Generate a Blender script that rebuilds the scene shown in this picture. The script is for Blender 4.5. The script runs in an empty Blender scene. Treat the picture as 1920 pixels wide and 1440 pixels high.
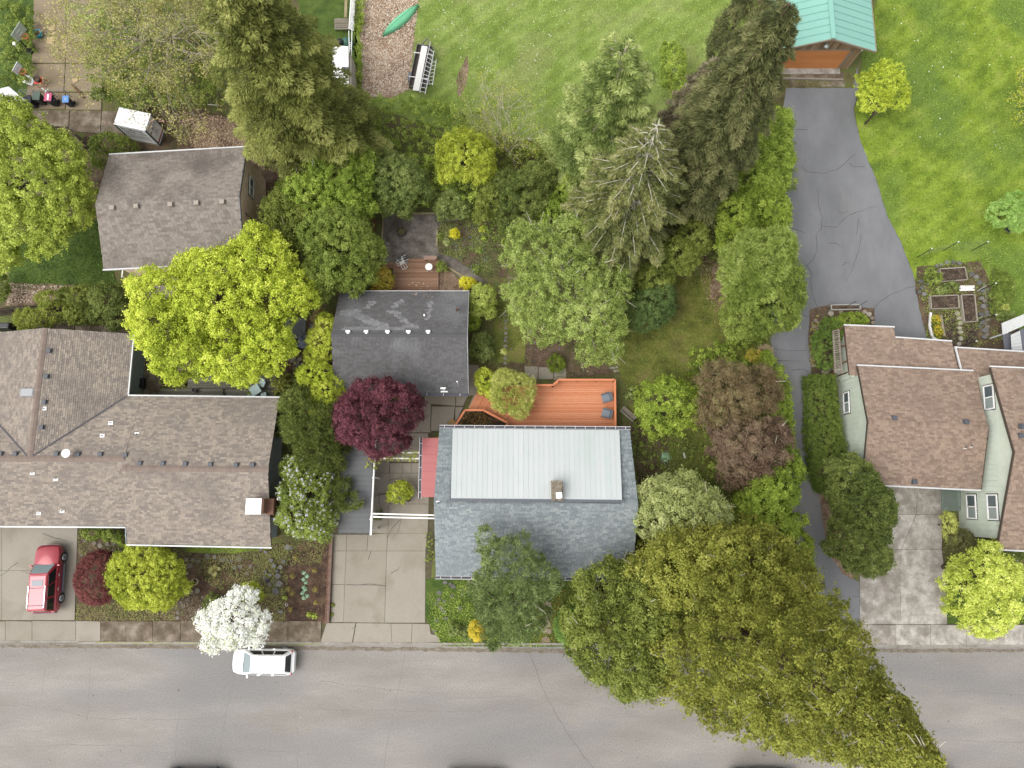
import bpy, math, random
import numpy as np
from mathutils import Vector, Matrix
from mathutils.geometry import tessellate_polygon
R = random.Random(7)
PI = math.pi
# ------------------------------------------------------------------ camera, world, sun, exposure
F_PX, H_CAM = 1280.0, 52.0
TH = math.atan(215 / 1280)          # the drone's camera looks down, pitched a little to the north
K = 2.15                            # display value of a lit level surface / its albedo
S = bpy.context.scene
cam = bpy.data.cameras.new('camera')
cam.sensor_width = 36; cam.lens = 36 * F_PX / 1920; cam.clip_start = 1; cam.clip_end = 3000
co = bpy.data.objects.new('camera', cam); S.collection.objects.link(co)
co.location = (0, 0, H_CAM); co.rotation_euler = (TH, 0, 0); S.camera = co
SUN_EL, SUN_AZ = math.radians(56), math.radians(244)      # azimuth clockwise from +Y (north)
w = bpy.data.worlds.new('World'); S.world = w; w.use_nodes = True
nt = w.node_tree; nt.nodes.clear()
sky = nt.nodes.new('ShaderNodeTexSky'); sky.sky_type = 'NISHITA'; sky.sun_disc = False
sky.sun_elevation = SUN_EL; sky.sun_rotation = SUN_AZ; sky.dust_density = 3.0; sky.ozone_density = 1.0
hs = nt.nodes.new('ShaderNodeHueSaturation'); hs.inputs['Saturation'].default_value = 0.08
bg = nt.nodes.new('ShaderNodeBackground'); bg.inputs['Strength'].default_value = 0.15
wo = nt.nodes.new('ShaderNodeOutputWorld')
nt.links.new(sky.outputs[0], hs.inputs['Color']); nt.links.new(hs.outputs[0], bg.inputs[0]); nt.links.new(bg.outputs[0], wo.inputs[0])
sun = bpy.data.lights.new('sun', 'SUN'); sun.energy = 0.75; sun.angle = math.radians(50); sun.color = (1, 0.94, 0.86)
so = bpy.data.objects.new('sun', sun); S.collection.objects.link(so)
sd = Vector((math.sin(SUN_AZ) * math.cos(SUN_EL), math.cos(SUN_AZ) * math.cos(SUN_EL), math.sin(SUN_EL)))
so.rotation_euler = sd.to_track_quat('Z', 'Y').to_euler(); so.location = sd * 80
S.view_settings.view_transform = 'Standard'; S.view_settings.look = 'None'
S.view_settings.gamma = 1; S.view_settings.exposure = 1.14; S.view_settings.use_curve_mapping = False
S.cycles.max_bounces = 8; S.cycles.diffuse_bounces = 5; S.cycles.transparent_max_bounces = 4

# ------------------------------------------------------------------ surveying: photo pixel + height -> place
cT, sT = math.cos(TH), math.sin(TH)
def at(px, py, z=0.0):
    x = (px - 960) / F_PX; y = -(py - 720) / F_PX
    yy = y * cT + sT; zz = y * sT - cT
    t = (z - H_CAM) / zz
    return Vector((x * t, yy * t, z))
def ppm(px, py, z=0.0):
    p = at(px, py, z)
    return F_PX / ((H_CAM - z) * cT + p.y * sT)

# ------------------------------------------------------------------ objects
COL = S.collection
OFF = {}
def link(o): COL.objects.link(o); return o
def tag(o, label=None, cat=None, group=None, kind=None):
    if label: o['label'] = label
    if cat: o['category'] = cat
    if group: o['group'] = group
    if kind: o['kind'] = kind
    return o
def thing(name, label, cat, loc=(0, 0, 0), group=None, kind=None):
    o = link(bpy.data.objects.new(name, None)); o.location = loc; o.empty_display_size = .2
    OFF[o.name] = Vector(loc)
    return tag(o, label, cat, group, kind)
def place(o, x, y, z=0, rz=0):
    o.location = (x, y, z); o.rotation_euler = (0, 0, rz); return o
def dup(root, x, y, z, rz, label=None, group=None):
    r = root.copy(); link(r); place(r, x, y, z, rz)
    if label: r['label'] = label
    if group: r['group'] = group
    for ch in list(root.children):
        c = ch.copy(); link(c); c.parent = r
        for g in list(ch.children):
            d = g.copy(); link(d); d.parent = c
    return r
def shared(name, me, parent, off=None):
    o = link(bpy.data.objects.new(name, me)); o.parent = parent
    OFF[o.name] = OFF.get(parent.name, Vector()) if parent else Vector()
    return o
class MB:
    def __init__(s): s.v = []; s.f = []; s.t = []
    def face(s, idx, t=.5): s.f.append(idx); s.t.append(t)
    def quad(s, *P, t=.5):
        n = len(s.v); s.v += [tuple(p) for p in P]; s.face(tuple(range(n, n + len(P))), t)
    def hexa(s, P, t=.5):                # 4 bottom, 4 top
        n = len(s.v); s.v += [tuple(p) for p in P]
        for q in ((3, 2, 1, 0), (4, 5, 6, 7), (0, 1, 5, 4), (1, 2, 6, 5), (2, 3, 7, 6), (3, 0, 4, 7)): s.face(tuple(n + i for i in q), t)
    def box(s, x0, x1, y0, y1, z0, z1, t=.5):
        s.hexa([(x0, y0, z0), (x1, y0, z0), (x1, y1, z0), (x0, y1, z0), (x0, y0, z1), (x1, y0, z1), (x1, y1, z1), (x0, y1, z1)], t)
    def obox(s, c, dx, dy, z0, z1, a=0, t=.5):
        ca, sa = math.cos(a), math.sin(a); P = []
        for z in (z0, z1):
            for u, v in ((-dx, -dy), (dx, -dy), (dx, dy), (-dx, dy)):
                P.append((c[0] + (u * ca - v * sa) / 2, c[1] + (u * sa + v * ca) / 2, z))
        s.hexa(P, t)
    def beam(s, p, q, w, h, t=.5):
        p = Vector(p); q = Vector(q); d = (q - p).normalized()
        side = d.cross(Vector((0, 0, 1)))
        side = side.normalized() if side.length > 1e-3 else Vector((1, 0, 0))
        up = side.cross(d).normalized()
        a, b = side * w / 2, up * h / 2
        s.hexa([p - a - b, p + a - b, q + a - b, q - a - b, p - a + b, p + a + b, q + a + b, q - a + b], t)
    def tube(s, p, q, r0, r1, n=6, cap=True, t=.5):
        p = Vector(p); q = Vector(q); d = (q - p).normalized()
        a = d.orthogonal().normalized(); b = d.cross(a); m = len(s.v)
        for c, r in ((p, r0), (q, r1)):
            for i in range(n):
                an = 2 * PI * i / n; s.v.append(tuple(c + (a * math.cos(an) + b * math.sin(an)) * r))
        for i in range(n): s.face((m + i, m + (i + 1) % n, m + n + (i + 1) % n, m + n + i), t)
        if cap: s.face(tuple(m + n + i for i in range(n)), t); s.face(tuple(m + n - 1 - i for i in range(n)), t)
    def path(s, pts, rad, n=6):
        for i in range(len(pts) - 1): s.tube(pts[i], pts[i + 1], rad[i], rad[i + 1], n, cap=(i == len(pts) - 2))
    def prism(s, poly, z0, z1, t=.5):
        n = len(poly); m = len(s.v)
        s.v += [(p[0], p[1], z0) for p in poly] + [(p[0], p[1], z1) for p in poly]
        area = sum(poly[i][0] * poly[(i + 1) % n][1] - poly[(i + 1) % n][0] * poly[i][1] for i in range(n))
        for i in range(n):
            j = (i + 1) % n
            s.face((m + i, m + j, m + n + j, m + n + i) if area > 0 else (m + j, m + i, m + n + i, m + n + j), t)
        top = tuple(m + n + i for i in range(n)); s.face(top if area > 0 else top[::-1], t)
        bo = tuple(m + i for i in range(n)); s.face(bo[::-1] if area > 0 else bo, t)
    def lathe(s, c, prof, n=16, t=.5, sx=1, sy=1):
        m = len(s.v)
        for r, z in prof:
            for i in range(n):
                an = 2 * PI * i / n; s.v.append((c[0] + r * math.cos(an) * sx, c[1] + r * math.sin(an) * sy, c[2] + z))
        for k in range(len(prof) - 1):
            for i in range(n):
                j = (i + 1) % n; s.face((m + k * n + i, m + k * n + j, m + (k + 1) * n + j, m + (k + 1) * n + i), t)
        s.face(tuple(m + (len(prof) - 1) * n + i for i in range(n)), t)
        s.face(tuple(m + i for i in range(n))[::-1], t)
    def build(s, name, m, parent=None, smooth=False, kind=None, bevel=0, sub=0):
        off = OFF.get(parent.name, Vector()) if parent else Vector()
        me = bpy.data.meshes.new(name)
        me.from_pydata([(a - off.x, b - off.y, c - off.z) for a, b, c in s.v], [], s.f)
        at_ = me.attributes.new('tint', 'FLOAT', 'FACE'); at_.data.foreach_set('value', np.array(s.t, dtype=np.float32))
        me.materials.append(m)
        if smooth: me.polygons.foreach_set('use_smooth', [True] * len(me.polygons))
        o = link(bpy.data.objects.new(name, me)); OFF[o.name] = off
        if parent: o.parent = parent
        if kind: o['kind'] = kind
        if bevel:
            b = o.modifiers.new('bevel', 'BEVEL'); b.width = bevel; b.segments = 2; b.limit_method = 'ANGLE'
        if sub:
            b = o.modifiers.new('sub', 'SUBSURF'); b.levels = b.render_levels = sub
        return o

# ------------------------------------------------------------------ materials (photo colour / K = surface colour)
def lin(c, k=None):
    k = K if k is None else k
    def f(v):
        v /= 255; v = v / 12.92 if v <= .04045 else ((v + .055) / 1.055) ** 2.4
        return min(v / k, .82)
    return (f(c[0]), f(c[1]), f(c[2]), 1)
MATS = {}
def ramp(nt, cols, lo=.3, hi=.7, k=None):
    r = nt.nodes.new('ShaderNodeValToRGB'); e = r.color_ramp.elements
    n = len(cols)
    while len(e) < n: e.new(.5)
    for i, c in enumerate(cols):
        e[i].position = lo + (hi - lo) * i / max(1, n - 1); e[i].color = lin(c, k)
    return r
def mat(name, cols, s=1.0, lo=None, hi=None, fine=0, fs=20, stain=None, ss=.35, sa=.6, slo=.5, shi=.7, tint=0, rough=.85, bump=0, bs=30, metal=0, stretch=None, k=None, spec=.3, detail=6, stripe=0):
    lo = (.08 if tint else .35) if lo is None else lo; hi = (.92 if tint else .65) if hi is None else hi
    m = bpy.data.materials.new(name); m.use_nodes = True; t = m.node_tree; t.nodes.clear()
    N = t.nodes.new; L = t.links.new
    out = N('ShaderNodeOutputMaterial'); b = N('ShaderNodeBsdfPrincipled'); L(b.outputs[0], out.inputs[0])
    b.inputs['Roughness'].default_value = rough; b.inputs['Metallic'].default_value = metal
    b.inputs['Specular IOR Level'].default_value = spec
    g = N('ShaderNodeNewGeometry'); mp = N('ShaderNodeMapping'); L(g.outputs['Position'], mp.inputs[0])
    if stretch: mp.inputs['Scale'].default_value = stretch
    n1 = N('ShaderNodeTexNoise'); n1.inputs['Scale'].default_value = s; n1.inputs['Detail'].default_value = detail; n1.inputs['Roughness'].default_value = .62
    L(mp.outputs[0], n1.inputs['Vector'])
    r = ramp(t, cols, lo, hi, k); fac = n1.outputs[0]
    if tint:
        a = N('ShaderNodeAttribute'); a.attribute_name = 'tint'
        mx = N('ShaderNodeMix'); mx.data_type = 'FLOAT'; mx.inputs[0].default_value = tint
        L(n1.outputs[0], mx.inputs[2]); L(a.outputs['Fac'], mx.inputs[3]); fac = mx.outputs[0]
    L(fac, r.inputs[0]); c = r.outputs[0]
    if stripe:
        wv = N('ShaderNodeTexWave'); wv.inputs['Scale'].default_value = stripe; wv.inputs['Distortion'].default_value = 3; wv.inputs['Detail'].default_value = 3; wv.inputs['Detail Scale'].default_value = .6
        m2 = N('ShaderNodeMapping'); m2.inputs['Rotation'].default_value = (0, 0, .9); L(g.outputs['Position'], m2.inputs[0]); L(m2.outputs[0], wv.inputs['Vector'])
        mr = N('ShaderNodeMapRange'); mr.inputs[3].default_value = .9; mr.inputs[4].default_value = 1.08; L(wv.outputs['Fac'], mr.inputs[0])
        mx = N('ShaderNodeMix'); mx.data_type = 'RGBA'; mx.blend_type = 'MULTIPLY'; mx.inputs[0].default_value = 1; L(c, mx.inputs[6]); L(mr.outputs[0], mx.inputs[7]); c = mx.outputs[2]
    if stain:
        n3 = N('ShaderNodeTexNoise'); n3.inputs['Scale'].default_value = ss; n3.inputs['Detail'].default_value = 5; n3.inputs['Distortion'].default_value = .4
        L(mp.outputs[0], n3.inputs['Vector'])
        mr = N('ShaderNodeMapRange'); mr.inputs[1].default_value = slo; mr.inputs[2].default_value = shi; mr.inputs[4].default_value = sa
        L(n3.outputs[0], mr.inputs[0])
        mx = N('ShaderNodeMix'); mx.data_type = 'RGBA'; L(mr.outputs[0], mx.inputs[0]); L(c, mx.inputs[6]); mx.inputs[7].default_value = lin(stain, k); c = mx.outputs[2]
    if fine:
        n2 = N('ShaderNodeTexNoise'); n2.inputs['Scale'].default_value = fs; n2.inputs['Detail'].default_value = 3
        L(g.outputs['Position'], n2.inputs['Vector'])
        mr = N('ShaderNodeMapRange'); mr.inputs[1].default_value = .3; mr.inputs[2].default_value = .7; mr.inputs[3].default_value = 1 - fine; mr.inputs[4].default_value = 1 + fine
        L(n2.outputs[0], mr.inputs[0])
        mx = N('ShaderNodeMix'); mx.data_type = 'RGBA'; mx.blend_type = 'MULTIPLY'; mx.inputs[0].default_value = 1
        L(c, mx.inputs[6]); L(mr.outputs[0], mx.inputs[7]); c = mx.outputs[2]
    L(c, b.inputs['Base Color'])
    if bump:
        nb = N('ShaderNodeTexNoise'); nb.inputs['Scale'].default_value = bs; nb.inputs['Detail'].default_value = 4
        L(g.outputs['Position'], nb.inputs['Vector'])
        bp = N('ShaderNodeBump'); bp.inputs['Strength'].default_value = bump; bp.inputs['Distance'].default_value = .05
        L(nb.outputs[0], bp.inputs['Height']); L(bp.outputs[0], b.inputs['Normal'])
    MATS[name] = m
    return m
LEAFK = .84
def leafmat(name, cols, tr=.3, k=None):
    """leaf: colour by each leaf's own random tint, part of the light passes through"""
    if name in MATS: return MATS[name]
    m = bpy.data.materials.new(name); m.use_nodes = True; t = m.node_tree; t.nodes.clear()
    N = t.nodes.new; L = t.links.new
    out = N('ShaderNodeOutputMaterial'); a = N('ShaderNodeAttribute'); a.attribute_name = 'tint'
    cols = [tuple(v * .9 + (c[0] * .3 + c[1] * .6 + c[2] * .1) * .1 for v in c) for c in cols]
    r = ramp(t, cols, .08, .92, k or LEAFK); L(a.outputs['Fac'], r.inputs[0])
    d = N('ShaderNodeBsdfPrincipled'); d.inputs['Roughness'].default_value = .6; d.inputs['Specular IOR Level'].default_value = .2; L(r.outputs[0], d.inputs['Base Color'])
    tl = N('ShaderNodeBsdfTranslucent'); L(r.outputs[0], tl.inputs[0])
    mx = N('ShaderNodeMixShader'); mx.inputs[0].default_value = tr; L(d.outputs[0], mx.inputs[1]); L(tl.outputs[0], mx.inputs[2]); L(mx.outputs[0], out.inputs[0])
    MATS[name] = m
    return m
def plain(name, c, rough=.5, metal=0, k=None, spec=.5, coat=0, fine=.04):
    m = mat(name, [c, c], fine=fine, fs=9, rough=rough, metal=metal, k=k, spec=spec)
    if coat: m.node_tree.nodes['Principled BSDF'].inputs['Coat Weight'].default_value = coat
    return m
def glassy(name, c, k=None):
    m = plain(name, c, .08, 0, k, 1.0, fine=0); return m

M_white = plain('white_paint', (238, 238, 236), .5, k=1.15)
M_black = plain('black_plastic', (42, 43, 46), .5, k=1.6)
M_steel = plain('grey_steel', (160, 162, 165), .4, .4)
M_dark = plain('dark_void', (38, 36, 34), .9)
M_bark = mat('bark', [(88, 76, 62), (130, 118, 100)], s=6, bump=.5, bs=12, rough=.9)
M_barkpale = mat('pale_bark', [(150, 143, 125), (205, 200, 180)], s=5, rough=.9, k=1.5)
M_glass = glassy('window_glass', (120, 135, 140))

# ------------------------------------------------------------------ sheets, ribbons, scatter
def dens(pts, step=.5, jit=.0, rnd=None):
    rnd = rnd or R; out = []
    n = len(pts)
    for i in range(n):
        a, b = Vector(pts[i][:2]), Vector(pts[(i + 1) % n][:2]); L = (b - a).length; m = max(1, int(L / step))
        for k in range(m):
            p = a.lerp(b, k / m)
            if jit: p = p + Vector((rnd.uniform(-jit, jit), rnd.uniform(-jit, jit)))
            out.append((p.x, p.y))
    return out
def sheet(name, px, z, m, jit=.0, step=.4, kind='structure', parent=None, world=False):
    pts = px if world else [tuple(at(x, y, z))[:2] for x, y in px]
    if jit: pts = dens(pts, step, jit)
    s = MB(); s.v = [(x, y, z) for x, y in pts]
    for tri in tessellate_polygon([[Vector((x, y, 0)) for x, y in pts]]):
        a, b, c = [Vector(pts[i]) for i in tri]
        cr = (b - a).cross(c - a) if hasattr(b - a, 'cross') else 0
        s.face(tuple(tri) if cr > 0 else tuple(tri)[::-1])
    return s.build(name, m, parent, kind=kind)
def ribbon(name, lines, wd, z, m, parent, kind='stuff'):
    s = MB()
    for ln in lines:
        P = [at(x, y, z) for x, y in ln]; Q = [P[0]]
        for i in range(len(P) - 1):
            n = max(1, int((P[i + 1] - P[i]).length / .5))
            for k in range(1, n + 1):
                q = P[i].lerp(P[i + 1], k / n)
                if k < n: q = q + Vector((R.uniform(-.06, .06), R.uniform(-.06, .06), 0))
                Q.append(q)
        for i in range(len(Q) - 1):
            d = (Q[i + 1] - Q[i]); n = Vector((-d.y, d.x, 0)).normalized() * wd * R.uniform(.3, .7)
            s.quad(Q[i] - n, Q[i + 1] - n, Q[i + 1] + n, Q[i] + n)
    return s.build(name, m, parent, kind=kind)
def inpoly(P, poly):
    x, y = P[:, 0], P[:, 1]; ins = np.zeros(len(P), bool); n = len(poly)
    for i in range(n):
        x1, y1 = poly[i]; x2, y2 = poly[(i + 1) % n]
        if y1 == y2: continue
        c = ((y1 > y) != (y2 > y)) & (x < (x2 - x1) * (y - y1) / (y2 - y1) + x1)
        ins ^= c
    return ins
def scatter(poly, n, rng):
    a = np.array(poly); lo, hi = a.min(0), a.max(0)
    area = abs(sum(poly[i][0] * poly[(i + 1) % len(poly)][1] - poly[(i + 1) % len(poly)][0] * poly[i][1] for i in range(len(poly)))) / 2
    m = int(n * (hi[0] - lo[0]) * (hi[1] - lo[1]))
    P = rng.uniform(lo, hi, (m, 2))
    return P[inpoly(P, poly)]
def W2(px, z=0): return [tuple(at(x, y, z))[:2] for x, y in px]

# ------------------------------------------------------------------ foliage
TRIS = [0]
def unit(a): return a / np.maximum(np.linalg.norm(a, axis=1, keepdims=True), 1e-6)
def tri_mesh(name, V, tint, m, parent=None, kind=None, quad=False):
    k = 4 if quad else 3
    n = len(V) // k; off = OFF.get(parent.name, Vector()) if parent else Vector()
    V = V - np.array(off)
    me = bpy.data.meshes.new(name)
    me.vertices.add(n * k); me.vertices.foreach_set('co', V.astype(np.float32).ravel())
    me.loops.add(n * k); me.loops.foreach_set('vertex_index', np.arange(n * k, dtype=np.int32))
    me.polygons.add(n); me.polygons.foreach_set('loop_start', np.arange(0, n * k, k, dtype=np.int32)); me.polygons.foreach_set('loop_total', np.full(n, k, dtype=np.int32))
    a = me.attributes.new('tint', 'FLOAT', 'FACE'); a.data.foreach_set('value', np.clip(tint, 0, 1).astype(np.float32))
    me.update(calc_edges=True); me.materials.append(m)
    o = link(bpy.data.objects.new(name, me)); OFF[o.name] = off
    if parent: o.parent = parent
    if kind: o['kind'] = kind
    TRIS[0] += n * (k - 2)
    return o
def leaves(P, N, L, Wd, rng, T=None):
    n = len(P); N = unit(N)
    if T is None:
        r = rng.normal(size=(n, 3)); T = unit(r - (r * N).sum(1, keepdims=True) * N)
    B = np.cross(N, T); l = (L * rng.uniform(.65, 1.35, (n, 1))); w_ = Wd * rng.uniform(.7, 1.3, (n, 1))
    V = np.empty((n, 3, 3)); V[:, 0] = P + T * l * .6; V[:, 1] = P - T * l * .4 + B * w_ * .5; V[:, 2] = P - T * l * .4 - B * w_ * .5
    return V.reshape(-1, 3)
Q = .72
RCS, LS, CVS, COV = .72, .76, .62, 1.2     # clump size, leaf size, leaf cover, clump cover
def clump_leaves(C, Rc, ON, L, Wd, cover, rng, mode='leaf', ct=None, flat=.8, ca=.26, la=.2):
    L, Wd = L * LS, Wd * LS; cover = cover * CVS
    hsc = 1 - C[:, 2] / 58                       # finer leaves on the tall crowns, which the eye is nearer to
    A = L * Wd * .5 * hsc ** 1.3
    cnt = np.maximum(3, (Q * cover * 2 * PI * Rc ** 2 / A).astype(int))
    idx = np.repeat(np.arange(len(C)), cnt); n = len(idx)
    d = unit(rng.normal(size=(n, 3)) * .75 + ON[idx] * .75)
    rr = rng.uniform(.35, 1.0, (n, 1)) ** .6; rr = np.where(rng.random((n, 1)) < .14, rng.uniform(1, 1.75, (n, 1)), rr)   # stray shoots
    P = C[idx] + d * rr * Rc[idx][:, None] * np.array([1, 1, flat])
    if ct is None:
        ct = rng.uniform(-1, 1, len(C)); nb_ = 9                     # boughs differ a little from each other
        if len(C) > 12:
            ctr = C[rng.integers(0, len(C), nb_)]; bt = rng.uniform(-1, 1, nb_)
            ct = ct * .75 + bt[np.argmin(((C[:, None, :] - ctr[None]) ** 2).sum(2), axis=1)] * .5
    hs_ = (hsc[idx] ** .65)[:, None]
    tint = .5 + ct[idx] * ca + rng.uniform(-1, 1, n) * la
    if mode == 'needle':
        T = unit(d + rng.normal(size=(n, 3)) * .35 + np.array([0, 0, .25])); N = np.cross(T, unit(rng.normal(size=(n, 3))))
        return leaves(P, N, L * hs_, Wd * hs_, rng, T), tint
    N = d * .55 + np.array([0, 0, .55]) + rng.normal(size=(n, 3)) * .45
    return leaves(P, N, L * hs_, Wd * hs_, rng), tint
def lobes_world(lobes, sat=1):
    out = []
    for px, py, zc, rx, ry, rz in lobes:
        s = ppm(px, py, zc); c = np.array(at(px, py, zc)); r = np.array([rx / s, ry / s, rz]); out.append((c, r))
        if sat and min(rx, ry) > 9:           # small boughs pushing out of each mass
            rr = random.Random(int(px * 7 + py)); m = 5 if min(rx, ry) > 30 else 3
            for i in range(m):
                a = 2 * PI * i / m + rr.uniform(-.5, .5); q = rr.uniform(.24, .4)
                out.append((c + np.array([math.cos(a) * r[0] * .88, math.sin(a) * r[1] * .88, -r[2] * rr.uniform(.05, .4)]), np.array([r[0] * q, r[1] * q * rr.uniform(.8, 1.3), r[2] * q])))
    return out
def ell_clumps(LW, rc, cov, rng, zmin=-.45, jit=(.8, 1.06)):
    C, RC, ON = [], [], []; rc = rc * RCS; cov = cov * COV
    for i, (c, r) in enumerate(LW):
        if r[2] >= 1.5:                 # a thin inner layer closes the crown
            n = max(4, int(.5 * 2 * PI * r[0] * r[1] / (PI * rc ** 2)) // 2); d = unit(rng.normal(size=(n, 3)))
            C.append(c + d * r * .55); ON.append(unit(d + np.array([0, 0, .5]))); RC.append(rc * 1.3 * np.ones(n))
        ar = 2 * PI * ((r[0] * r[1]) + (r[0] + r[1]) / 2 * r[2]) / 2 * 1.25
        n = max(4, int(cov * ar / (PI * rc ** 2)))
        d = unit(rng.normal(size=(n * 2, 3))); d = d[d[:, 2] > zmin][:n]
        f = rng.uniform(jit[0], jit[1], (len(d), 1))
        P = c + d * np.maximum(r - rc * .6, rc * .3) * f
        keep = np.ones(len(P), bool)
        for j, (c2, r2) in enumerate(LW):
            if j != i: keep &= (((P - c2) / r2) ** 2).sum(1) > .55
        P, d = P[keep], d[keep]
        C.append(P); ON.append(unit(d / r * r.mean())); RC.append(rc * rng.uniform(.6, 1.35, len(P)))
    return np.concatenate(C), np.concatenate(RC), np.concatenate(ON)
def limbs(mb, base, tops, r0, rng, n=6, wig=.3):
    base = Vector(base)
    for tp in tops:
        tp = Vector(tp); p0 = base + Vector((0, 0, 0)); d = tp - p0
        mid = p0 + d * .5 + Vector((rng.uniform(-wig, wig), rng.uniform(-wig, wig), d.length * .06))
        mb.path([p0, mid, tp], [r0, r0 * .55, r0 * .16], n)
SEED = [11]
def tree(name, label, cat, lobes, m, L=.17, Wd=.12, rc=.45, cov=1.5, cover=1.2, mode='leaf', trunk=.16, bark=None, base=None, group=None, flat=.8,
         jit=(.8, 1.06), ca=.26, la=.2, extra=None, nl=8, cr='crown', tr='trunk', zmin=-.45, twigs=0, sat=1):
    SEED[0] += 1; rng = np.random.default_rng(SEED[0])
    LW = lobes_world(lobes, sat)
    c0 = LW[0][0]
    b = Vector((c0[0], c0[1], 0)) if base is None else Vector((at(*base).x, at(*base).y, 0))
    root = thing(name, label, cat, b, group)
    C, RC, ON = ell_clumps(LW, rc, cov, rng, zmin, jit)
    V, t = clump_leaves(C, RC, ON, L, Wd, cover, rng, mode, None, flat, ca, la)
    crown = tri_mesh(cr, V, t, m, root)
    if extra:                                   # blossoms or young tips sitting on the outer clumps
        em, share, eL, ecov, en = extra
        sel = rng.random(len(C)) < share
        sel &= ON[:, 2] > -.1
        V, t = clump_leaves(C[sel] + ON[sel] * RC[sel][:, None] * .75, RC[sel] * .42, ON[sel], eL, eL, ecov, rng)
        tri_mesh(en, V, t, em, crown, kind='stuff')
    s = MB(); fork = Vector((b.x, b.y, max(.25, c0[2] * .45)))
    s.tube(b, fork, trunk * 1.25, trunk, 8)
    k = rng.choice(len(C), min(nl, len(C)), replace=False)
    limbs(s, fork, [C[i] * .96 + np.array([b.x, b.y, c0[2]]) * .04 for i in k], trunk * .7, rng)
    s.build(tr, bark or M_bark, root)
    if twigs:
        s = MB(); k = rng.choice(len(C), min(twigs, len(C)), replace=False)
        for i in k:
            p = Vector(C[i] + ON[i] * RC[i] * .6); q = p + Vector(ON[i]) * R.uniform(.3, .8) + Vector((R.uniform(-.5, .5), R.uniform(-.5, .5), R.uniform(-.1, .3)))
            s.tube(p, q, .03, .01, 3, False)
        s.build('twigs', MATS['pale_bark'], root, kind='stuff')
    return root
def shrub(name, label, cat, lobes, m, **kw):
    kw.setdefault('rc', .2); kw.setdefault('L', .11); kw.setdefault('Wd', .08); kw.setdefault('trunk', .04); kw.setdefault('nl', 4)
    return tree(name, label, cat, lobes, m, cr='foliage', tr='stem', **kw)
def conetree(name, label, cat, base, ztop, rbase, z0, m, prof=lambda u: (1 - u) ** .8, lean=(0, 0), L=.2, Wd=.13, rc=.6, cov=1.5, cover=1.1, mode='leaf', trunk=.3, bark=None, twigs=0, ca=.28, flat=.8, lumps=.22, sink=.18, group=None):
    """tall crown whose radius follows prof(u), u=0 at z0 and 1 at the tip, broken by random bulging boughs"""
    SEED[0] += 1; rng = np.random.default_rng(SEED[0])
    b = at(*base); root = thing(name, label, cat, b, group)
    Ht = ztop - z0; rc = rc * RCS; cov = cov * COV
    n = int(cov * 2 * PI * rbase * .62 * math.hypot(Ht, rbase) / (PI * rc ** 2))
    u = rng.random(n) ** 1.25; ph = rng.uniform(0, 2 * PI, n)
    nb = 70; bu, bp, ba = rng.random(nb), rng.uniform(0, 2 * PI, nb), rng.uniform(-1, 1, nb)
    lump = np.zeros(n)
    for i in range(nb):
        dph = np.abs((ph - bp[i] + PI) % (2 * PI) - PI)
        lump += ba[i] * np.exp(-(dph / .35) ** 2 - ((u - bu[i]) / .07) ** 2)
    pr = np.array([prof(x) for x in u]); r = rbase * pr * (1 + lumps * lump) * rng.uniform(1 - sink, 1.05, n)
    inner = rng.random(n) < .2; r = np.where(inner, r * rng.uniform(.3, .7, n), r)
    zz = z0 + u * Ht
    C = np.stack([b.x + np.cos(ph) * r + lean[0] * u, b.y + np.sin(ph) * r + lean[1] * u, zz], 1)
    ON = unit(np.stack([np.cos(ph), np.sin(ph), np.full(n, .55)], 1)); RC = rc * rng.uniform(.6, 1.3, n) * (.55 + .45 * pr)
    V, t = clump_leaves(C, RC, ON, L, Wd, cover, rng, mode, None, flat, ca)
    tri_mesh('crown', V, t, m, root)
    s = MB(); top = Vector((b.x + lean[0] * .9, b.y + lean[1] * .9, z0 + Ht * .93))
    s.path([b, b.lerp(top, .4), top], [trunk, trunk * .7, .05], 8)
    k = rng.choice(n, 26, replace=False)
    for i in k:
        st = b.lerp(top, max(.05, (C[i][2] - 1.2) / top.z)); s.path([st, Vector(C[i])], [trunk * .3, .03], 5)
    s.build('trunk', bark or M_bark, root)
    if twigs:
        s = MB()
        for i in rng.choice(n, twigs, replace=False):
            p = Vector(C[i] + ON[i] * RC[i] * .3); q = p + Vector(ON[i]) * R.uniform(.1, .4) + Vector((R.uniform(-.5, .5), R.uniform(-.5, .5), R.uniform(0, .2)))
            s.tube(p, q, .03, .01, 3, False)
        s.build('twigs', MATS['pale_bark'], root, kind='stuff')
    return root
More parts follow.
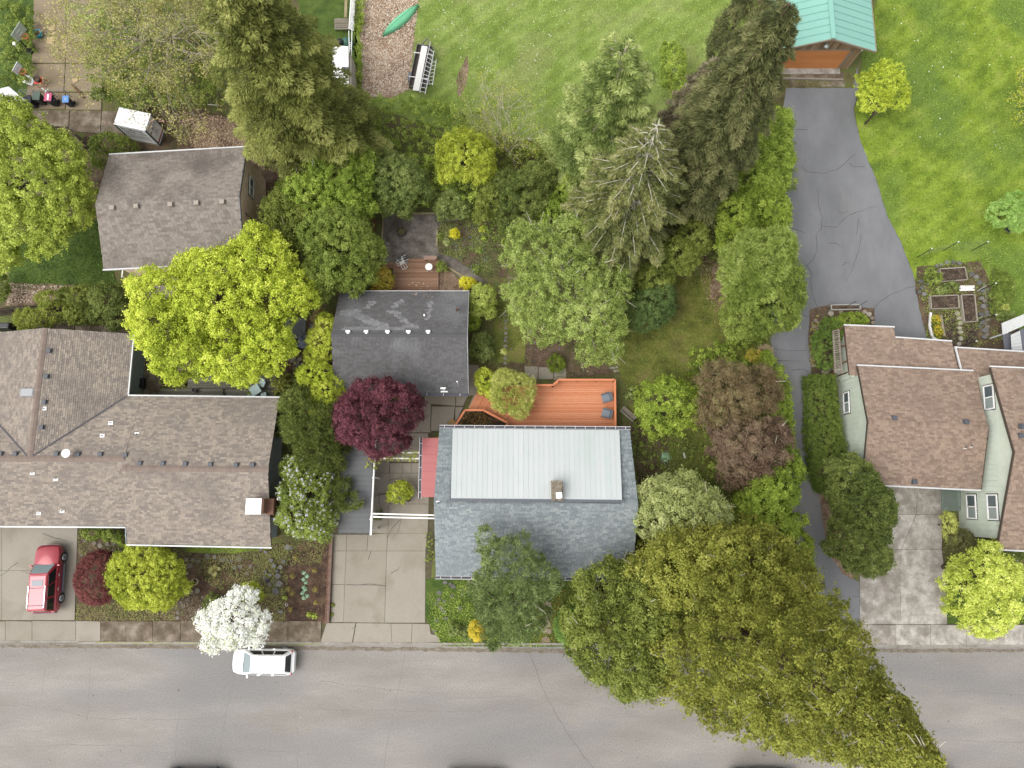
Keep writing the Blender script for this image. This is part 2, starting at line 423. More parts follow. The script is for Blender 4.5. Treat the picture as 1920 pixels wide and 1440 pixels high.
def conifer(name, label, cat, base, ztop, rbase, z0, m, prof=lambda u: (1 - u), dz=.5, nb=7, L=.3, Wd=.07, dens_=260, droop=.25, up=.15, width=.3, bark=None, trunk=.28, show=1.0, t0=.12, lean=(0, 0), group=None, ca=.22):
    """whorls of boughs, each a flat spray of needle tufts along a drooping branch"""
    SEED[0] += 1; rng = np.random.default_rng(SEED[0])
    b = at(*base); root = thing(name, label, cat, b, group)
    Vs, Ts = [], []; s = MB(); top = Vector((b.x + lean[0], b.y + lean[1], ztop))
    s.path([b, b.lerp(top, .5), top], [trunk, trunk * .6, .03], 8)
    z = z0
    while z < ztop - .15:
        u = (z - z0) / (ztop - z0); n = max(4, int(nb * (1 - .3 * u)))
        ph0 = rng.uniform(0, 6.28)
        for i in range(n):
            ph = ph0 + 2 * PI * i / n + rng.uniform(-.3, .3)
            Lb = max(.3, rbase * prof(u) * rng.uniform(.68, 1.14))
            o = b.lerp(top, z / ztop); o = np.array([o.x, o.y, z + rng.uniform(-.2, .2)])
            dirh = np.array([math.cos(ph), math.sin(ph), 0]); side = np.array([-math.sin(ph), math.cos(ph), 0])
            cnt = max(8, int(dens_ * Q * Lb * (Lb * width + .25)))
            t = rng.uniform(t0, 1.03, cnt) ** .8
            wv = (Lb * width + .12) * np.sin(np.clip(t, 0, 1) * 2.6 + .35) * .95
            sv = rng.uniform(-1, 1, cnt)
            rise = up * Lb * t - droop * Lb * t ** 2.2
            P = o + dirh * (t * Lb)[:, None] + side * (sv * wv)[:, None]
            P[:, 2] += rise - np.abs(sv) * wv * .35 + rng.uniform(-.06, .06, cnt)
            T = unit(dirh * .75 + side * np.sign(sv)[:, None] * (.3 + .6 * np.abs(sv))[:, None] + rng.normal(size=(cnt, 3)) * .25)
            N = np.array([0, 0, 1.0]) + rng.normal(size=(cnt, 3)) * .5; N = N - (N * T).sum(1, keepdims=True) * T
            Vs.append(leaves(P, N, L, Wd, rng, T)); Ts.append(.42 + rng.uniform(-1, 1) * ca + rng.uniform(-.22, .22, cnt) + .18 * (t > .85))
            if rng.random() < show:
                pts = [Vector(o + dirh * (q * Lb) + np.array([0, 0, up * Lb * q - droop * Lb * q ** 2.2 + .05 * (show > .9)])) for q in (0, .35, .7, .98)]
                s.path(pts, [.05, .04, .028, .01], 4)
        z += dz * (1 - .35 * u)
    tri_mesh('crown', np.concatenate(Vs), np.concatenate(Ts), m, root)
    s.build('trunk', bark or M_bark, root)
    return root
def twigtree(name, label, cat, base, z, rpx, m, leafm=None, n0=9, depth=4, nleaf=2500, L=.12, bark=None, r0=.12, spread=1.0, seed=5, cen=None):
    rr = random.Random(seed); b = at(*base); root = thing(name, label, cat, b)
    s = MB(); Rm = rpx / ppm(base[0], base[1], z); tips = []
    ctr = at(cen[0], cen[1], z * .75) if cen else Vector((b.x, b.y, z * .7))
    def grow(p, d, ln, r, k):
        q = p + d * ln * rr.uniform(.75, 1.2)
        s.tube(p, q, r, r * .62, 4 if k > 2 else 3, False)
        tips.append(q)
        if k == 0: return
        for _ in range(rr.choice((2, 3, 3))):
            nd = (d + Vector((rr.gauss(0, .55), rr.gauss(0, .55), rr.gauss(.02, .3)))).normalized()
            grow(q, nd, ln * rr.uniform(.6, .82), r * .6, k - 1)
    fork = Vector((b.x, b.y, z * .18)); s.tube(b, fork, r0 * 1.5, r0 * 1.2, 7)
    for i in range(n0):
        a = 2 * PI * i / n0 + rr.uniform(-.3, .3)
        tgt = ctr + Vector((math.cos(a) * Rm * spread * .8, math.sin(a) * Rm * spread * .8, rr.uniform(-.1, .25) * z))
        d = (tgt - fork)
        grow(fork, d.normalized(), d.length * .42, r0 * .8, depth)
    s.build('trunk', bark or M_barkpale, root)
    if leafm:
        rng = np.random.default_rng(seed); T = np.array([tuple(t) for t in tips]); k = rng.integers(0, len(T), nleaf)
        P = T[k] + rng.normal(size=(nleaf, 3)) * .18
        V = leaves(P, rng.normal(size=(nleaf, 3)) * .7 + np.array([0, 0, 1.]), L, L * .7, rng)
        tri_mesh('crown', V, rng.random(nleaf), leafm, root)
    return root
def mass(name, px, z, m, label=None, cat=None, kind=None, rc=.4, cov=1.5, L=.15, Wd=.11, cover=1.1, zj=.35, ca=.26, group=None, world=False, parent=None, ztop=None):
    """low thicket or hedge: clumps over a plan outline; z may be a (low, high) range for hedge sides"""
    SEED[0] += 1; rng = np.random.default_rng(SEED[0])
    zz = z if isinstance(z, tuple) else (z, z); rc = rc * RCS; cov = cov * COV
    poly = px if world else W2(px, zz[1])
    P = scatter(poly, cov / (PI * rc * rc), rng); n = len(P)
    if n == 0: return None
    hz = zz[1] + rng.uniform(-zj, zj * .6, n)
    C = np.column_stack([P, hz]); ON = np.tile(np.array([0, 0, 1.]), (n, 1)) + rng.normal(size=(n, 3)) * .3
    if zz[0] < zz[1]:
        pts = dens(poly, rc * 1.1); k = max(1, int((zz[1] - zz[0]) / (rc * 1.1)))
        cx, cy = np.mean([p[0] for p in poly]), np.mean([p[1] for p in poly])
        E_ = np.array([(p[0], p[1], zz[0] + (zz[1] - zz[0]) * (i + .3) / k) for p in pts for i in range(k)])
        C = np.concatenate([C, E_ + rng.normal(size=E_.shape) * .08]); o2 = unit(E_ - np.array([cx, cy, zz[0]])); ON = np.concatenate([ON, o2])
    RC = rc * rng.uniform(.6, 1.35, len(C))
    V, t = clump_leaves(C, RC, unit(ON), L, Wd, cover, rng, ca=ca)
    o = tri_mesh(name, V, t, m, parent)
    return tag(o, label, cat, group, kind)
def cover(name, px, n, m, L=.1, Wd=.05, h=.1, label=None, cat='ground cover', patch=0, kind='stuff', z=0.02, parent=None, upright=.0, world=False):
    """loose small leaves over the ground"""
    SEED[0] += 1; rng = np.random.default_rng(SEED[0])
    P = scatter(px if world else W2(px), n, rng)
    tt = rng.random(len(P))
    if patch:
        c = rng.uniform(P.min(0), P.max(0), (patch, 2)); r = rng.uniform(.3, 1.2, patch)
        near = np.zeros(len(P)); 
        for i in range(patch): near = np.maximum(near, np.exp(-((P - c[i]) ** 2).sum(1) / r[i] ** 2))
        k = rng.random(len(P)) < near; P = P[k]; tt = np.clip(tt[k] * .5 + near[k] * .4, 0, 1)
    P = np.column_stack([P, z + rng.random(len(P)) * h])
    if upright:
        T = unit(np.array([0, 0, upright]) + rng.normal(size=P.shape) * .6); N = np.cross(T, unit(rng.normal(size=P.shape)))
        V = leaves(P, N, L, Wd, rng, T)
    else: V = leaves(P, np.array([0, 0, 1.]) + rng.normal(size=P.shape) * .45, L, Wd, rng)
    return tag(tri_mesh(name, V, tt, m, parent), label, cat, kind=kind)

# ------------------------------------------------------------------ scanline spans in a tilted plane
def spans(P2, v0, v1):
    """u-range of polygon P2 [(u,v)] between v0 and v1 (convex-ish)"""
    lo, hi = 1e9, -1e9; vm = (v0 + v1) / 2; xs = []
    n = len(P2)
    for i in range(n):
        (ua, va), (ub, vb) = P2[i], P2[(i + 1) % n]
        if (va > vm) != (vb > vm): xs.append(ua + (ub - ua) * (vm - va) / (vb - va))
    xs.sort()
    return [(xs[i], xs[i + 1]) for i in range(0, len(xs) - 1, 2)]
def plane_frame(P):
    P = [Vector(p) for p in P]; u = (P[1] - P[0]).normalized()
    nrm = Vector((0, 0, 0))
    for i in range(len(P)):
        a, b = P[i], P[(i + 1) % len(P)]; nrm += a.cross(b)
    nrm.normalize()
    if nrm.z < 0: nrm = -nrm
    v = nrm.cross(u).normalized()
    if (P[2] - P[0]).dot(v) < 0: v = -v
    return P[0], u, v, nrm, [((p - P[0]).dot(u), (p - P[0]).dot(v)) for p in P]
def roof_plane(root, P, m_sh, m_base, exposure=.14, tab=(.28, .36), th=.16, dark=0, seed=1, shingle=True, pale=None):
    o, u, v, n, P2 = plane_frame(P); rr = random.Random(seed)
    s = MB(); k = len(P); b = len(s.v)
    dn = .06 if shingle else 0     # the deck lies under the courses
    s.v += [tuple(Vector(p) - Vector((0, 0, dn))) for p in P] + [tuple(Vector(p) - Vector((0, 0, th))) for p in P]
    top = list(range(k)); a, b2, c = [Vector(P[i]) for i in (0, 1, 2)]
    if (b2 - a).cross(c - a).z < 0: s.face(tuple(top[::-1])); s.face(tuple(k + i for i in top))
    else: s.face(tuple(top)); s.face(tuple(k + i for i in top[::-1]))
    for i in range(k): s.face((i, (i + 1) % k, k + (i + 1) % k, k + i))
    rf = s.build('roof', m_base, root)
    if not shingle: return rf
    s = MB(); vmax = max(q[1] for q in P2); vmin = min(q[1] for q in P2); vv = vmin
    tb = 0; hi = .022; lo_ = .006
    while vv < vmax - .02:
        v1 = min(vv + exposure, vmax)
        for ua, ub in spans(P2, vv, v1):
            x = ua - rr.uniform(0, tab[1]); 
            while x < ub:
                wd = rr.uniform(*tab); x0, x1 = max(x, ua), min(x + wd - .012, ub); x += wd
                if x1 - x0 < .03: continue
                t = rr.random()
                if pale is not None:
                    c = o + u * (x0 + x1) / 2 + v * vv; t = t * .42 + (.58 if any(inpoly(np.array([[c.x, c.y]]), q)[0] for q in pale) else 0)
                h = hi + rr.uniform(-.004, .006)
                A = o + u * x0 + v * vv; B = o + u * x1 + v * vv; C_ = o + u * x1 + v * v1; D = o + u * x0 + v * v1
                s.quad(A + n * h, B + n * h, C_ + n * lo_, D + n * lo_, t=t); s.quad(A - n * .03, B - n * .03, B + n * h, A + n * h, t=t * .6)
        vv += exposure
    sh = s.build('shingles', m_sh, rf, kind='stuff')
    return rf
def ridge_cap(root, p, q, m, wd=.3, slope=.3):
    p, q = Vector(p), Vector(q); d = (q - p).normalized(); sd_ = Vector((-d.y, d.x, 0)).normalized(); L = (q - p).length; s = MB(); x = 0
    dz = Vector((0, 0, wd / 2 * slope)); up = Vector((0, 0, .035))
    while x < L - .05:
        a = p + d * x + up; b = p + d * min(L, x + .2) + up * .7; t = R.random()
        s.quad(a, b, b + sd_ * wd / 2 - dz, a + sd_ * wd / 2 - dz, t=t); s.quad(b, a, a - sd_ * wd / 2 - dz, b - sd_ * wd / 2 - dz, t=t); x += .2
    return s.build('ridge_cap', m, root, kind='stuff')
def bars(name, root, segs, w_, h_, m, kind=None):
    for p, q in segs:
        s = MB(); s.beam(p, q, w_, h_); s.build(name, m, root)
def vent(root, x, y, z, m, sx=.3, sy=.28, h=.16, name='vent', a=0):
    s = MB(); s.obox((x, y), sx, sy, z - .12, z + h, a); s.obox((x, y), sx + .08, sy + .08, z - .12, z + .02, a); return s.build(name, m, root, bevel=.02)
def pipe(root, x, y, z, m=None, r=.04, h=.24, fl=.32):
    s = MB(); s.obox((x, y), fl, fl * .8, z - .05, z + .03, R.uniform(-.2, .2)); f_ = s.build('vent_pipe', M_white, root)
    s = MB(); s.tube((x, y, z - .05), (x + .02, y, z + h), r, r, 8); s.build('pipe', M_steel, f_)
# ================================================================== GROUND AND PAVING
G_base = mat('ground_soil', [(92, 92, 52), (120, 112, 72), (108, 122, 58), (132, 120, 88)], s=.9, fine=.35, fs=14, stain=(86, 72, 54), ss=.3, sa=.7, bump=.6, bs=9, k=1.75)
G_lawnE = mat('lawn_bright', k=1.85, cols=[(108, 132, 34), (132, 156, 46), (150, 172, 60), (164, 180, 78)], s=.55, lo=.36, hi=.66, fine=.28, fs=9, stain=(108, 136, 58), ss=.16, sa=.75, slo=.45, shi=.6, stripe=.28, bump=.6, bs=14)
G_lawnN = mat('lawn_pale', k=1.85, cols=[(126, 150, 60), (144, 167, 78), (164, 183, 100)], s=.45, lo=.36, hi=.64, fine=.22, fs=10, stain=(156, 160, 100), ss=.22, sa=.75, stripe=.3, bump=.5, bs=14)
G_yard = mat('lawn_mossy', [(92, 98, 40), (108, 116, 46), (128, 132, 60), (136, 126, 78)], s=.7, lo=.36, hi=.66, fine=.3, fs=9, stain=(104, 88, 62), ss=.28, sa=.6, slo=.52, shi=.7, bump=.6, bs=12, k=1.75)
G_grass = mat('lawn_deep', [(72, 96, 34), (92, 118, 42), (112, 132, 56)], s=.9, fine=.28, fs=10, bump=.5, bs=14)
G_soil = mat('garden_soil', [(84, 66, 52), (106, 86, 70), (128, 108, 88)], s=1.6, fine=.4, fs=16, stain=(92, 98, 52), ss=.7, sa=.55, slo=.48, shi=.66, bump=.8, bs=9, k=1.7)
G_bed = mat('dug_soil', [(70, 52, 42), (96, 74, 58), (122, 98, 76)], s=1.3, lo=.38, hi=.62, fine=.4, fs=15, bump=.9, bs=8, k=1.9)
G_mulch = mat('wood_chips', k=1.7, cols=[(160, 128, 102), (192, 164, 138), (216, 194, 172)], s=.8, lo=.35, hi=.62, fine=.5, fs=12, stain=(122, 94, 78), ss=.45, sa=.8, slo=.52, shi=.66, bump=1, bs=9)
G_mulchD = mat('dark_chips', k=1.8, cols=[(112, 88, 70), (150, 126, 104), (176, 152, 130)], s=1.2, fine=.5, fs=13, bump=1, bs=8)
G_gravel = mat('grit_patio', [(102, 96, 90), (126, 118, 110), (146, 138, 130)], s=1.3, lo=.36, hi=.64, fine=.3, fs=14, stain=(78, 72, 66), ss=.6, sa=.65, slo=.5, shi=.68, bump=.4, bs=16, k=1.55)
G_street = mat('street_asphalt', [(168, 161, 153), (178, 172, 165), (190, 184, 176)], s=.5, lo=.34, hi=.66, fine=.15, fs=10, stain=(160, 158, 157), ss=.2, sa=.9, slo=.44, shi=.64, stretch=(.28, 1, 1), bump=.3, bs=26)
G_lane = mat('lane_asphalt', k=1.95, cols=[(134, 135, 138), (143, 144, 148), (152, 153, 156)], s=.4, fine=.05, fs=22, stain=(170, 164, 156), ss=.16, sa=.8, slo=.56, shi=.72, stretch=(1, .45, 1), bump=.15, bs=30)
G_conc = mat('concrete', [(176, 166, 150), (188, 179, 164), (200, 192, 178)], s=.8, tint=.35, fine=.07, fs=16, stain=(160, 148, 130), ss=.55, sa=.6, slo=.5, shi=.72, bump=.15, bs=24)
G_concW = mat('concrete_weathered', [(160, 152, 142), (182, 175, 166), (206, 200, 191)], s=1.3, lo=.38, hi=.6, fine=.12, fs=7, stain=(140, 132, 122), ss=.8, sa=.7, slo=.5, shi=.64, tint=.15, bump=.2, k=1.6)
G_concM = mat('concrete_mossy', k=1.8, cols=[(112, 98, 80), (138, 124, 106), (168, 156, 138)], s=.9, lo=.38, hi=.62, fine=.2, fs=10, stain=(88, 72, 54), ss=.5, sa=.6, bump=.3)
G_joint = mat('joint_dirt', [(98, 92, 66), (122, 114, 90)], s=3, fine=.3)
G_kerb = mat('kerb_concrete', [(176, 168, 156), (196, 190, 180)], s=2, fine=.12, fs=9, stain=(140, 134, 110), ss=.9, sa=.6)
G_crack = mat('crack_filler', [(88, 86, 88), (112, 108, 106)], s=3, fine=.2)
G_crackS = mat('street_crack', [(148, 141, 134), (160, 154, 146)], s=3, fine=.1)

# base terrain: one sheet to the horizon
s = MB(); s.quad((-900, -900, -.02), (900, -900, -.02), (900, 900, -.02), (-900, 900, -.02)); s.build('ground', G_base, kind='structure')
def sY(x): return -10.42 - .0034 * (x + 13.9)      # north kerb line of the street
st = thing('street', None, None, (0, -15, 0), kind='structure')
s = MB(); s.quad((-400, sY(-400) - 10.9, 0), (400, sY(400) - 10.9, 0), (400, sY(400), 0), (-400, sY(-400), 0)); s.build('roadway', G_street, st)
ribbon('expansion_crack', [[(992, 1220), (1022, 1300), (1060, 1370), (1112, 1440)]], .035, .006, mat('weathered_filler', [(124, 118, 114), (150, 144, 138)], s=5), st)
ribbon('surface_crack', [[(0, 1322), (90, 1326), (170, 1347), (300, 1349), (420, 1346)], [(170, 1240), (168, 1290), (163, 1350)], [(552, 1328), (560, 1380), (558, 1440)],
    [(760, 1222), (745, 1300), (730, 1370), (720, 1440)], [(440, 1260), (425, 1330), (405, 1440)], [(560, 1329), (720, 1332), (900, 1334)], [(340, 1335), (330, 1370), (328, 1420)],
    [(76, 1215), (92, 1228), (112, 1218)], [(84, 1240), (80, 1300)], [(1682, 1222), (1690, 1300)], [(1700, 1300), (1800, 1296), (1920, 1303)], [(1540, 1390), (1700, 1386), (1920, 1392)],
    [(600, 1277), (700, 1290), (820, 1300)], [(480, 1405), (560, 1412)], [(0, 1402), (140, 1396), (330, 1400)], [(820, 1310), (960, 1306), (1000, 1312)]], .022, .005, G_crackS, st)
rng = np.random.default_rng(3)
# kerbs
kb = thing('kerb', None, None, (0, sY(0), 0), kind='structure')
xs = [-60, -31.5, -14.5, -6, -.5, 4.5, 24.3, 60]
for i in range(len(xs) - 1):
    a, b = xs[i], xs[i + 1]; s = MB(); s.box(a + .01, b - .01, sY((a + b) / 2), sY((a + b) / 2) + .16, -.05, .066 if i in (0, 2, 6) else .11); s.build('kerb_stone', G_kerb, kb)
s = MB(); s.box(-60, 60, sY(0) - 11.1, sY(0) - 10.9, -.05, .13); s.build('kerb_stone', G_kerb, kb)
pv = thing('pavement', None, None, (0, -9.6, 0), kind='structure')
def slab(root, px, m, z=.05, t=None, name='slab', inset=.012, th=.08):
    P = [at(x, y, z) for x, y in px]; c = sum(P, Vector()) / len(P)
    P = [p + (c - p).normalized() * inset * 1.4 for p in P]
    s = MB(); s.prism([(p.x, p.y) for p in P], z - th, z, t=R.random() if t is None else t); return s.build(name, m, root)
sheet('joint_bed', [(-60, 1160), (140, 1163), (190, 1168), (612, 1172), (612, 1206), (-60, 1204)], .004, G_joint, parent=pv, kind=None)
for x0, x1, m, z in [(-60, 10, G_conc, .05), (10, 60, G_conc, .05), (60, 142, G_conc, .05), (142, 188, G_conc, .07), (188, 236, G_concM, .09), (236, 286, G_concM, .09), (286, 338, G_concM, .09), (338, 400, G_concM, .07), (400, 470, G_concM, .06), (470, 540, G_concM, .06), (540, 602, G_concM, .06)]:
    slab(pv, [(x0, 1164), (x1, 1165), (x1, 1206), (x0, 1204)], m, z)
ribbon('moss_line', [[(180, 1204), (300, 1206), (372, 1207)], [(500, 1207), (600, 1208)]], .045, .12, leafmat('moss', [(120, 124, 60), (150, 152, 80)]), pv)
for x0, x1 in [(1614, 1680), (1680, 1745), (1745, 1812), (1812, 1847), (1847, 1883), (1883, 1919), (1919, 1960)]:
    slab(pv, [(x0, 1171), (x1, 1172), (x1, 1211), (x0, 1211)], G_concW, .06)
s = MB(); s.box(-60, 60, sY(0) - 13, sY(0) - 11.1, -.05, .11); s.build('pavement_far', G_conc, kind='structure')

# centre driveway and courtyard
dv = thing('driveway', None, None, tuple(at(720, 1080)), kind='structure')
sheet('joint_bed', [(620, 760), (872, 740), (872, 800), (812, 812), (815, 1000), (800, 1172), (828, 1209), (600, 1207), (620, 1165)], .003, G_joint, parent=dv, kind=None)
for q in [[(625, 1002), (650, 1002), (649, 1033), (624, 1033)], [(650, 1002), (690, 1002), (688, 1033), (649, 1033)], [(690, 1002), (727, 1000), (725, 1033), (688, 1033)], [(727, 1000), (801, 1000), (798, 1033), (725, 1033)],
          [(624, 1033), (649, 1033), (646, 1096), (622, 1096)], [(649, 1033), (725, 1033), (723, 1098), (646, 1096)], [(725, 1033), (798, 1033), (797, 1168), (721, 1168), (723, 1098)], [(622, 1096), (646, 1096), (644, 1167), (620, 1167)],
          [(646, 1096), (723, 1098), (721, 1168), (644, 1167)]]: slab(dv, q, G_conc, .04)
for q in [[(612, 1168), (667, 1168), (660, 1207), (600, 1206)], [(668, 1168), (733, 1169), (735, 1207), (661, 1207)], [(733, 1169), (773, 1169), (771, 1208), (735, 1208)], [(773, 1169), (805, 1170), (808, 1189), (823, 1192), (827, 1208), (771, 1208)]]: slab(dv, q, G_conc, .045, t=.9)
for q in [[(700, 866), (731, 866), (730, 887), (699, 887)], [(731, 868), (754, 868), (754, 887), (731, 887)], [(754, 868), (772, 868), (772, 887), (754, 887)], [(772, 868), (788, 868), (788, 887), (772, 887)],
          [(699, 887), (730, 887), (730, 925), (697, 925)], [(730, 887), (754, 887), (754, 945), (730, 945)], [(754, 887), (786, 887), (786, 945), (754, 945)], [(697, 925), (730, 925), (728, 1000), (693, 1000)], [(728, 945), (804, 945), (802, 1000), (727, 1000)],
          [(786, 887), (803, 887), (804, 945), (786, 945)], [(700, 820), (750, 820), (750, 866), (700, 866)], [(750, 812), (803, 812), (803, 866), (750, 866)],
          [(760, 756), (808, 756), (807, 811), (756, 811)], [(809, 762), (853, 762), (848, 808), (808, 808)], [(796, 739), (854, 739), (854, 761), (796, 756)], [(855, 739), (880, 738), (868, 761), (855, 761)], [(854, 763), (868, 763), (848, 806), (853, 790)], [(700, 770), (755, 770), (755, 818), (700, 818)]]:
    slab(dv, q, G_conc, .04, t=R.uniform(0, .45))
ribbon('crack', [[(651, 1096), (690, 1095), (722, 1099)], [(727, 1008), (735, 990), (750, 975)], [(696, 1033), (690, 1050)], [(699, 905), (712, 925), (710, 940), (718, 960)], [(730, 900), (745, 897), (754, 892)], [(660, 1180), (668, 1170)], [(735, 1010), (746, 998), (752, 976), (748, 962)],
    [(733, 1075), (746, 1068), (752, 1060)], [(700, 930), (729, 924)], [(772, 900), (786, 925)], [(785, 806), (795, 812), (803, 811)], [(725, 925), (706, 928), (698, 935)]], .03, .046, G_crack, dv)
# drive of the ranch house
dl = thing('ranch_driveway', None, None, tuple(at(70, 1080)), kind='structure')
for q in [[(-70, 980), (3, 980), (3, 1070), (-70, 1070)], [(3, 975), (146, 975), (143, 1070), (3, 1070)], [(-70, 1070), (3, 1070), (3, 1163), (-70, 1163)], [(3, 1070), (143, 1070), (140, 1163), (3, 1163)]]: slab(dl, q, G_conc, .04, t=.85)
ribbon('crack', [[(0, 1080), (22, 1062), (34, 1055)], [(40, 1070), (60, 1078), (58, 1090)], [(125, 1015), (100, 1008), (80, 1000)]], .03, .046, G_crack, dl)
# stained concrete drive of the green house, and asphalt lane
dr = thing('stained_driveway', None, None, tuple(at(1700, 1040)), kind='structure')
for q in [[(1660, 890), (1722, 890), (1718, 965), (1650, 965)], [(1722, 890), (1768, 890), (1768, 965), (1718, 965)], [(1650, 965), (1718, 965), (1690, 1030), (1640, 1030)], [(1718, 965), (1768, 965), (1766, 1030), (1690, 1030)],
          [(1640, 1030), (1690, 1030), (1688, 1171), (1613, 1171), (1612, 1080)], [(1690, 1030), (1766, 1030), (1775, 1100), (1776, 1171), (1688, 1171)]]: slab(dr, q, G_concW, .05)
ln = thing('lane', None, None, tuple(at(1560, 500)), kind='structure')
sheet('asphalt', [(1474, 165), (1600, 165), (1607, 125), (1612, 155), (1600, 205), (1613, 265), (1642, 335), (1664, 405), (1690, 455), (1714, 520), (1724, 580), (1740, 640), (1740, 720), (1580, 720), (1520, 640), (1520, 700), (1524, 800), (1530, 880), (1541, 960), (1552, 1030), (1580, 1075), (1612, 1092), (1613, 1171),
      (1614, 1207), (1535, 1207), (1520, 1120), (1500, 1040), (1480, 960), (1462, 860), (1450, 760), (1446, 640), (1446, 540), (1445, 440), (1462, 330), (1466, 220)], .012, G_lane, jit=.03, parent=ln, kind=None)
ribbon('crack', [[(1502, 310), (1512, 322), (1545, 325), (1570, 318), (1592, 298), (1604, 288)], [(1592, 305), (1600, 313), (1622, 312)], [(1533, 355), (1536, 390), (1542, 408), (1540, 430), (1530, 440), (1532, 470), (1526, 485), (1513, 498), (1524, 515), (1520, 525), (1522, 545), (1530, 570), (1540, 590), (1548, 600)],
    [(1540, 424), (1568, 426), (1585, 408), (1605, 398), (1644, 387)], [(1610, 410), (1606, 440)], [(1615, 440), (1610, 470), (1600, 500), (1587, 527)], [(1480, 427), (1510, 437)], [(1637, 581), (1650, 565), (1670, 552), (1700, 540), (1716, 537)], [(1503, 488), (1513, 498)], [(1555, 456), (1568, 456), (1575, 461)],
    [(1580, 497), (1586, 492), (1592, 492)], [(1572, 396), (1580, 400), (1590, 396)], [(1450, 653), (1485, 658), (1512, 657)], [(1452, 676), (1500, 677)], [(1485, 694), (1505, 692), (1517, 698)], [(1500, 588), (1515, 594), (1520, 593)], [(1492, 243), (1514, 243)], [(1570, 30), (1575, 20)], [(1600, 1118), (1610, 1119)]], .032, .02, G_crack, ln)
# lawns
sheet('lawn', [(1612, 165), (1618, 80), (1655, -30), (2100, -30), (2100, 640), (1800, 640), (1730, 590), (1714, 520), (1690, 455), (1664, 405), (1642, 335), (1613, 265), (1602, 205)], .004, G_lawnE, jit=.06)
sheet('lawn', [(682, -30), (1480, -30), (1480, 60), (1300, 300), (1050, 300), (900, 260), (690, 200), (668, 120), (664, 60)], .004, G_lawnN, jit=.1)
sheet('lawn', [(1170, 540), (1420, 500), (1440, 640), (1400, 700), (1310, 720), (1180, 740), (1160, 700), (1120, 660)], .004, G_yard, jit=.12)
sheet('lawn', [(1180, 760), (1330, 760), (1400, 860), (1420, 1000), (1200, 1010)], .004, G_yard, jit=.12)
sheet('lawn', [(10, 440), (195, 410), (215, 520), (225, 545), (150, 560), (20, 540)], .004, G_grass, jit=.1)
sheet('lawn', [(-40, -30), (70, -30), (66, 80), (62, 160), (30, 200), (-40, 200)], .004, G_grass, jit=.1)
sheet('lawn', [(560, -30), (660, -30), (670, 60), (668, 180), (560, 200)], .004, G_grass, jit=.1)
sheet('lawn', [(345, 1000), (510, 1005), (505, 1030), (440, 1038), (350, 1035)], .012, G_lawnE, jit=.03)
sheet('lawn', [(798, 1085), (1110, 1085), (1110, 1213), (828, 1211), (822, 1190), (806, 1172), (797, 1160)], .008, G_grass, jit=.03)
sheet('lawn', [(1772, 1090), (1960, 1060), (1960, 1170), (1777, 1170)], .008, G_grass, jit=.03)
# beds, paths, chips
sheet('soil_bed', [(144, 985), (300, 985), (345, 1036), (520, 1020), (624, 1010), (616, 1166), (606, 1170), (145, 1166)], .006, G_soil, jit=.02)
sheet('soil_bed', [(540, 1025), (620, 1010), (614, 1165), (540, 1168), (530, 1090)], .012, G_bed, jit=.08)
sheet('soil_bed', [(395, 1050), (475, 1040), (480, 1095), (440, 1130), (400, 1135), (370, 1110), (372, 1080)], .012, G_bed, jit=.08)
sheet('soil_bed', [(160, 250), (340, 200), (500, 230), (540, 330), (480, 380), (450, 290), (200, 300), (170, 420), (150, 300)], .006, G_soil, jit=.1)
sheet('chip_path', [(362, 235), (400, 215), (470, 230), (500, 290), (530, 330), (480, 310), (440, 275), (365, 280)], .014, G_mulchD, jit=.1)
sheet('chip_path', [(685, -30), (786, -30), (776, 70), (772, 120), (775, 165), (735, 182), (676, 182), (680, 130), (676, 60)], .012, G_mulch, jit=.1)
sheet('bare_patch', [(876, 100), (880, 120), (874, 160), (860, 185), (855, 150), (866, 122)], .012, G_mulchD, jit=.05)
sheet('patio', [(718, 395), (820, 400), (822, 480), (818, 492), (714, 500)], .02, G_gravel, jit=.01)
sheet('grit_path', [(818, 398), (850, 402), (870, 412), (830, 415), (822, 430)], .018, G_gravel, jit=.04)
sheet('grit_path', [(812, 470), (860, 488), (900, 520), (915, 528), (890, 540), (862, 520), (835, 500), (815, 492)], .018, G_gravel, jit=.03)
sheet('soil_bed', [(820, 500), (850, 512), (880, 545), (890, 560), (830, 548), (822, 545)], .008, G_mulchD, jit=.05)
sheet('soil_bed', [(985, 600), (1100, 640), (1150, 700), (1050, 710), (940, 705), (930, 640)], .008, G_soil, jit=.05)
sheet('soil_bed', [(820, 400), (960, 390), (950, 520), (900, 520), (860, 488), (822, 470)], .006, G_soil, jit=.05)
sheet('soil_bed', [(1720, 500), (1840, 490), (1880, 600), (1960, 640), (1960, 680), (1745, 670), (1730, 600), (1716, 540)], .012, G_soil, jit=.06)
sheet('moss_path', [(925, 560), (985, 560), (985, 680), (930, 680)], .01, G_yard, jit=.05)
sheet('soil_bed', [(1518, 580), (1560, 570), (1640, 578), (1640, 620), (1590, 720), (1525, 700), (1515, 640)], .016, G_soil, jit=.03)
sheet('soil_bed', [(1527, 860), (1560, 860), (1600, 1088), (1580, 1076), (1550, 1030)], .016, G_mulchD, jit=.03)
sheet('soil_bed', [(1340, 480), (1400, 470), (1400, 600), (1330, 560)], .008, G_mulchD, jit=.1)
sheet('soil_bed', [(1176, 790), (1250, 800), (1260, 920), (1210, 960), (1195, 900)], .009, G_soil, jit=.08)
sheet('soil_bed', [(500, 600), (640, 600), (640, 790), (510, 760)], .008, G_bed, jit=.05)
sheet('wood_chip_strip', [(20, 530), (150, 535), (150, 565), (10, 575)], .010, G_mulchD, jit=.08)
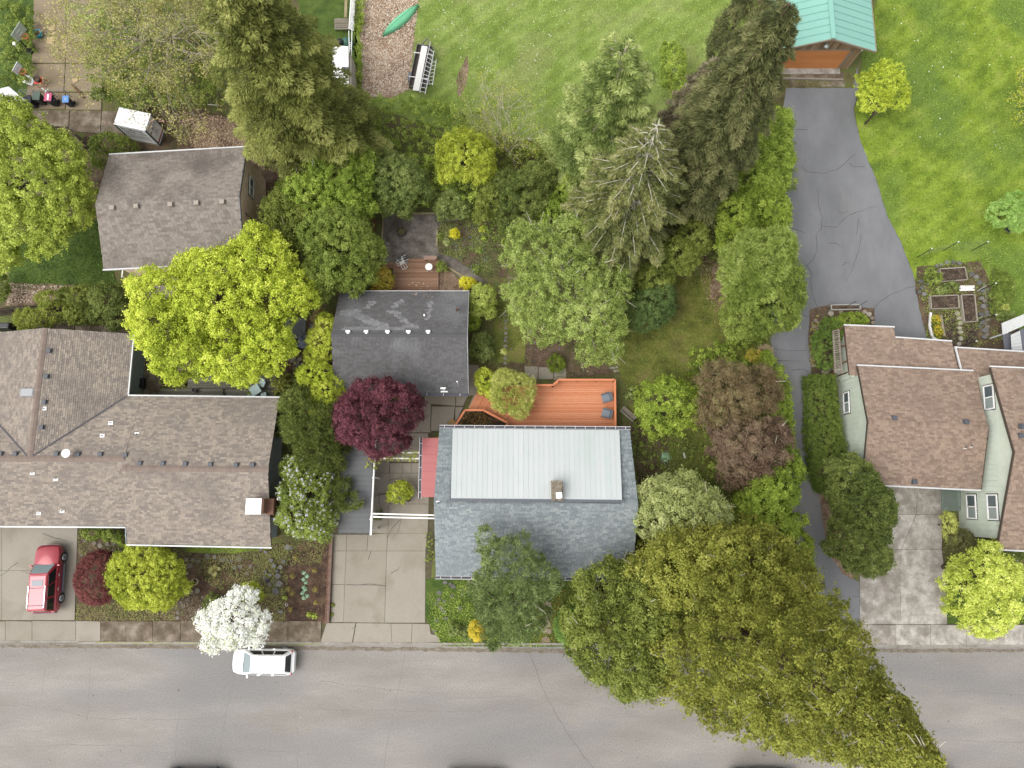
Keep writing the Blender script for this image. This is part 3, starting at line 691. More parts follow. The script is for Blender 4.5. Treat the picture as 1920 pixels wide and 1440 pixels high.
# back patio slabs, top left
G_tan = mat('tan_concrete', [(160, 142, 116), (176, 158, 132), (188, 172, 148)], s=.8, tint=.3, fine=.1, fs=12, stain=(138, 118, 94), ss=.5, sa=.6)
bp = thing('back_patio', None, None, tuple(at(110, 150)), kind='structure')
for q in [[(64, -30), (124, -30), (122, 118), (60, 118)], [(125, -30), (190, -30), (185, 118), (123, 118)], [(58, 120), (122, 120), (119, 172), (50, 172)], [(123, 120), (190, 120), (192, 172), (120, 172)]]: slab(bp, q, G_tan, .05, t=.4)
for q in [[(48, 173), (122, 174), (122, 204), (52, 204)], [(123, 174), (190, 175), (190, 206), (123, 205)]]: slab(bp, q, G_tan, .05, t=.3)
for q in [[(52, 207), (130, 207), (128, 246), (56, 246)], [(131, 207), (190, 208), (188, 250), (129, 247)], [(191, 208), (240, 208), (240, 250), (189, 250)]]: slab(bp, q, G_concM, .04)
# flagstone and concrete patios
fp = thing('side_patio', None, None, tuple(at(560, 620)), kind='structure')
M_blueconc = mat('blue_grey_concrete', [(140, 146, 154), (158, 164, 170)], s=1.5, tint=.2, fine=.1, fs=8, stain=(110, 112, 112), ss=1.2, sa=.5)
slab(fp, [(530, 595), (574, 594), (573, 628), (545, 640), (528, 632)], M_blueconc, .05); slab(fp, [(580, 606), (596, 606), (595, 624), (580, 623)], M_blueconc, .05)
fq = thing('grey_patio', None, None, tuple(at(400, 690)), kind='structure')
for q in [[(245, 640), (300, 640), (300, 745), (245, 745)], [(300, 640), (345, 640), (350, 700), (300, 722)], [(140, 612), (200, 610), (200, 640), (140, 640)], [(201, 612), (245, 612), (245, 640), (201, 640)], [(0, 740), (2, 740), (2, 742), (0, 742)][:0] or [(100, 600), (139, 600), (139, 630), (100, 630)]]: slab(fq, q, G_concM, .04, t=.5)
for q in [[(983, 686), (1009, 687), (1008, 711), (984, 710)], [(1010, 688), (1038, 689), (1037, 711), (1009, 711)], [(1039, 690), (1062, 691), (1061, 712), (1038, 712)], [(878, 684), (898, 684), (898, 740), (878, 742)]]: slab(dv, q, G_conc, .03, t=.1)
# stepping stones
def stones(root_name, L, m, zr=(.03, .08), sz=6, group=None):
    c = L[0]; r_ = thing(root_name, None, None, tuple(at(c[0], c[1])), kind='structure')
    for q in L:
        x, y = q[0], q[1]; d = (q[2] if len(q) > 2 else sz) / ppm(x, y); p = at(x, y); n = R.choice((5, 6, 7)); a0 = R.random() * 6
        poly = [(p.x + math.cos(a0 + 2 * PI * i / n) * d * R.uniform(.75, 1.1), p.y + math.sin(a0 + 2 * PI * i / n) * d * R.uniform(.65, .95)) for i in range(n)]
        s = MB(); z = R.uniform(*zr); s.prism(poly, -.02, z, t=R.random()); s.build('stone', m, r_, bevel=.015)
    return r_
M_stone = mat('flagstone', [(128, 120, 112), (152, 144, 134), (176, 168, 156)], s=2.5, tint=.6, fine=.15, fs=10, stain=(120, 118, 84), ss=1.5, sa=.5)
M_stoneG = mat('grey_rock', [(104, 102, 102), (134, 132, 130), (164, 160, 154)], s=3, tint=.6, fine=.2, fs=10, bump=.4)
M_stoneT = mat('tan_rock', [(150, 134, 116), (186, 172, 152), (214, 204, 186)], s=3, tint=.5, fine=.2, fs=10, bump=.4)
stones('stone_path', [(160, 1014, 4), (178, 1018, 5), (188, 1023, 6), (202, 1020, 5), (213, 1021, 5), (223, 1020, 5), (226, 1034, 4), (214, 1031, 5), (154, 1041, 4)], M_stone)
stones('stone_path', [(350, 1050, 6), (362, 1050, 6), (372, 1052, 5), (357, 1060, 6), (390, 1043, 7), (403, 1044, 5), (416, 1050, 6), (424, 1049, 6), (433, 1053, 6), (448, 1048, 7), (440, 1064, 6), (450, 1062, 5), (437, 1044, 5), (350, 1075, 5), (345, 1112, 7), (360, 1110, 6), (371, 1107, 6), (352, 1124, 5), (344, 1136, 5), (334, 1148, 5),
    (333, 1158, 5), (340, 1130, 4), (380, 1120, 4), (463, 1075, 5), (470, 1062, 5), (478, 1071, 4), (484, 1080, 4), (488, 1090, 4)], M_stone)
stones('rock_edging', [(522, 1080, 7), (524, 1094, 9), (518, 1108, 8), (527, 1063, 5), (532, 1052, 5), (521, 1070, 4), (515, 1060, 5), (510, 1050, 5), (500, 1035, 4), (505, 1042, 4), (540, 1025, 7), (547, 1028, 5), (490, 1030, 4), (497, 1082, 4), (500, 1072, 4), (508, 1078, 4), (512, 1090, 4), (528, 1146, 5), (488, 1108, 4), (506, 1096, 5)], M_stoneG, (.1, .25))
stones('flagstone_patch', [(541, 664, 8), (548, 673, 8), (536, 668, 6), (556, 680, 7), (562, 674, 6), (560, 688, 7), (551, 662, 5), (568, 684, 5), (553, 692, 5), (573, 735, 7), (568, 742, 5), (577, 748, 9), (574, 758, 9)], M_stone)
stones('step_path', [(1026, 1134, 9), (1022, 1150, 4), (1031, 1152, 5), (1026, 1158, 4), (1025, 1169, 9), (1021, 1182, 6), (1029, 1184, 7), (1024, 1201, 10)], M_stoneT, (.03, .06))
stones('rubble_path', [(824, 1112, 6), (823, 1124, 5), (827, 1140, 6), (862, 1141, 6), (818, 1132, 4), (818, 1164, 5), (833, 1147, 4), (836, 1159, 5), (835, 1092, 5), (845, 1095, 5), (850, 1100, 5), (833, 1128, 4), (848, 1117, 4), (815, 1184, 5), (870, 1190, 5), (875, 1205, 5), (885, 1207, 4), (895, 1207, 4), (905, 1207, 4), (916, 1206, 4)], M_stoneG)
L_ = []
for i, x in enumerate((937, 948, 959)):
    for j in range(12):
        if (i != 1 and j < 8) or (i == 1 and j % 1 == 0): L_.append((x + R.uniform(-1, 1), 592 + j * 8 + R.uniform(-1, 1), 4.2)) if i == 1 or j > 8 else None
stones('paver_path', [q for q in L_ if q], M_stone, (.02, .03))
stones('stone_bank', [(1528, 602, 5), (1524, 614, 5), (1527, 626, 4), (1522, 640, 4), (1524, 652, 4), (1521, 664, 4), (1520, 676, 5), (1524, 686, 4), (1556, 589, 7), (1575, 586, 5), (1620, 586, 5), (1628, 590, 6), (1632, 598, 5), (1634, 606, 5), (1530, 618, 4), (1534, 606, 4), (1545, 697, 8), (1530, 706, 6), (1551, 694, 5), (1560, 692, 4)], M_stoneT, (.15, .35))
stones('stone_bank', [(1775, 492, 5), (1786, 492, 5), (1797, 494, 5), (1764, 496, 4), (1756, 499, 4), (1726, 528, 5), (1728, 540, 5), (1731, 552, 5), (1722, 548, 4), (1738, 533, 4), (1820, 515, 6), (1830, 520, 6), (1836, 530, 6), (1840, 545, 6), (1838, 560, 5), (1842, 575, 6), (1838, 590, 6), (1841, 605, 6), (1846, 620, 7), (1836, 612, 5), (1844, 632, 6), (1850, 590, 5), (1825, 600, 3)], M_stoneG, (.05, .2))

# worn patches and gutter dirt on the street
M_patch = mat('street_patch', [(160, 156, 152), (174, 169, 163)], s=1.2, fine=.1, fs=14); M_gut = mat('gutter_dirt', [(134, 122, 104), (166, 156, 142)], s=2.5, fine=.25, fs=12)
sheet('gutter_dirt', [(-60, 1208), (372, 1209), (600, 1212), (1100, 1217), (1100, 1225), (640, 1219), (360, 1217), (-60, 1213)], .004, M_gut, jit=.06, step=.3, parent=st, kind='stuff'); sheet('gutter_dirt', [(1600, 1216), (1960, 1217), (1960, 1222), (1600, 1224)], .004, M_gut, jit=.05, step=.3, parent=st, kind='stuff')
s = MB()
for i in range(160): p = at(R.uniform(0, 1920), R.uniform(1216, 1440) if i % 3 else R.uniform(1214, 1222)); a = R.random() * 6; k = R.uniform(.03, .07); s.quad(*[(p.x + math.cos(a + q * 1.57) * k, p.y + math.sin(a + q * 1.57) * k * .7, .012) for q in range(4)], t=R.random())
s.build('debris', mat('debris', [(84, 72, 58), (150, 140, 120), (210, 204, 190)], tint=1), st, kind='stuff')
# ================================================================== BUILDINGS
def shg(name, a, b, c, st=None, **kw): return mat(name, [a, b, c], s=1.2, lo=.1, hi=.9, tint=.8, fine=.06, fs=12, stain=st, rough=.92, **kw)
S_ranch = shg('brown_blend_shingle', (154, 144, 136), (178, 165, 153), (198, 184, 168), (150, 140, 132))
S_garage = mat('charcoal_shingle', [(108, 107, 107), (130, 129, 130), (172, 171, 174)], s=.7, lo=.1, hi=.9, tint=.7, fine=.08, fs=10, stain=(156, 156, 158), ss=.4, sa=.6, slo=.5, shi=.68, rough=.92)
S_centre = shg('blue_grey_shingle', (130, 139, 143), (148, 157, 160), (164, 172, 172), (134, 142, 144), k=1.6)
S_taupe = mat('old_taupe_shingle', [(142, 132, 124), (170, 159, 149), (186, 176, 165)], s=.7, lo=.1, hi=.85, tint=.55, fine=.08, fs=10, stain=(116, 106, 100), ss=.3, sa=.75, slo=.48, shi=.68, rough=.92)
S_green = shg('reddish_shingle', (158, 136, 121), (181, 156, 138), (198, 173, 153), (156, 136, 122))
B_ranch = plain('ranch_underlay', (120, 108, 98), .9); B_cap = mat('ridge_shingle', [(150, 132, 122), (168, 150, 138)], s=2, tint=.6, fine=.06)
B_dark = plain('underlay_dark', (84, 82, 82), .9); B_green = plain('underlay_red', (112, 92, 82), .9)
M_gutter = plain('white_gutter', (226, 226, 226), .5, k=1.6)
M_wallT = mat('taupe_siding', [(178, 148, 128), (202, 174, 158)], s=2, k=.62, fine=.05, fs=8)
M_wallG = mat('sage_siding', [(178, 186, 172), (188, 195, 182)], s=1.2, k=.95, fine=.04, fs=8)
M_wallB = mat('blue_grey_siding', [(122, 132, 134), (138, 146, 148)], s=2, k=1.0, fine=.06)
M_wallW = mat('cream_wall', [(200, 192, 178), (214, 206, 194)], s=2, fine=.05)
M_brick = mat('red_brick', [(132, 96, 80), (158, 118, 98)], s=3, tint=.7, fine=.1)
M_vent = plain('slate_vent', (88, 92, 100), .6, k=1.7)
def wallbox(root, P, z0, z1, m, name='wall'):
    s = MB(); s.prism(P, z0, z1); return s.build(name, m, root)
def lerp(a, b, t): return tuple(Vector(a).lerp(Vector(b), t))
def gutter(root, p, q, w_=.1, h_=.12, m=None, name='gutter'):
    s = MB(); s.beam(p, q, w_, h_); return s.build(name, m or M_gutter, root)
def window(root, c, u, wd, ht, n, m_frame=None, m_sill=None, split=2, name='window'):
    """c centre, u horizontal unit along wall, n outward normal: frame of four bars, panes set back"""
    c, u, n = Vector(c), Vector(u), Vector(n); z = Vector((0, 0, 1)); m_frame = m_frame or M_white
    def bar(mb, a0, a1, b0, b1, d0, d1):
        P = []
        for b_ in (b0, b1):
            for a_, d_ in ((a0, d0), (a1, d0), (a1, d1), (a0, d1)): P.append(c + u * a_ + z * b_ + n * d_)
        mb.hexa(P)
    hw, hh, t = wd / 2, ht / 2, .09
    s = MB(); bar(s, -hw - .07, hw + .07, -hh - .07, hh + .07, .0, .03); f0 = s.build(name, MATS['window_surround'], root)
    s = MB()
    bar(s, -hw, hw, -hh, -hh + t, .03, .09); bar(s, -hw, hw, hh - t, hh, .03, .09); bar(s, -hw, -hw + t, -hh + t, hh - t, .03, .09); bar(s, hw - t, hw, -hh + t, hh - t, .03, .09)
    for i in range(1, split): x = -hw + wd * i / split; bar(s, x - t / 2, x + t / 2, -hh + t, hh - t, .03, .085)
    s.build('frame', m_frame, f0)
    for i in range(split):
        s = MB(); x0 = -hw + wd * i / split + t * .8; x1 = -hw + wd * (i + 1) / split - t * .8; bar(s, x0, x1, -hh + t, hh - t, .03, .045); s.build('pane', M_glass if (i or split == 1) else MATS['pale_pane'], f0)
plain('window_surround', (110, 112, 106), .6); glassy('pale_pane', (196, 208, 206))

# ---- ranch house
ra = thing('ranch_house', 'long single-storey ranch house with brown shingle roof and white gutters', 'house', (-28, 2, 0))
wallbox(ra, [(-45, -1.3), (-27.3, -1.4), (-27.3, -2.6), (-17.5, -2.8), (-17.5, 6.7), (-28.5, 6.8), (-28.5, 11.4), (-38.7, 11.4), (-38.7, 6.8), (-45, 6.8)], 0, 2.75, M_wallB)
s = MB(); s.quad((-17.5, -2.8, 2.75), (-17.5, 6.7, 2.75), (-17.5, 2.0, 4.25)); s.build('gable', M_wallB, ra); s = MB(); s.quad((-28.5, 11.4, 2.75), (-38.7, 11.4, 2.75), (-33.6, 11.4, 4.1)); s.build('gable', M_wallB, ra)
rp = [([(-27, -3.1, 2.9), (-16.9, -3.3, 2.9), (-16.9, 2.0, 4.4), (-27, 2.1, 4.4)]), ([(-16.9, 7.2, 2.9), (-28.0, 7.35, 2.9), (-27.0, 6.5, 3.15), (-27, 2.1, 4.4), (-16.9, 2.0, 4.4)]),
      ([(-45, -1.8, 2.9), (-27, -1.9, 2.9), (-27, 2.75, 4.25), (-45, 2.8, 4.25)]), ([(-27, 6.5, 3.13), (-28, 7.32, 2.89), (-33.6, 2.8, 4.25), (-27, 2.75, 4.25)]),
      ([(-28, 7.32, 2.89), (-28, 12.0, 2.89), (-33.6, 12.1, 4.26), (-33.6, 2.8, 4.26)]), ([(-39.2, 12.0, 2.89), (-39.2, 7.32, 2.89), (-33.6, 2.8, 4.26), (-33.6, 12.1, 4.26)]),
      ([(-39.2, 7.32, 2.89), (-45, 7.35, 2.89), (-45, 2.8, 4.25), (-33.6, 2.8, 4.25)])]
rp[3] = [(-27.0, 7.34, 2.89), (-28, 7.34, 2.89), (-33.6, 2.8, 4.25), (-27, 2.75, 4.25)]
rp[1] = [(-16.9, 7.2, 2.9), (-27.0, 7.34, 2.9), (-27, 2.1, 4.4), (-16.9, 2.0, 4.4)]
for i, P in enumerate(rp): roof_plane(ra, P, S_ranch, B_ranch, .143, (.16, .42), seed=i + 1)
for p, q in (((-27.0, 2.1, 4.42), (-16.85, 2.0, 4.42)), ((-45, 2.8, 4.27), (-27, 2.75, 4.27)), ((-33.6, 2.9, 4.28), (-33.6, 12.1, 4.28))): ridge_cap(ra, p, q, B_cap, .42)
for p, q in (((-28.05, 7.3, 2.97), (-33.4, 2.95, 4.27)), ((-39.1, 7.3, 2.97), (-33.8, 2.95, 4.27))): gutter(ra, p, q, .09, .02, plain('valley_metal', (92, 88, 98), .5), 'valley')
for p, q in (((-45, -1.9, 2.84), (-27, -2.0, 2.84)), ((-27.05, -3.2, 2.84), (-16.85, -3.4, 2.84)), ((-16.85, 7.28, 2.84), (-27.95, 7.42, 2.84)), ((-27.93, 7.48, 2.84), (-27.93, 12.0, 2.84))): gutter(ra, p, q)
gutter(ra, (-27.05, -3.1, 2.86), (-27.05, -1.95, 3.15), .05, .2, M_wallB, 'fascia')
def zr(x, y):   # ranch roof height
    if x > -27: return 4.4 - abs(y - 2.05) * .288
    if y > 2.8 and abs(x + 33.6) < (y - 2.8) * 1.24: return 4.26 - abs(x + 33.6) * .245
    return 4.25 - abs(y - 2.78) * .29
def on_ranch(px, py):
    z = 4.0
    for _ in range(6): p = at(px, py, z); z = zr(p.x, p.y)
    return p.x, p.y, z
for px, py in ((93, 658), (88, 706), (84, 754), (79, 801), (2, 851), (30, 851), (107, 851), (147, 852), (189, 852), (236, 853), (263, 869), (306, 869), (348, 870), (395, 871), (443, 872), (474, 872)): vent(ra, *on_ranch(px, py), M_vent)
for px, py in ((83, 766), (208, 793), (192, 817), (257, 814), (61, 887), (105, 898), (117, 958), (73, 962)): pipe(ra, *on_ranch(px, py))
x, y, z = on_ranch(53, 736); s = MB(); s.obox((x, y), .95, .6, z - .1, z + .16); sk = s.build('skylight', M_steel, ra, bevel=.03); s = MB(); s.obox((x, y), .8, .46, z + .12, z + .175); s.build('pane', plain('skylight_dome', (178, 182, 186), .2), sk)
x, y, z = on_ranch(136, 851); s = MB(); s.tube((x, y, z), (x, y, z + .5), .03, .03, 6); s.lathe((x - .1, y, z + .5), [(.02, -.02), (.2, .02), (.29, .08), (.3, .09), (.27, .09)], 18); s.build('satellite_dish', M_white, ra, smooth=False)
# chimney
s = MB(); s.box(-18.0, -16.93, -1.0, 0, 3.3, 4.75); s.box(-17.5, -16.15, -1.3, .15, 0, 2.6); s.box(-17.0, -16.5, -1.1, 0, 2.6, 4.0); ch = s.build('chimney', M_brick, ra)
s = MB(); s.box(-18.12, -17.05, -1.05, .02, 4.75, 4.85); s.build('chimney_cap', M_white, ch, bevel=.02)
window(ra, (-17.49, 5.4, 1.5), (0, 1, 0), 1.4, 1.1, (1, 0, 0))

# ---- centre house with shed dormer
ch_ = thing('blue_grey_house', 'house with blue-grey shingle roof and a big pale metal dormer roof', 'house', (1.6, -.2, 0))
wallbox(ch_, [(-4.7, -4.7), (7.8, -4.8), (7.9, 4.4), (-4.7, 4.5)], 0, 3.1, M_wallW)
s = MB(); s.quad((-4.7, 4.5, 3.1), (-4.7, -4.7, 3.1), (-4.7, -.3, 5.5)); s.build('gable', M_wallW, ch_); s = MB(); s.quad((7.8, -4.7, 3.1), (7.8, 4.4, 3.1), (7.8, -.3, 5.5)); s.build('gable', M_wallW, ch_)
zE, zR = 3.2, 5.72
roof_plane(ch_, [(-5.27, -5.25, zE), (8.35, -5.4, zE), (8.42, -.32, zR), (-5.22, -.3, zR)], S_centre, B_dark, .143, (.18, .4), seed=21)
roof_plane(ch_, [(8.45, 4.86, zE), (-5.2, 4.98, zE), (-5.22, -.3, zR), (8.42, -.32, zR)], S_centre, B_dark, .143, (.18, .4), seed=22)
ridge_cap(ch_, (-5.2, -.3, zR + .02), (-4.1, -.31, zR + .02), S_centre, .5, .5); ridge_cap(ch_, (7.3, -.31, zR + .02), (8.42, -.32, zR + .02), S_centre, .5, .5)
M_mint = mat('pale_metal', [(214, 222, 220), (224, 229, 229), (230, 233, 234)], s=.5, tint=.5, stretch=(1, .25, 1), rough=.45, stain=(200, 220, 212), ss=.7, sa=.35, slo=.5, shi=.7, k=1.6)
M_fascia = plain('slate_fascia', (112, 116, 126), .6)
dm = MB(); dm.hexa([(-4.15, -.02, 5.2), (7.35, -.14, 5.2), (7.6, 4.6, 3.0), (-4.15, 4.7, 3.0), (-4.15, -.02, 5.88), (7.35, -.14, 5.88), (7.6, 4.6, 3.3), (-4.15, 4.7, 3.3)]); dmo = dm.build('dormer', M_fascia, ch_)
n = 33
for i in range(n):      # standing seam panels, eave to ridge
    a0, a1 = i / n, (i + 1) / n; tN = (-4.25, 4.95, 3.32), (7.66, 4.83, 3.32); tS = (-4.08, -.0, 5.95), (7.3, -.1, 5.95)
    A, B = lerp(*tN, a0), lerp(*tN, a1); C_, D = lerp(*tS, a1), lerp(*tS, a0); e = Vector((.012, 0, 0)); up = Vector((0, 0, .03)); t = .9 if i in (12, 13) or i == n - 4 else R.uniform(.1, .6)
    s = MB(); P = [Vector(A) + e, Vector(B) - e, Vector(C_) - e, Vector(D) + e]; s.hexa([p for p in P] + [p + up for p in P], t)
    s.beam(Vector(B) + up * 1.1, Vector(C_) + up * 1.1, .022, .02, t=t); s.build('roof_panel', M_mint, dmo)
gutter(ch_, (-4.15, -.07, 5.93), (7.35, -.17, 5.93), .2, .1, M_fascia, 'ridge_flashing')
s = MB(); s.box(2.66, 3.34, -.12, 1.15, 5.2, 6.25); ck = s.build('chimney', M_dark, ch_)
M_brickT = mat('tan_brick', [(140, 128, 110), (170, 158, 138), (196, 186, 166)], s=4, tint=.8, fine=.1)
for r_ in range(4):                       # brick courses on the sides and the top
    for zc in range(10):
        pass
sbk = MB()
for zc in range(11):
    z0 = 5.25 + zc * .09
    for (fx, fy, dx, dy, L_) in ((2.62, -.15, 1, 0, .76), (2.62, 1.15, 1, 0, .76), (2.62, -.12, 0, 1, 1.27), (3.34, -.12, 0, 1, 1.27)):
        x = -(zc % 2) * .1
        while x < L_ - .01:
            a0, a1 = max(0, x), min(L_, x + .19); x += .2
            if a1 - a0 < .02: continue
            if dx: sbk.box(fx + a0, fx + a1, fy, fy + .03, z0, z0 + .08, R.random())
            else: sbk.box(fx, fx + .04, fy + a0, fy + a1, z0, z0 + .08, R.random())
sbk.build('brick', M_brickT, ck, kind='stuff')
for j in range(13):
    for i in range(4):
        x0 = 2.66 + i * .2 - (j % 2) * .1; x1 = min(x0 + .188, 3.34); x0 = max(x0, 2.66)
        if x1 - x0 < .03: continue
        s = MB(); s.box(x0, x1, -.1 + j * .098, -.1 + j * .098 + .088, 6.25, 6.29 + R.uniform(0, .012), R.random()); s.build('brick', M_brickT, ck)
s = MB(); s.obox((3.1, .22), .4, .42, 6.3, 6.62, .1); s.build('flue_cap', M_white, ck, bevel=.04)
# gutters with brackets
def hung_gutter(root, p, q, n_, m=None):
    p, q = Vector(p), Vector(q); d = (q - p).normalized(); o_ = Vector((d.y, -d.x, 0))
    s = MB(); s.beam(p + o_ * .1, q + o_ * .1, .035, .1); s.beam(p + Vector((0, 0, -.05)), q + Vector((0, 0, -.05)), .2, .02); g_ = s.build('gutter', m or M_gutter, root)
    s = MB(); s.beam(p + Vector((0, 0, -.035)) + o_ * .01, q + Vector((0, 0, -.035)) + o_ * .01, .15, .012); s.build('gutter_trough', plain('gutter_inside', (74, 72, 86), .5) if 'gutter_inside' not in MATS else MATS['gutter_inside'], g_)
    for i in range(n_):
        c = p.lerp(q, (i + .5) / n_); s = MB(); s.beam(c - o_ * .08 + Vector((0, 0, .01)), c + o_ * .11 + Vector((0, 0, .01)), .04, .02); s.build('bracket', M_gutter, g_)
hung_gutter(ch_, (8.5, 4.98, 3.2), (-5.2, 5.1, 3.2), 19); hung_gutter(ch_, (-5.3, -5.37, 3.16), (8.35, -5.52, 3.16), 19)
pipe(ch_, -4.67, .95, 4.55 + .4, r=.06, fl=.12); pipe(ch_, -4.95, -.25, 5.7, r=.04, h=.5, fl=.25)
s = MB(); s.path([(-4.9, -.5, 5.65), (-4.6, -1.1, 5.9)], [.02, .02], 4); s.path([(-4.95, -.35, 5.7), (-4.9, -.3, 6.3)], [.03, .03], 5); s.build('aerial', M_steel, ch_)
# red awning along the west side
aw = []
M_red = mat('red_metal', [(200, 110, 110), (210, 122, 120)], s=.8, fine=.03, rough=.45, tint=.3)
for i in range(7):
    y0, y1 = .1 + i * .6, .7 + i * .6; s = MB()
    P = [(-6.47, y0 + .01, 2.66), (-5.0, y0 + .01, 3.0), (-5.0, y1 - .01, 3.0), (-6.47, y1 - .01, 2.66)]
    s.hexa(P + [(a, b, c + .03) for a, b, c in P], R.random()); s.beam((-6.47, y1, 2.7), (-5.0, y1, 3.04), .03, .04); s.build('awning_panel', M_red, ch_)
hung_gutter(ch_, (-6.56, 4.38, 2.68), (-6.56, .02, 2.68), 5)
for y in (.15, 4.2): s = MB(); s.box(-6.5, -6.4, y, y + .1, 0, 2.6); s.build('post', M_white, ch_)
for y0, y1, x in ((-2.3, -.9, -5.2),): s = MB(); s.box(x - .25, x, y0, y1, 0, .5); s.build('step', M_brick, ch_)

# ---- garage / workshop with charcoal roof
ga = thing('charcoal_roof_workshop', 'detached workshop with weathered charcoal shingle roof and white ridge vents', 'outbuilding', (-8.1, 11.5, 0))
wallbox(ga, [(-12.5, 8.1), (-3.8, 8.0), (-3.8, 14.8), (-12.5, 14.9)], 0, 2.5, M_wallT)
s = MB(); s.quad((-12.5, 14.9, 2.5), (-12.5, 8.1, 2.5), (-12.5, 11.5, 3.9)); s.build('gable', M_wallT, ga); s = MB(); s.quad((-3.8, 8.0, 2.5), (-3.8, 14.8, 2.5), (-3.8, 11.5, 3.9)); s.build('gable', M_wallT, ga)
roof_plane(ga, [(-13.05, 7.75, 2.6), (-3.26, 7.62, 2.6), (-3.22, 11.6, 4.15), (-13.0, 11.65, 4.15)], S_garage, B_dark, .15, (.3, .31), seed=31, pale=[])
roof_plane(ga, [(-3.3, 15.32, 2.6), (-12.95, 15.32, 2.6), (-13.0, 11.65, 4.15), (-3.22, 11.6, 4.15)], S_garage, B_dark, .15, (.3, .31), seed=32, pale=[W2(q, 3.5) for q in ([(632, 578), (666, 577), (690, 592), (735, 612), (700, 612), (668, 596), (640, 590)], [(722, 577), (748, 580), (770, 604), (790, 616), (745, 618), (760, 608)], [(690, 560), (705, 560), (690, 577), (678, 577)], [(745, 555), (758, 555), (740, 577), (730, 577)], [(800, 560), (812, 560), (806, 600), (798, 600)], [(645, 612), (760, 614), (760, 622), (645, 620)])])
ridge_cap(ga, (-13.0, 11.65, 4.17), (-3.2, 11.6, 4.17), plain('ridge_charcoal', (104, 104, 106), .9), .34)
s = MB(); s.beam((-13.0, 15.38, 2.6), (-3.25, 15.38, 2.6), .04, .1); s.build('gutter', M_gutter, ga); s = MB(); s.beam((-3.2, 7.6, 2.66), (-3.2, 11.6, 4.2), .04, .06); s.beam((-3.2, 11.6, 4.2), (-3.24, 15.4, 2.66), .04, .06); s.build('drip_edge', plain('pale_edge', (200, 204, 208), .5), ga)
hung_gutter(ga, (-12.9, 7.6, 2.6), (-3.2, 7.5, 2.6), 8, M_fascia)
for px in (653, 687, 727, 766, 803):
    p = at(px, 622, 4.1); s = MB(); s.obox((p.x, p.y), .3, .16, 3.9, 4.28); s.obox((p.x, p.y - .1), .16, .12, 3.9, 4.18); s.build('vent', M_white, ga)
def on_ga(px, py):
    z = 3.4
    for _ in range(6): p = at(px, py, z); z = 4.15 - abs(p.y - 11.62) * .4
    return p.x, p.y, z
x, y, z = on_ga(857, 581); s = MB(); s.tube((x, y, z - .1), (x, y, z + .25), .08, .08, 8); s.build('vent_pipe', plain('rusty_pipe', (120, 70, 50), .8), ga)
x, y, z = on_ga(796, 592); s = MB(); s.tube((x, y, z - .1), (x, y, z + .2), .07, .07, 8); s.build('vent_pipe', M_white, ga)
x, y, z = on_ga(833, 733); s = MB(); s.obox((x, y), .5, .22, z - .05, z + .06); s.tube((x, y, z), (x, y + .05, z + .9), .06, .06, 8); s.beam((x - .18, y + .05, z + .9), (x + .18, y + .05, z + .9), .12, .1); s.build('flue', M_white, ga)
x, y, z = on_ga(860, 722); s = MB(); s.tube((x, y, z - .1), (x, y, z + 1.4), .018, .018, 5); s.tube((x, y, z + 1.4), (x, y, z + 1.55), .05, .05, 6); s.build('aerial', M_white, ga)
x, y, z = on_ga(793, 655); cover('leaf_litter', [(770, 555), (815, 552), (822, 582), (790, 580)], 14, leafmat('litter', [(150, 110, 90), (200, 170, 150)]), .1, .06, .04, parent=ga, z=3.3, cat=None)

# ---- taupe two-storey outbuilding
ta = thing('taupe_gabled_house', 'tall tan gabled house with weathered taupe shingle roof', 'house', (-24.8, 21, 0))
tn = [(-30.14, 25.32), (-19.9, 25.95), (-19.5, 17.0), (-29.65, 16.45)]; rW, rE = (-29.85, 20.8), (-19.6, 21.4)
wt = [(-29.6, 24.9), (-20.0, 25.5), (-19.62, 17.5), (-29.15, 16.95)]
wallbox(ta, wt[::-1], 0, 4.35, M_wallT)
s = MB(); s.quad((wt[2][0], wt[2][1], 4.35), (wt[1][0], wt[1][1], 4.35), (-19.75, 21.4, 5.7)); s.build('gable', M_wallT, ta); s = MB(); s.quad((wt[0][0], wt[0][1], 4.35), (wt[3][0], wt[3][1], 4.35), (-29.4, 20.85, 5.7)); s.build('gable', M_wallT, ta)
roof_plane(ta, [(*tn[3], 4.5), (*tn[2], 4.5), (*rE, 5.9), (*rW, 5.9)], S_taupe, B_dark, .17, (.3, .31), seed=41)
roof_plane(ta, [(*tn[1], 4.5), (*tn[0], 4.5), (*rW, 5.9), (*rE, 5.9)], S_taupe, B_dark, .17, (.3, .31), seed=42)
gutter(ta, (-29.7, 16.38, 4.46), (-19.5, 16.93, 4.46)); gutter(ta, (-30.14, 25.4, 4.46), (-19.9, 26.03, 4.46), .1)
s = MB(); s.beam((-19.47, 16.95, 4.5), (-19.55, 21.4, 5.9), .04, .16); s.beam((-19.55, 21.4, 5.9), (-19.85, 26, 4.5), .04, .16); s.build('barge_board', M_fascia, ta)
for px, py in ((211, 390), (256, 387), (320, 384), (369, 381), (417, 379)):
    p = at(px, py, 5.85); s = MB(); s.obox((p.x, p.y), .34, .32, 5.6, 6.0, .05); s.build('vent', plain('tan_vent', (196, 184, 170), .6) if 'tan_vent' not in MATS else MATS['tan_vent'], ta, bevel=.02)
for y, z in ((19.3, 3.2), (23.4, 3.2)): window(ta, (-19.71 - (y - 17.5) * .047 + .1, y, z), (-.047, 1, 0), 1.5, .85, (1, .05, 0))
s = MB(); s.box(-19.76, -19.70, 20.8, 20.92, 0, 4.3); s.build('downpipe', MATS['tan_vent'], ta)
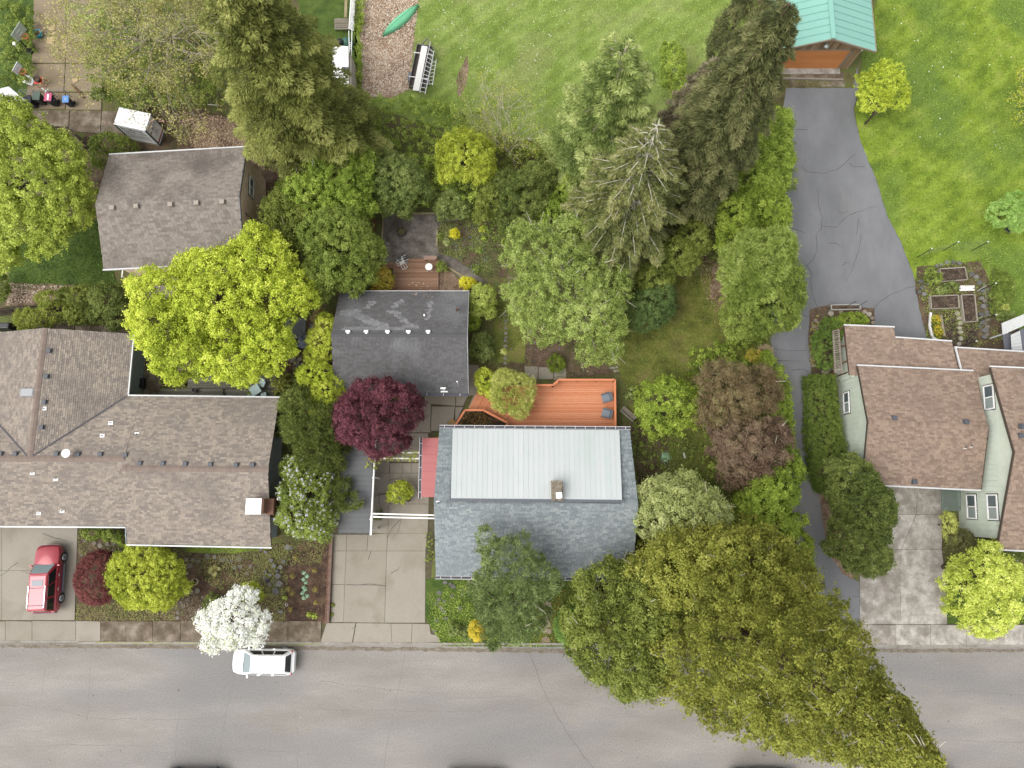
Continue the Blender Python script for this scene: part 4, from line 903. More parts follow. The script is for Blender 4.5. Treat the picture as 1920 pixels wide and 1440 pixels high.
s = MB(); s.beam((-30.4, 17.0, .9), (-30.4, 18.8, .9), .08, .08); s.box(-30.45, -30.35, 17.0, 17.1, 0, .9); s.box(-30.45, -30.35, 18.7, 18.8, 0, .9); s.build('railing', M_white, ta)
s = MB(); s.box(-28.9, -26.5, 15.4, 16.6, 0, .15); s.build('porch_slab', G_conc, ta)
cover('roof_litter', [(330, 478), (410, 470), (412, 490), (330, 493)], 45, MATS['litter'], .12, .07, .05, parent=ta, z=4.6, cat=None)
cover('roof_litter', [(250, 285), (445, 278), (445, 284), (250, 291)], 45, MATS['litter'], .12, .07, .05, parent=ta, z=4.62, cat=None)

# ---- sage green house
gr = thing('sage_green_house', 'sage green house with stepped reddish-brown shingle roofs', 'house', (30, 4, 0))
A_N, A_S, A_NE, A_SE = (25.12, 9.5), (24.75, 1.05), (33.5, 9.08), (33.05, .65)
wallbox(gr, [(24.9, 1.5), (33.0, 1.1), (33.3, 9.0), (25.2, 9.3)], 0, 3.15, M_wallG)
zE, zR = 3.3, 4.45
s = MB(); s.quad((25.2, 9.3, 3.15), (24.9, 1.5, 3.15), (25.03, 5.3, 4.35)); s.build('gable', M_wallG, gr)
roof_plane(gr, [(*A_S, zE), (*A_SE, zE), (33.28, 4.88, zR), (24.93, 5.3, zR)], S_green, B_green, .143, (.18, .4), seed=51)
roof_plane(gr, [(*A_NE, zE), (*A_N, zE), (24.93, 5.3, zR), (33.28, 4.88, zR)], S_green, B_green, .143, (.18, .4), seed=52)
ridge_cap(gr, (24.95, 5.3, zR + .02), (33.28, 4.88, zR + .02), S_green, .36)
gutter(gr, (24.8, .97, 3.26), (33.05, .57, 3.26)); gutter(gr, (25.1, 9.58, 3.26), (33.5, 9.17, 3.26), .1)
# north lower roofs
roof_plane(gr, [(28.4, 12.55, 2.6), (24.75, 12.7, 2.6), (24.6, 8.9, 3.05), (28.3, 8.7, 3.05)], S_green, B_green, .143, (.18, .4), seed=53)
roof_plane(gr, [(32.6, 11.45, 2.6), (28.42, 11.75, 2.6), (28.3, 8.7, 3.05), (32.7, 8.6, 3.05)], S_green, B_green, .143, (.18, .4), seed=54)
roof_plane(gr, [(42, 10.35, 2.75), (32.65, 10.95, 2.75), (32.7, 8.6, 3.1), (33.3, 6.8, 3.3), (42, 6.4, 3.3)], S_green, B_green, .143, (.18, .4), seed=55)
wallbox(gr, [(25.0, 8.8), (42, 8.4), (42, 9.8), (32.3, 10.4), (32.3, 11), (28.2, 11.4), (28.2, 12.2), (25.1, 12.3)], 0, 2.5, M_wallG)
for p, q in (((24.7, 12.75, 2.62), (28.45, 12.6, 2.62)), ((28.42, 11.82, 2.62), (32.6, 11.52, 2.62)), ((32.62, 11.02, 2.78), (42, 10.4, 2.78)), ((32.66, 11.0, 2.85), (32.75, 8.7, 3.2))): gutter(gr, p, q, .1, .1)
# tall east block
C_N, C_R, C_S = (33.72, 9.1), (33.4, 3.05), (33.05, -3.35)
roof_plane(gr, [(*C_S, 4.3), (47, -4.0, 4.3), (47.4, 2.4, 6.5), (*C_R, 6.5)], S_green, B_green, .143, (.18, .4), seed=56)
roof_plane(gr, [(47.7, 8.5, 4.75), (*C_N, 4.75), (*C_R, 6.5), (47.4, 2.4, 6.5)], S_green, B_green, .143, (.18, .4), seed=57)
wallbox(gr, [(33.35, -2.7), (46, -3.3), (46.6, 8.2), (33.95, 8.7)], 0, 4.3, M_wallG)
s = MB(); s.quad((33.95, 8.7, 4.3), (33.35, -2.7, 4.3), (33.4, -2.7, 4.45), (33.66, 3.05, 6.4), (33.93, 8.7, 4.8)); s.build('gable', M_wallG, gr)
gutter(gr, (33.05, -3.43, 4.26), (47, -4.1, 4.26)); gutter(gr, (33.7, 9.2, 4.72), (47, 8.6, 4.72), .1)
s = MB(); s.beam((33.03, -3.35, 4.25), (33.38, 3.05, 6.45), .05, .2); s.beam((33.38, 3.05, 6.45), (33.7, 9.1, 4.7), .05, .2); s.build('barge_board', plain('brown_trim', (96, 84, 72), .7), gr)
s = MB(); s.beam((24.73, 1.0, 3.25), (24.9, 5.3, 4.4), .05, .16); s.beam((24.9, 5.3, 4.4), (25.1, 9.5, 3.25), .05, .16); s.beam((33.3, 4.9, 4.42), (33.08, .65, 3.27), .05, .14); s.build('barge_board', MATS['brown_trim'], gr)
def wx(y): return 33.35 + (y + 2.7) * .0526
for px, py, z in ((1823, 950, 1.55), (1868, 951, 3.75), (1860, 745, 4.1)):
    y = at(px, py, z).y; window(gr, (wx(y), y, z), (.0526, 1, 0), 1.75, 1.05, (-1, .05, 0))
y = at(1581, 756, 1.0).y; window(gr, (24.9 + (y - 1.5) * .0385, y, 1.3), (.0385, 1, 0), 1.6, .9, (-1, .04, 0))
s = MB(); s.box(24.83, 24.96, 2.3, 3.2, 0, 2.0); s.build('door', M_white, gr)
# siding boards stand as thin battens on the visible walls
s = MB()
for i in range(30): y = -2.6 + i * .38; s.box(wx(y) - .03, wx(y), y, y + .03, 0, 4.3)
for i in range(20): y = 1.6 + i * .38; x = 24.9 + (y - 1.5) * .0385; s.box(x - .03, x, y, y + .03, 0, 3.1)
s.build('batten', M_wallG, gr, kind='stuff')
def on_gr(px, py):
    z = 4
    for _ in range(6): p = at(px, py, z); z = 4.45 - abs(p.y - 5.1) * .27
    return p.x, p.y, z
for px, py in ((1676, 784), (1811, 791), (1714, 903)): vent(gr, *on_gr(px, py), M_vent, .34, .3)
for px, py in ((1809, 839), (1820, 836)): pipe(gr, *on_gr(px, py), fl=.25)
for px, py in ((1914, 817), (1918, 799)): p = at(px, py, 6.2); vent(gr, p.x, p.y, 6.15, M_vent)
# green metal porch roof
M_pg = mat('sage_metal', [(108, 122, 112), (124, 138, 128)], s=1, tint=.4, rough=.5)
for i in range(13):
    z = 2.5; a = at(1765, 914 + i * 3.35, z); b = at(1802, 915 + i * 3.35, z); c = at(1802, 915 + (i + 1) * 3.35, z); d = at(1765, 914 + (i + 1) * 3.35, z)
    s = MB(); P = [a, b, c, d]; P = [Vector(p) + Vector((0, -.01 if k < 2 else .01, 0)) for k, p in enumerate(P)]
    s.hexa([p - Vector((0, 0, .05)) for p in (P[3], P[2], P[1], P[0])] + [p for p in (P[3], P[2], P[1], P[0])], R.random()); s.build('porch_panel', M_pg, gr)
# side pergola with clutter beneath
M_oldwood = mat('silvered_wood', k=1.6, cols=[(128, 116, 102), (160, 150, 136), (186, 178, 164)], s=2, tint=.6, fine=.12, fs=12)
M_brownwood = mat('brown_timber', [(110, 80, 56), (146, 112, 80)], s=2, tint=.6, fine=.12)
pg_ = thing('slatted_pergola', 'grey slatted pergola beside the sage green house gable', 'pergola', tuple(at(1580, 660)))
for i in range(20):
    y = 620 + i * 4.1; a = at(1561 + i * .25, y + 1, 2.2); b = at(1573 + i * .25, y - 2, 2.2); s = MB(); s.beam(a, b, .07, .05, R.random()); s.build('slat', M_oldwood, pg_)
for a, b in (((1572, 618), (1578, 700)), ((1583, 622), (1592, 698)), ((1562, 622), (1566, 700))): s = MB(); s.beam(at(*a, 2.1), at(*b, 2.1), .1, .12); s.build('beam', M_oldwood if a[0] < 1580 else M_brownwood, pg_)
for a, b in (((1562, 622), (1588, 611)), ((1572, 650), (1588, 648)), ((1562, 690), (1590, 676))): s = MB(); s.beam(at(*a, 2.0), at(*b, 2.0), .1, .1); s.build('beam', M_brownwood, pg_)
for q in ((1563, 623), (1566, 699), (1590, 698)): p = at(*q, 2.0); s = MB(); s.obox((p.x, p.y), .1, .1, 0, 2.0); s.build('post', M_brownwood, pg_)
pl_ = thing('side_terrace', None, None, tuple(at(1580, 705)), kind='structure')
slab(pl_, [(1562, 695), (1600, 700), (1604, 716), (1568, 722)], mat('buff_concrete', [(160, 150, 118), (180, 170, 140)], s=1, fine=.08), .06)
slab(pl_, [(1563, 625), (1588, 620), (1592, 694), (1563, 694)], G_concM, .05)

# ---- green metal roofed barn
ba = thing('green_roof_garage', 'timber garage with mint green metal roof and a rust-orange roller door', 'garage', (24.8, 40, 0))
M_wood = mat('weathered_siding', [(96, 78, 60), (132, 110, 86), (156, 134, 108)], s=3, tint=.6, fine=.15, k=1.0, stretch=(1, 1, .3))
M_door = mat('rust_orange_door', [(172, 112, 66), (184, 124, 76)], s=1.2, fine=.04, stretch=(.15, 1, 1), rough=.6, k=.95)
M_green = mat('mint_metal', [(146, 206, 190), (162, 216, 202)], s=.6, tint=.4, rough=.45, fine=.03, k=1.75)
bw = [(20.9, 35.5), (27.95, 35.45), (28.0, 46), (21.0, 46)]
yw = 35.48
s = MB(); s.prism([(20.9, yw + .06), (28.1, yw + .06), (28.2, 47), (21, 47)], 0, 2.7); s.quad((20.9, yw + .06, 2.7), (28.1, yw + .06, 2.7), (24.76, yw + .06, 4.2)); s.build('wall', M_wood, ba)
x = 20.9; sb = []
while x < 28.05:
    mid = (x + .1); top = 2.7 + 1.5 * (1 - abs(mid - 24.76) / 3.8); bot = 2.45 if 22.2 < mid < 27.3 else 0
    s = MB(); s.box(x, x + .19, yw, yw + .05, bot, top, R.random()); s.build('board', M_wood, ba); x += .2
s = MB(); s.box(22.3, 27.2, yw + .01, yw + .045, 0, 2.42); dr_ = s.build('roller_door', M_door, ba)
for i in range(8): s = MB(); s.box(22.32, 27.18, yw - .01, yw + .01, .02 + i * .3, .3 + i * .3); s.build('door_panel', M_door, dr_)
s = MB(); s.box(22.2, 27.3, yw - .04, yw, 2.42, 2.5); s.box(27.2, 27.34, yw - .04, yw, 0, 2.5); s.build('door_trim', M_oldwood, ba)
s = MB(); s.box(22.1, 27.4, yw - .5, yw + .0, -.02, .1); s.build('door_sill', G_concW, ba)
rdY = 35.0; k = 13
for side in (-1, 1):
    xe = 24.78 + side * 4.1
    for i in range(k):
        y0 = rdY + i * .62; y1 = y0 + .62; s = MB()
        P = [(24.78, y0 + .01, 4.5), (xe, y0 + .01, 2.95), (xe, y1 - .01, 2.95), (24.78, y1 - .01, 4.5)]
        if side < 0: P = P[::-1]
        s.hexa([(a, b, c - .03) for a, b, c in P] + P, R.random()); s.beam((24.78, y1, 4.53), (xe, y1, 2.98), .04, .05); s.build('roof_panel', M_green, ba)
s = MB(); s.beam((24.78, rdY - .02, 4.55), (24.78, 43.2, 4.55), .36, .05); s.build('ridge_cap', M_green, ba)
s = MB(); s.beam((24.78, rdY - .03, 4.4), (28.9, rdY - .03, 2.88), .05, .16); s.beam((20.66, rdY - .03, 2.88), (24.78, rdY - .03, 4.4), .05, .16); s.beam((28.93, rdY, 2.88), (28.93, 43, 2.88), .06, .12); s.build('barge_board', plain('beige_trim', (186, 166, 146), .6), ba)
s = MB(); s.tube((24.7, yw - .05, 3.75), (24.7, yw - .35, 3.6), .04, .03, 6); s.lathe((24.7, yw - .4, 3.5), [(.2, 0), (.16, .08), (.05, .14)], 12); s.build('lamp', MATS['pale_pane'], ba)
s = MB(); s.box(28.0, 28.1, 35.4, 35.5, 2.4, 2.5); s.build('lamp', M_white, ba)
# timber trough wall in front of the garage
tr_ = thing('timber_threshold', 'low timber kerb with moss in front of the orange garage door', 'timber edging', tuple(at(1530, 150)))
s = MB(); s.beam(at(1468, 147, .12), at(1580, 150, .12), .14, .2); s.build('beam', M_oldwood, tr_)
slab(tr_, [(1482, 131), (1582, 135), (1584, 163), (1482, 161)], G_concM, .03, name='sill')
cover('moss', [(1488, 151), (1560, 151), (1556, 162), (1490, 160)], 220, leafmat('dark_moss', [(76, 84, 20), (120, 124, 30)]), .08, .06, .06, parent=tr_, cat=None)

# ---- carport, pergola beams
cp = thing('flat_carport', 'flat grey ribbed carport roof edged with a white beam', 'carport', (-11.1, 1.2, 0))
M_cp = mat('grey_ribbed_metal', k=1.8, cols=[(112, 114, 116), (132, 134, 136)], s=.7, tint=.4, stain=(100, 98, 92), ss=.6, sa=.5, rough=.6)
y = -2.42; i = 0
while y < 5.2:
    x0 = -12.3; s = MB(); s.box(x0, -10.05, y + .006, y + .36, 2.52, 2.56, R.random())
    for r_ in range(4): s.box(x0, -10.05, y + .03 + r_ * .09, y + .06 + r_ * .09, 2.56, 2.585, .3)
    s.build('roof_panel', M_cp, cp); y += .366
s = MB(); s.beam((-10.0, -2.55, 2.55), (-9.85, 6.2, 2.55), .12, .12); s.build('beam', M_white, cp)
for q in ((-12.2, -2.2), (-10.0, -2.2), (-12.2, 1.5), (-10, 1.5), (-12.2, 5), (-9.95, 5)): s = MB(); s.obox(q, .12, .12, 0, 2.5); s.build('post', M_white, cp)
pgo = thing('white_arbour', 'white arbour beams crossing the courtyard to the blue-grey house', 'arbour', (-7.8, 0, 0))
for a, b in (((697, 963), (814, 966)), ((695, 969), (814, 972)), ((752, 849), (790, 849)), ((700, 859), (790, 860))): s = MB(); s.beam(at(*a, 2.5), at(*b, 2.5), .09, .13); s.build('beam', M_white, pgo)
for a, b in (((702, 862), (697, 962)), ((698, 964), (694, 975))): s = MB(); s.beam(at(*a, 2.6), at(*b, 2.6), .08, .12); s.build('beam', M_white, pgo)
for q in ((699, 966), (702, 858)): p = at(*q, 2.5); s = MB(); s.obox((p.x, p.y), .1, .1, 0, 2.5); s.build('post', M_white, pgo)

# ---- orange deck
dk = thing('orange_deck', 'freshly stained orange timber deck behind the blue-grey house', 'deck', tuple(at(1050, 760)))
M_deck = mat('orange_board', [(206, 124, 84), (222, 144, 102), (231, 162, 122)], s=1.2, tint=.55, fine=.07, fs=10, stretch=(.2, 1, 1), rough=.7, k=1.6, stain=(204, 128, 88), ss=.5, sa=.6)
M_rail = mat('orange_rail', [(222, 138, 96), (232, 152, 112)], s=1, tint=.4, fine=.05, k=1.6)
def planks(root, poly, ang, wd, gap, z, th, m, name='board'):
    ca, sa = math.cos(ang), math.sin(ang)
    P2 = [(x * ca + y * sa, -x * sa + y * ca) for x, y in poly]; v = min(q[1] for q in P2); vm = max(q[1] for q in P2)
    while v < vm - .02:
        v1 = min(v + wd, vm)
        for ua, ub in spans(P2, v, v1):
            if ub - ua < .1: continue
            P = [(ua, v + gap / 2), (ub, v + gap / 2), (ub, v1 - gap / 2), (ua, v1 - gap / 2)]
            P = [(u * ca - w_ * sa, u * sa + w_ * ca) for u, w_ in P]
            s = MB(); s.prism(P, z - th, z + R.uniform(-.004, .004), R.random()); s.build(name, m, root)
        v = v1
zD = .75
main = W2([(946, 806), (1154, 808), (1153, 712), (1048, 711), (1037, 722), (985, 722), (945, 752), (905, 740), (950, 792)], zD)
main = W2([(946, 806), (1154, 808), (1153, 712), (1048, 711), (1037, 722), (960, 722), (958, 760), (950, 793)], zD)
planks(dk, main, 0, .14, .012, zD, .03, M_deck)
wing = W2([(950, 793), (906, 768), (879, 768), (895, 734), (930, 735), (960, 722), (958, 760)], zD)
planks(dk, wing, math.radians(62), .14, .012, zD, .03, M_deck)
s = MB(); s.prism(main, .0, zD - .05); s.prism(wing, 0, zD - .05); s.build('deck_frame', M_brownwood, dk)
def rail(root, pts, z0, h, m, inner=1):
    P = [at(x, y, z0 + h) for x, y in pts]
    for i in range(len(P) - 1):
        a, b = P[i], P[i + 1]; s = MB(); s.beam(a, b, .15, .04, R.random()); s.build('handrail', m, root)
        for k_ in (.25, .5): s = MB(); d = Vector((0, 0, -h * k_ * 1.3)); s.beam(a + d, b + d, .04, .12); s.build('rail', m, root)
        n_ = max(1, int((b - a).length / 1.3))
        for j in range(n_ + 1): c = a.lerp(b, j / n_); s = MB(); s.box(c.x - .045, c.x + .045, c.y - .045, c.y + .045, z0, c.z - .025); s.build('post', m, root)
rail(dk, [(1154, 806), (1153, 712), (1048, 712), (1037, 722), (985, 722)], zD, .85, M_rail)
rail(dk, [(946, 806), (952, 793), (906, 769), (872, 769), (848, 806)], zD, .75, M_rail)
s = MB(); s.prism(W2([(852, 806), (874, 771), (906, 771), (948, 795), (944, 806)], .02), 0, .03); s.build('planter_soil', G_bed, dk)
cover('planting', [(856, 804), (876, 774), (905, 774), (925, 790), (920, 806)], 260, leafmat('mixed_low', [(52, 62, 26), (88, 94, 46), (130, 110, 60), (170, 110, 60)]), .1, .07, .35, parent=dk, cat=None)
s = MB(); s.prism(W2([(882, 766), (896, 734), (892, 732), (878, 764)], .3), 0, .3); s.build('stone_edge', M_stoneT, dk)
# ---- brown deck by the grit patio
db = thing('brown_deck', 'weathered brown timber deck behind the charcoal-roofed workshop', 'deck', tuple(at(780, 520)))
M_deckB = mat('brown_board', k=1.6, cols=[(128, 94, 74), (156, 120, 96), (182, 148, 124)], s=1.2, tint=.7, fine=.1, fs=10, stretch=(.25, 1, 1), rough=.8)
planks(db, W2([(737, 492), (736, 546), (822, 546), (822, 484), (766, 484), (766, 492)], .2), 0, .155, .015, .2, .04, M_deckB)
planks(db, W2([(714, 492), (736, 492), (736, 503), (714, 503)], .2), 0, .155, .015, .2, .04, M_deckB)
# edging timbers
te = thing('patio_edging', None, None, tuple(at(718, 450)), kind='structure')
M_edge = mat('pale_timber', [(176, 160, 118), (204, 190, 150)], s=2, fine=.1)
for a, b in (((719, 402), (714, 496)), ((772, 400), (815, 400)), ((820, 432), (819, 463)), ((838, 500), (868, 518)), ((868, 518), (915, 545))): s = MB(); s.beam(at(*a, .08), at(*b, .08), .12, .16); s.build('edging_board', M_edge, te)
pw = thing('plank_walk', None, None, tuple(at(700, 450)), kind='structure')
planks(pw, W2([(693, 410), (707, 410), (703, 520), (690, 520)], .06), 0, .15, .02, .06, .03, M_brownwood)
# grey deck of the ranch house
gd = thing('grey_deck', 'silver-grey timber deck in the corner behind the ranch house', 'deck', tuple(at(420, 730)))
M_deckG = mat('grey_board', k=1.5, cols=[(96, 92, 84), (124, 120, 110), (146, 142, 130)], s=1.2, tint=.7, fine=.12, fs=10, stretch=(.25, 1, 1), stain=(92, 94, 66), ss=.8, sa=.4)
planks(gd, W2([(352, 700), (352, 745), (520, 750), (520, 690), (420, 690)], .25), 0, .16, .015, .25, .04, M_deckG)
planks(gd, W2([(300, 729), (418, 729), (418, 746), (300, 745)], .45), 0, .16, .015, .45, .04, M_deckG, 'bench_board')
# ================================================================== VEGETATION
L_maple = leafmat('maple_leaf', [(94, 110, 24), (138, 152, 36), (174, 187, 54), (202, 212, 92)], k=.74)
L_mapleG = leafmat('fresh_maple_leaf', [(80, 96, 26), (120, 136, 42), (156, 170, 62), (186, 196, 92)], k=.8)
L_lime = leafmat('lime_leaf', [(88, 102, 20), (128, 140, 32), (160, 170, 48), (188, 196, 80)], k=.78)
L_limeD = leafmat('dull_lime_leaf', [(78, 98, 28), (108, 130, 40), (138, 158, 54), (170, 184, 80)])
L_olive = leafmat('olive_leaf', [(70, 77, 20), (104, 109, 34), (134, 137, 48), (164, 164, 78)])
L_olive2 = leafmat('dark_olive_leaf', [(58, 70, 24), (90, 101, 34), (120, 130, 50), (148, 156, 76)])
L_mid = leafmat('mid_green_leaf', [(66, 80, 26), (96, 112, 38), (126, 142, 56), (156, 170, 84)])
L_fresh = leafmat('fresh_green_leaf', [(72, 90, 24), (104, 124, 34), (134, 154, 48), (164, 180, 74)])
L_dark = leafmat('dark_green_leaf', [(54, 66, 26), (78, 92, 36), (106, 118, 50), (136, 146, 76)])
L_blue = leafmat('bluish_leaf', [(66, 80, 34), (94, 108, 48), (124, 138, 68), (156, 168, 102)])
L_grey = leafmat('grey_green_leaf', [(92, 102, 50), (128, 138, 72), (158, 166, 98), (188, 194, 130)])
L_plum = leafmat('plum_leaf', [(54, 26, 34), (84, 42, 52), (110, 58, 68), (136, 78, 86)])
L_redm = leafmat('red_maple_leaf', [(74, 34, 34), (104, 52, 50), (126, 70, 66), (146, 90, 84)])
L_brown = leafmat('bronze_leaf', [(70, 56, 36), (100, 84, 56), (128, 112, 78), (118, 124, 70)])
L_fir = leafmat('fir_needle', [(76, 84, 34), (108, 114, 50), (136, 142, 66), (164, 166, 92)], k=.95)
L_spruceO = leafmat('old_spruce_needle', [(66, 74, 36), (92, 100, 50), (120, 124, 68), (150, 148, 94)])
L_spruceD = leafmat('dark_spruce_needle', [(56, 62, 34), (82, 88, 48), (108, 112, 64), (140, 138, 90)], k=.95)
L_pine = leafmat('white_pine_needle', [(84, 102, 46), (118, 136, 64), (148, 162, 86), (178, 188, 114)], k=.95)
L_pineF = leafmat('front_pine_needle', [(66, 80, 42), (94, 110, 60), (126, 142, 84), (156, 170, 110)], k=.74)
L_pineS = leafmat('soft_pine_needle', [(84, 104, 36), (116, 136, 52), (146, 162, 74), (176, 188, 106)])
L_willow = leafmat('willow_leaf', [(120, 128, 52), (158, 166, 74), (186, 190, 100), (206, 206, 130)])
L_yellow = leafmat('golden_leaf', [(176, 170, 20), (208, 200, 40), (228, 220, 80)])
L_gold = leafmat('gold_orange_leaf', [(150, 142, 30), (196, 176, 48), (222, 196, 78)])
L_aut = leafmat('mixed_gold_leaf', [(96, 110, 28), (150, 150, 40), (180, 150, 60), (190, 180, 80)])
L_white = leafmat('white_blossom', [(214, 216, 190), (240, 242, 232), (252, 252, 248)], tr=.15, k=1.08)
L_lilac = leafmat('lilac_blossom', [(186, 180, 200), (214, 208, 224), (234, 232, 238)], tr=.2, k=1.15)
L_bamboo = leafmat('bamboo_leaf', [(112, 128, 28), (156, 170, 44), (190, 198, 66), (206, 208, 104)])
L_straw = leafmat('straw_tuft', [(150, 132, 88), (190, 172, 120), (210, 196, 150)])
L_cherry = leafmat('orchard_leaf', [(84, 100, 40), (118, 136, 56), (148, 164, 78), (178, 190, 112)])
B_grey = mat('grey_twig', [(140, 130, 116), (176, 166, 150), (200, 192, 176)], s=4, rough=.9, k=1.4)
B_white = mat('lichen_bark', [(150, 144, 128), (196, 190, 172), (214, 210, 196)], s=4, rough=.9, k=1.5)
B_brown = mat('brown_bark', [(98, 80, 64), (134, 112, 92)], s=4, rough=.9)

# --- tall trees
conetree('giant_cedar', 'tallest tree, giant olive-green crown leaning over the street corner', 'tree', (1306, 1136), 28.0, 7.0, 2.0, L_olive, prof=lambda u: (1 - u ** 1.1) ** .88, lean=(.3, -.8), L=.26, Wd=.14, rc=.6, cov=1.9, cover=1.15, trunk=.55, bark=B_brown, twigs=220, lumps=.3, sink=.26)
tree('street_maple', 'dark green round tree between the pine-shaded front garden and giant olive tree', 'tree', [(1155, 1190, 7, 84, 92, 3.4), (1145, 1110, 7, 56, 56, 2.6), (1185, 1250, 7.5, 62, 52, 3), (1215, 1130, 8, 60, 75, 3)], L_olive2, L=.2, Wd=.14, rc=.5, cov=1.6, trunk=.28, base=(1120, 1110), twigs=40)
tree('olive_tree', 'broad olive tree filling the gap beside the blue-grey house east wall', 'tree', [(1290, 1075, 9, 95, 70, 3.5), (1380, 1060, 10, 80, 62, 3.2), (1455, 1075, 10, 62, 70, 3), (1330, 1020, 8, 50, 35, 2.4)], L_olive, L=.22, Wd=.14, rc=.55, trunk=.3, base=(1300, 1050), twigs=16)
tree('grey_green_tree', 'rounded grey-green tree beside the blue-grey house east gable', 'tree', [(1285, 965, 5.5, 80, 62, 2.6), (1240, 940, 5, 42, 46, 2), (1320, 990, 5, 42, 46, 2), (1262, 1010, 4.5, 46, 36, 1.8), (1288, 900, 5, 14, 20, 1)], L_grey, L=.2, Wd=.1, rc=.42, cov=1.5, trunk=.2, twigs=20)
conifer('deodar_cedar', 'large soft olive conifer behind the tan gabled house', 'tree', (616, 302), 21, 5.0, 3.0, L_fir, prof=lambda u: (1 - u) ** .42, dz=.62, nb=10, L=.24, Wd=.09, dens_=125, droop=.28, up=.22, width=.34, bark=B_brown, trunk=.4, show=.25, t0=.15, ca=.3)
conifer('sparse_spruce', 'sparse old spruce showing pale lichen-covered branches', 'tree', (1150, 448), 17.0, 5.2, 1.5, L_spruceO, prof=lambda u: (1 - u) ** .62, dz=.62, nb=8, L=.22, Wd=.09, dens_=150, droop=.3, up=.12, width=.2, bark=B_white, trunk=.3, show=1, t0=.35)
conifer('dark_spruce', 'tall dark spruce with drooping boughs beside the lane', 'tree', (1272, 380), 22.5, 3.7, 1.5, L_spruceD, prof=lambda u: (1 - u) ** .4, dz=.52, nb=9, L=.3, Wd=.09, dens_=170, droop=.75, up=.05, width=.28, bark=B_brown, trunk=.4, show=.5, t0=.2)
conifer('grey_brown_spruce', 'grey-brown conifer half hidden behind the tall dark spruce', 'tree', (1262, 285), 12, 2.6, 1.5, leafmat('greybrown_needle', [(72, 66, 48), (104, 96, 72), (136, 126, 98), (160, 150, 122)]), prof=lambda u: (1 - u) ** .5, dz=.5, nb=8, L=.28, Wd=.09, dens_=130, droop=.5, up=.1, width=.3, bark=B_brown, show=.3)
conifer('white_pine', 'pale soft-needled pine between the rear lawn and the sparse spruce', 'tree', (1112, 330), 16, 4.3, 1.2, L_pine, prof=lambda u: (1 - u) ** .45, dz=.55, nb=8, L=.26, Wd=.08, dens_=150, droop=.1, up=.35, width=.34, bark=B_grey, trunk=.25, show=.3, t0=.25, ca=.3)
tree('soft_pine', 'light green pine with puffy needle clusters beside the lane hedge', 'tree', [(1418, 490, 6, 62, 56, 2.4), (1450, 470, 6, 40, 40, 2), (1400, 530, 5.5, 46, 40, 2)], L_pineS, L=.3, Wd=.06, rc=.34, cov=1.9, cover=1.2, mode='needle', trunk=.2, ca=.28)
tree('front_pine', 'grey-green pine overhanging the front roof edge of the blue-grey house', 'tree', [(955, 1060, 7, 52, 52, 2.2), (950, 1110, 6, 66, 50, 2.4), (965, 1155, 4.5, 62, 46, 2.2), (1000, 1085, 5.5, 48, 40, 1.8), (910, 1010, 6.5, 18, 26, 1), (930, 1040, 6.8, 26, 26, 1.4), (1025, 1080, 5.5, 26, 14, 1), (930, 1195, 2.2, 30, 18, 1.2)], L_pineF, L=.24, Wd=.07, rc=.3, cov=1.05, cover=1.0, mode='needle', trunk=.2, base=(950, 1130), ca=.3, la=.18, twigs=14)

# --- broadleaf trees
tree('golden_maple', 'large chartreuse maple over the patio of the ranch house', 'tree', [(420, 575, 5.5, 92, 80, 2.6), (310, 545, 5.5, 68, 46, 2), (300, 610, 5.2, 55, 52, 2), (355, 670, 5, 72, 42, 2), (440, 680, 5, 76, 38, 2), (510, 640, 5, 40, 50, 2), (500, 560, 5.5, 84, 50, 2.2), (480, 490, 6, 62, 50, 2), (480, 445, 6, 26, 26, 1.3), (555, 545, 5, 34, 42, 1.8), (400, 505, 6, 70, 36, 1.8)],
     L_maple, L=.17, Wd=.14, rc=.42, cov=1.5, cover=1.15, trunk=.26, base=(430, 610), zmin=-.2, nl=20, jit=(.7, 1.12))
tree('fresh_maple', 'big yellow-green maple near the tan gabled house west side', 'tree', [(60, 330, 6.5, 92, 90, 2.8), (20, 250, 7, 60, 66, 2.4), (110, 300, 6, 50, 46, 2), (130, 380, 5, 44, 46, 1.8), (40, 430, 5.5, 66, 50, 2), (5, 480, 5, 30, 30, 1.5), (150, 400, 4.6, 26, 24, 1.2), (95, 440, 5, 34, 34, 1.5)], L_mapleG, L=.17, Wd=.14, rc=.38, cov=1.4, trunk=.26, base=(60, 400), zmin=-.2, nl=20, jit=(.65, 1.15))
tree('plum_tree', 'dark purple plum tree beside the flat carport', 'tree', [(705, 782, 4.8, 72, 62, 2.2), (662, 785, 4.5, 38, 46, 1.8), (740, 760, 4.8, 44, 42, 1.8), (700, 740, 4.8, 46, 30, 1.6), (775, 752, 4.2, 20, 10, .6), (720, 830, 4, 46, 24, 1.4)], L_plum, L=.15, Wd=.09, rc=.34, cov=1.5, trunk=.18, ca=.24)
tree('round_laurel', 'dense rounded mid-green tree west of the brown deck', 'tree', [(640, 465, 4.5, 62, 78, 2.3), (610, 440, 4.6, 50, 46, 2), (600, 520, 4, 48, 36, 1.8), (668, 500, 3.8, 36, 46, 1.8)], L_mid, L=.14, Wd=.1, rc=.32, cov=1.6, trunk=.2)
tree('holly_tree', 'dark bushy tree touching the tan gabled house corner', 'tree', [(545, 400, 4, 52, 46, 2), (530, 440, 3.6, 30, 30, 1.4), (560, 440, 4, 30, 36, 1.6)], L_olive2, L=.14, Wd=.1, rc=.32, trunk=.16, twigs=10)
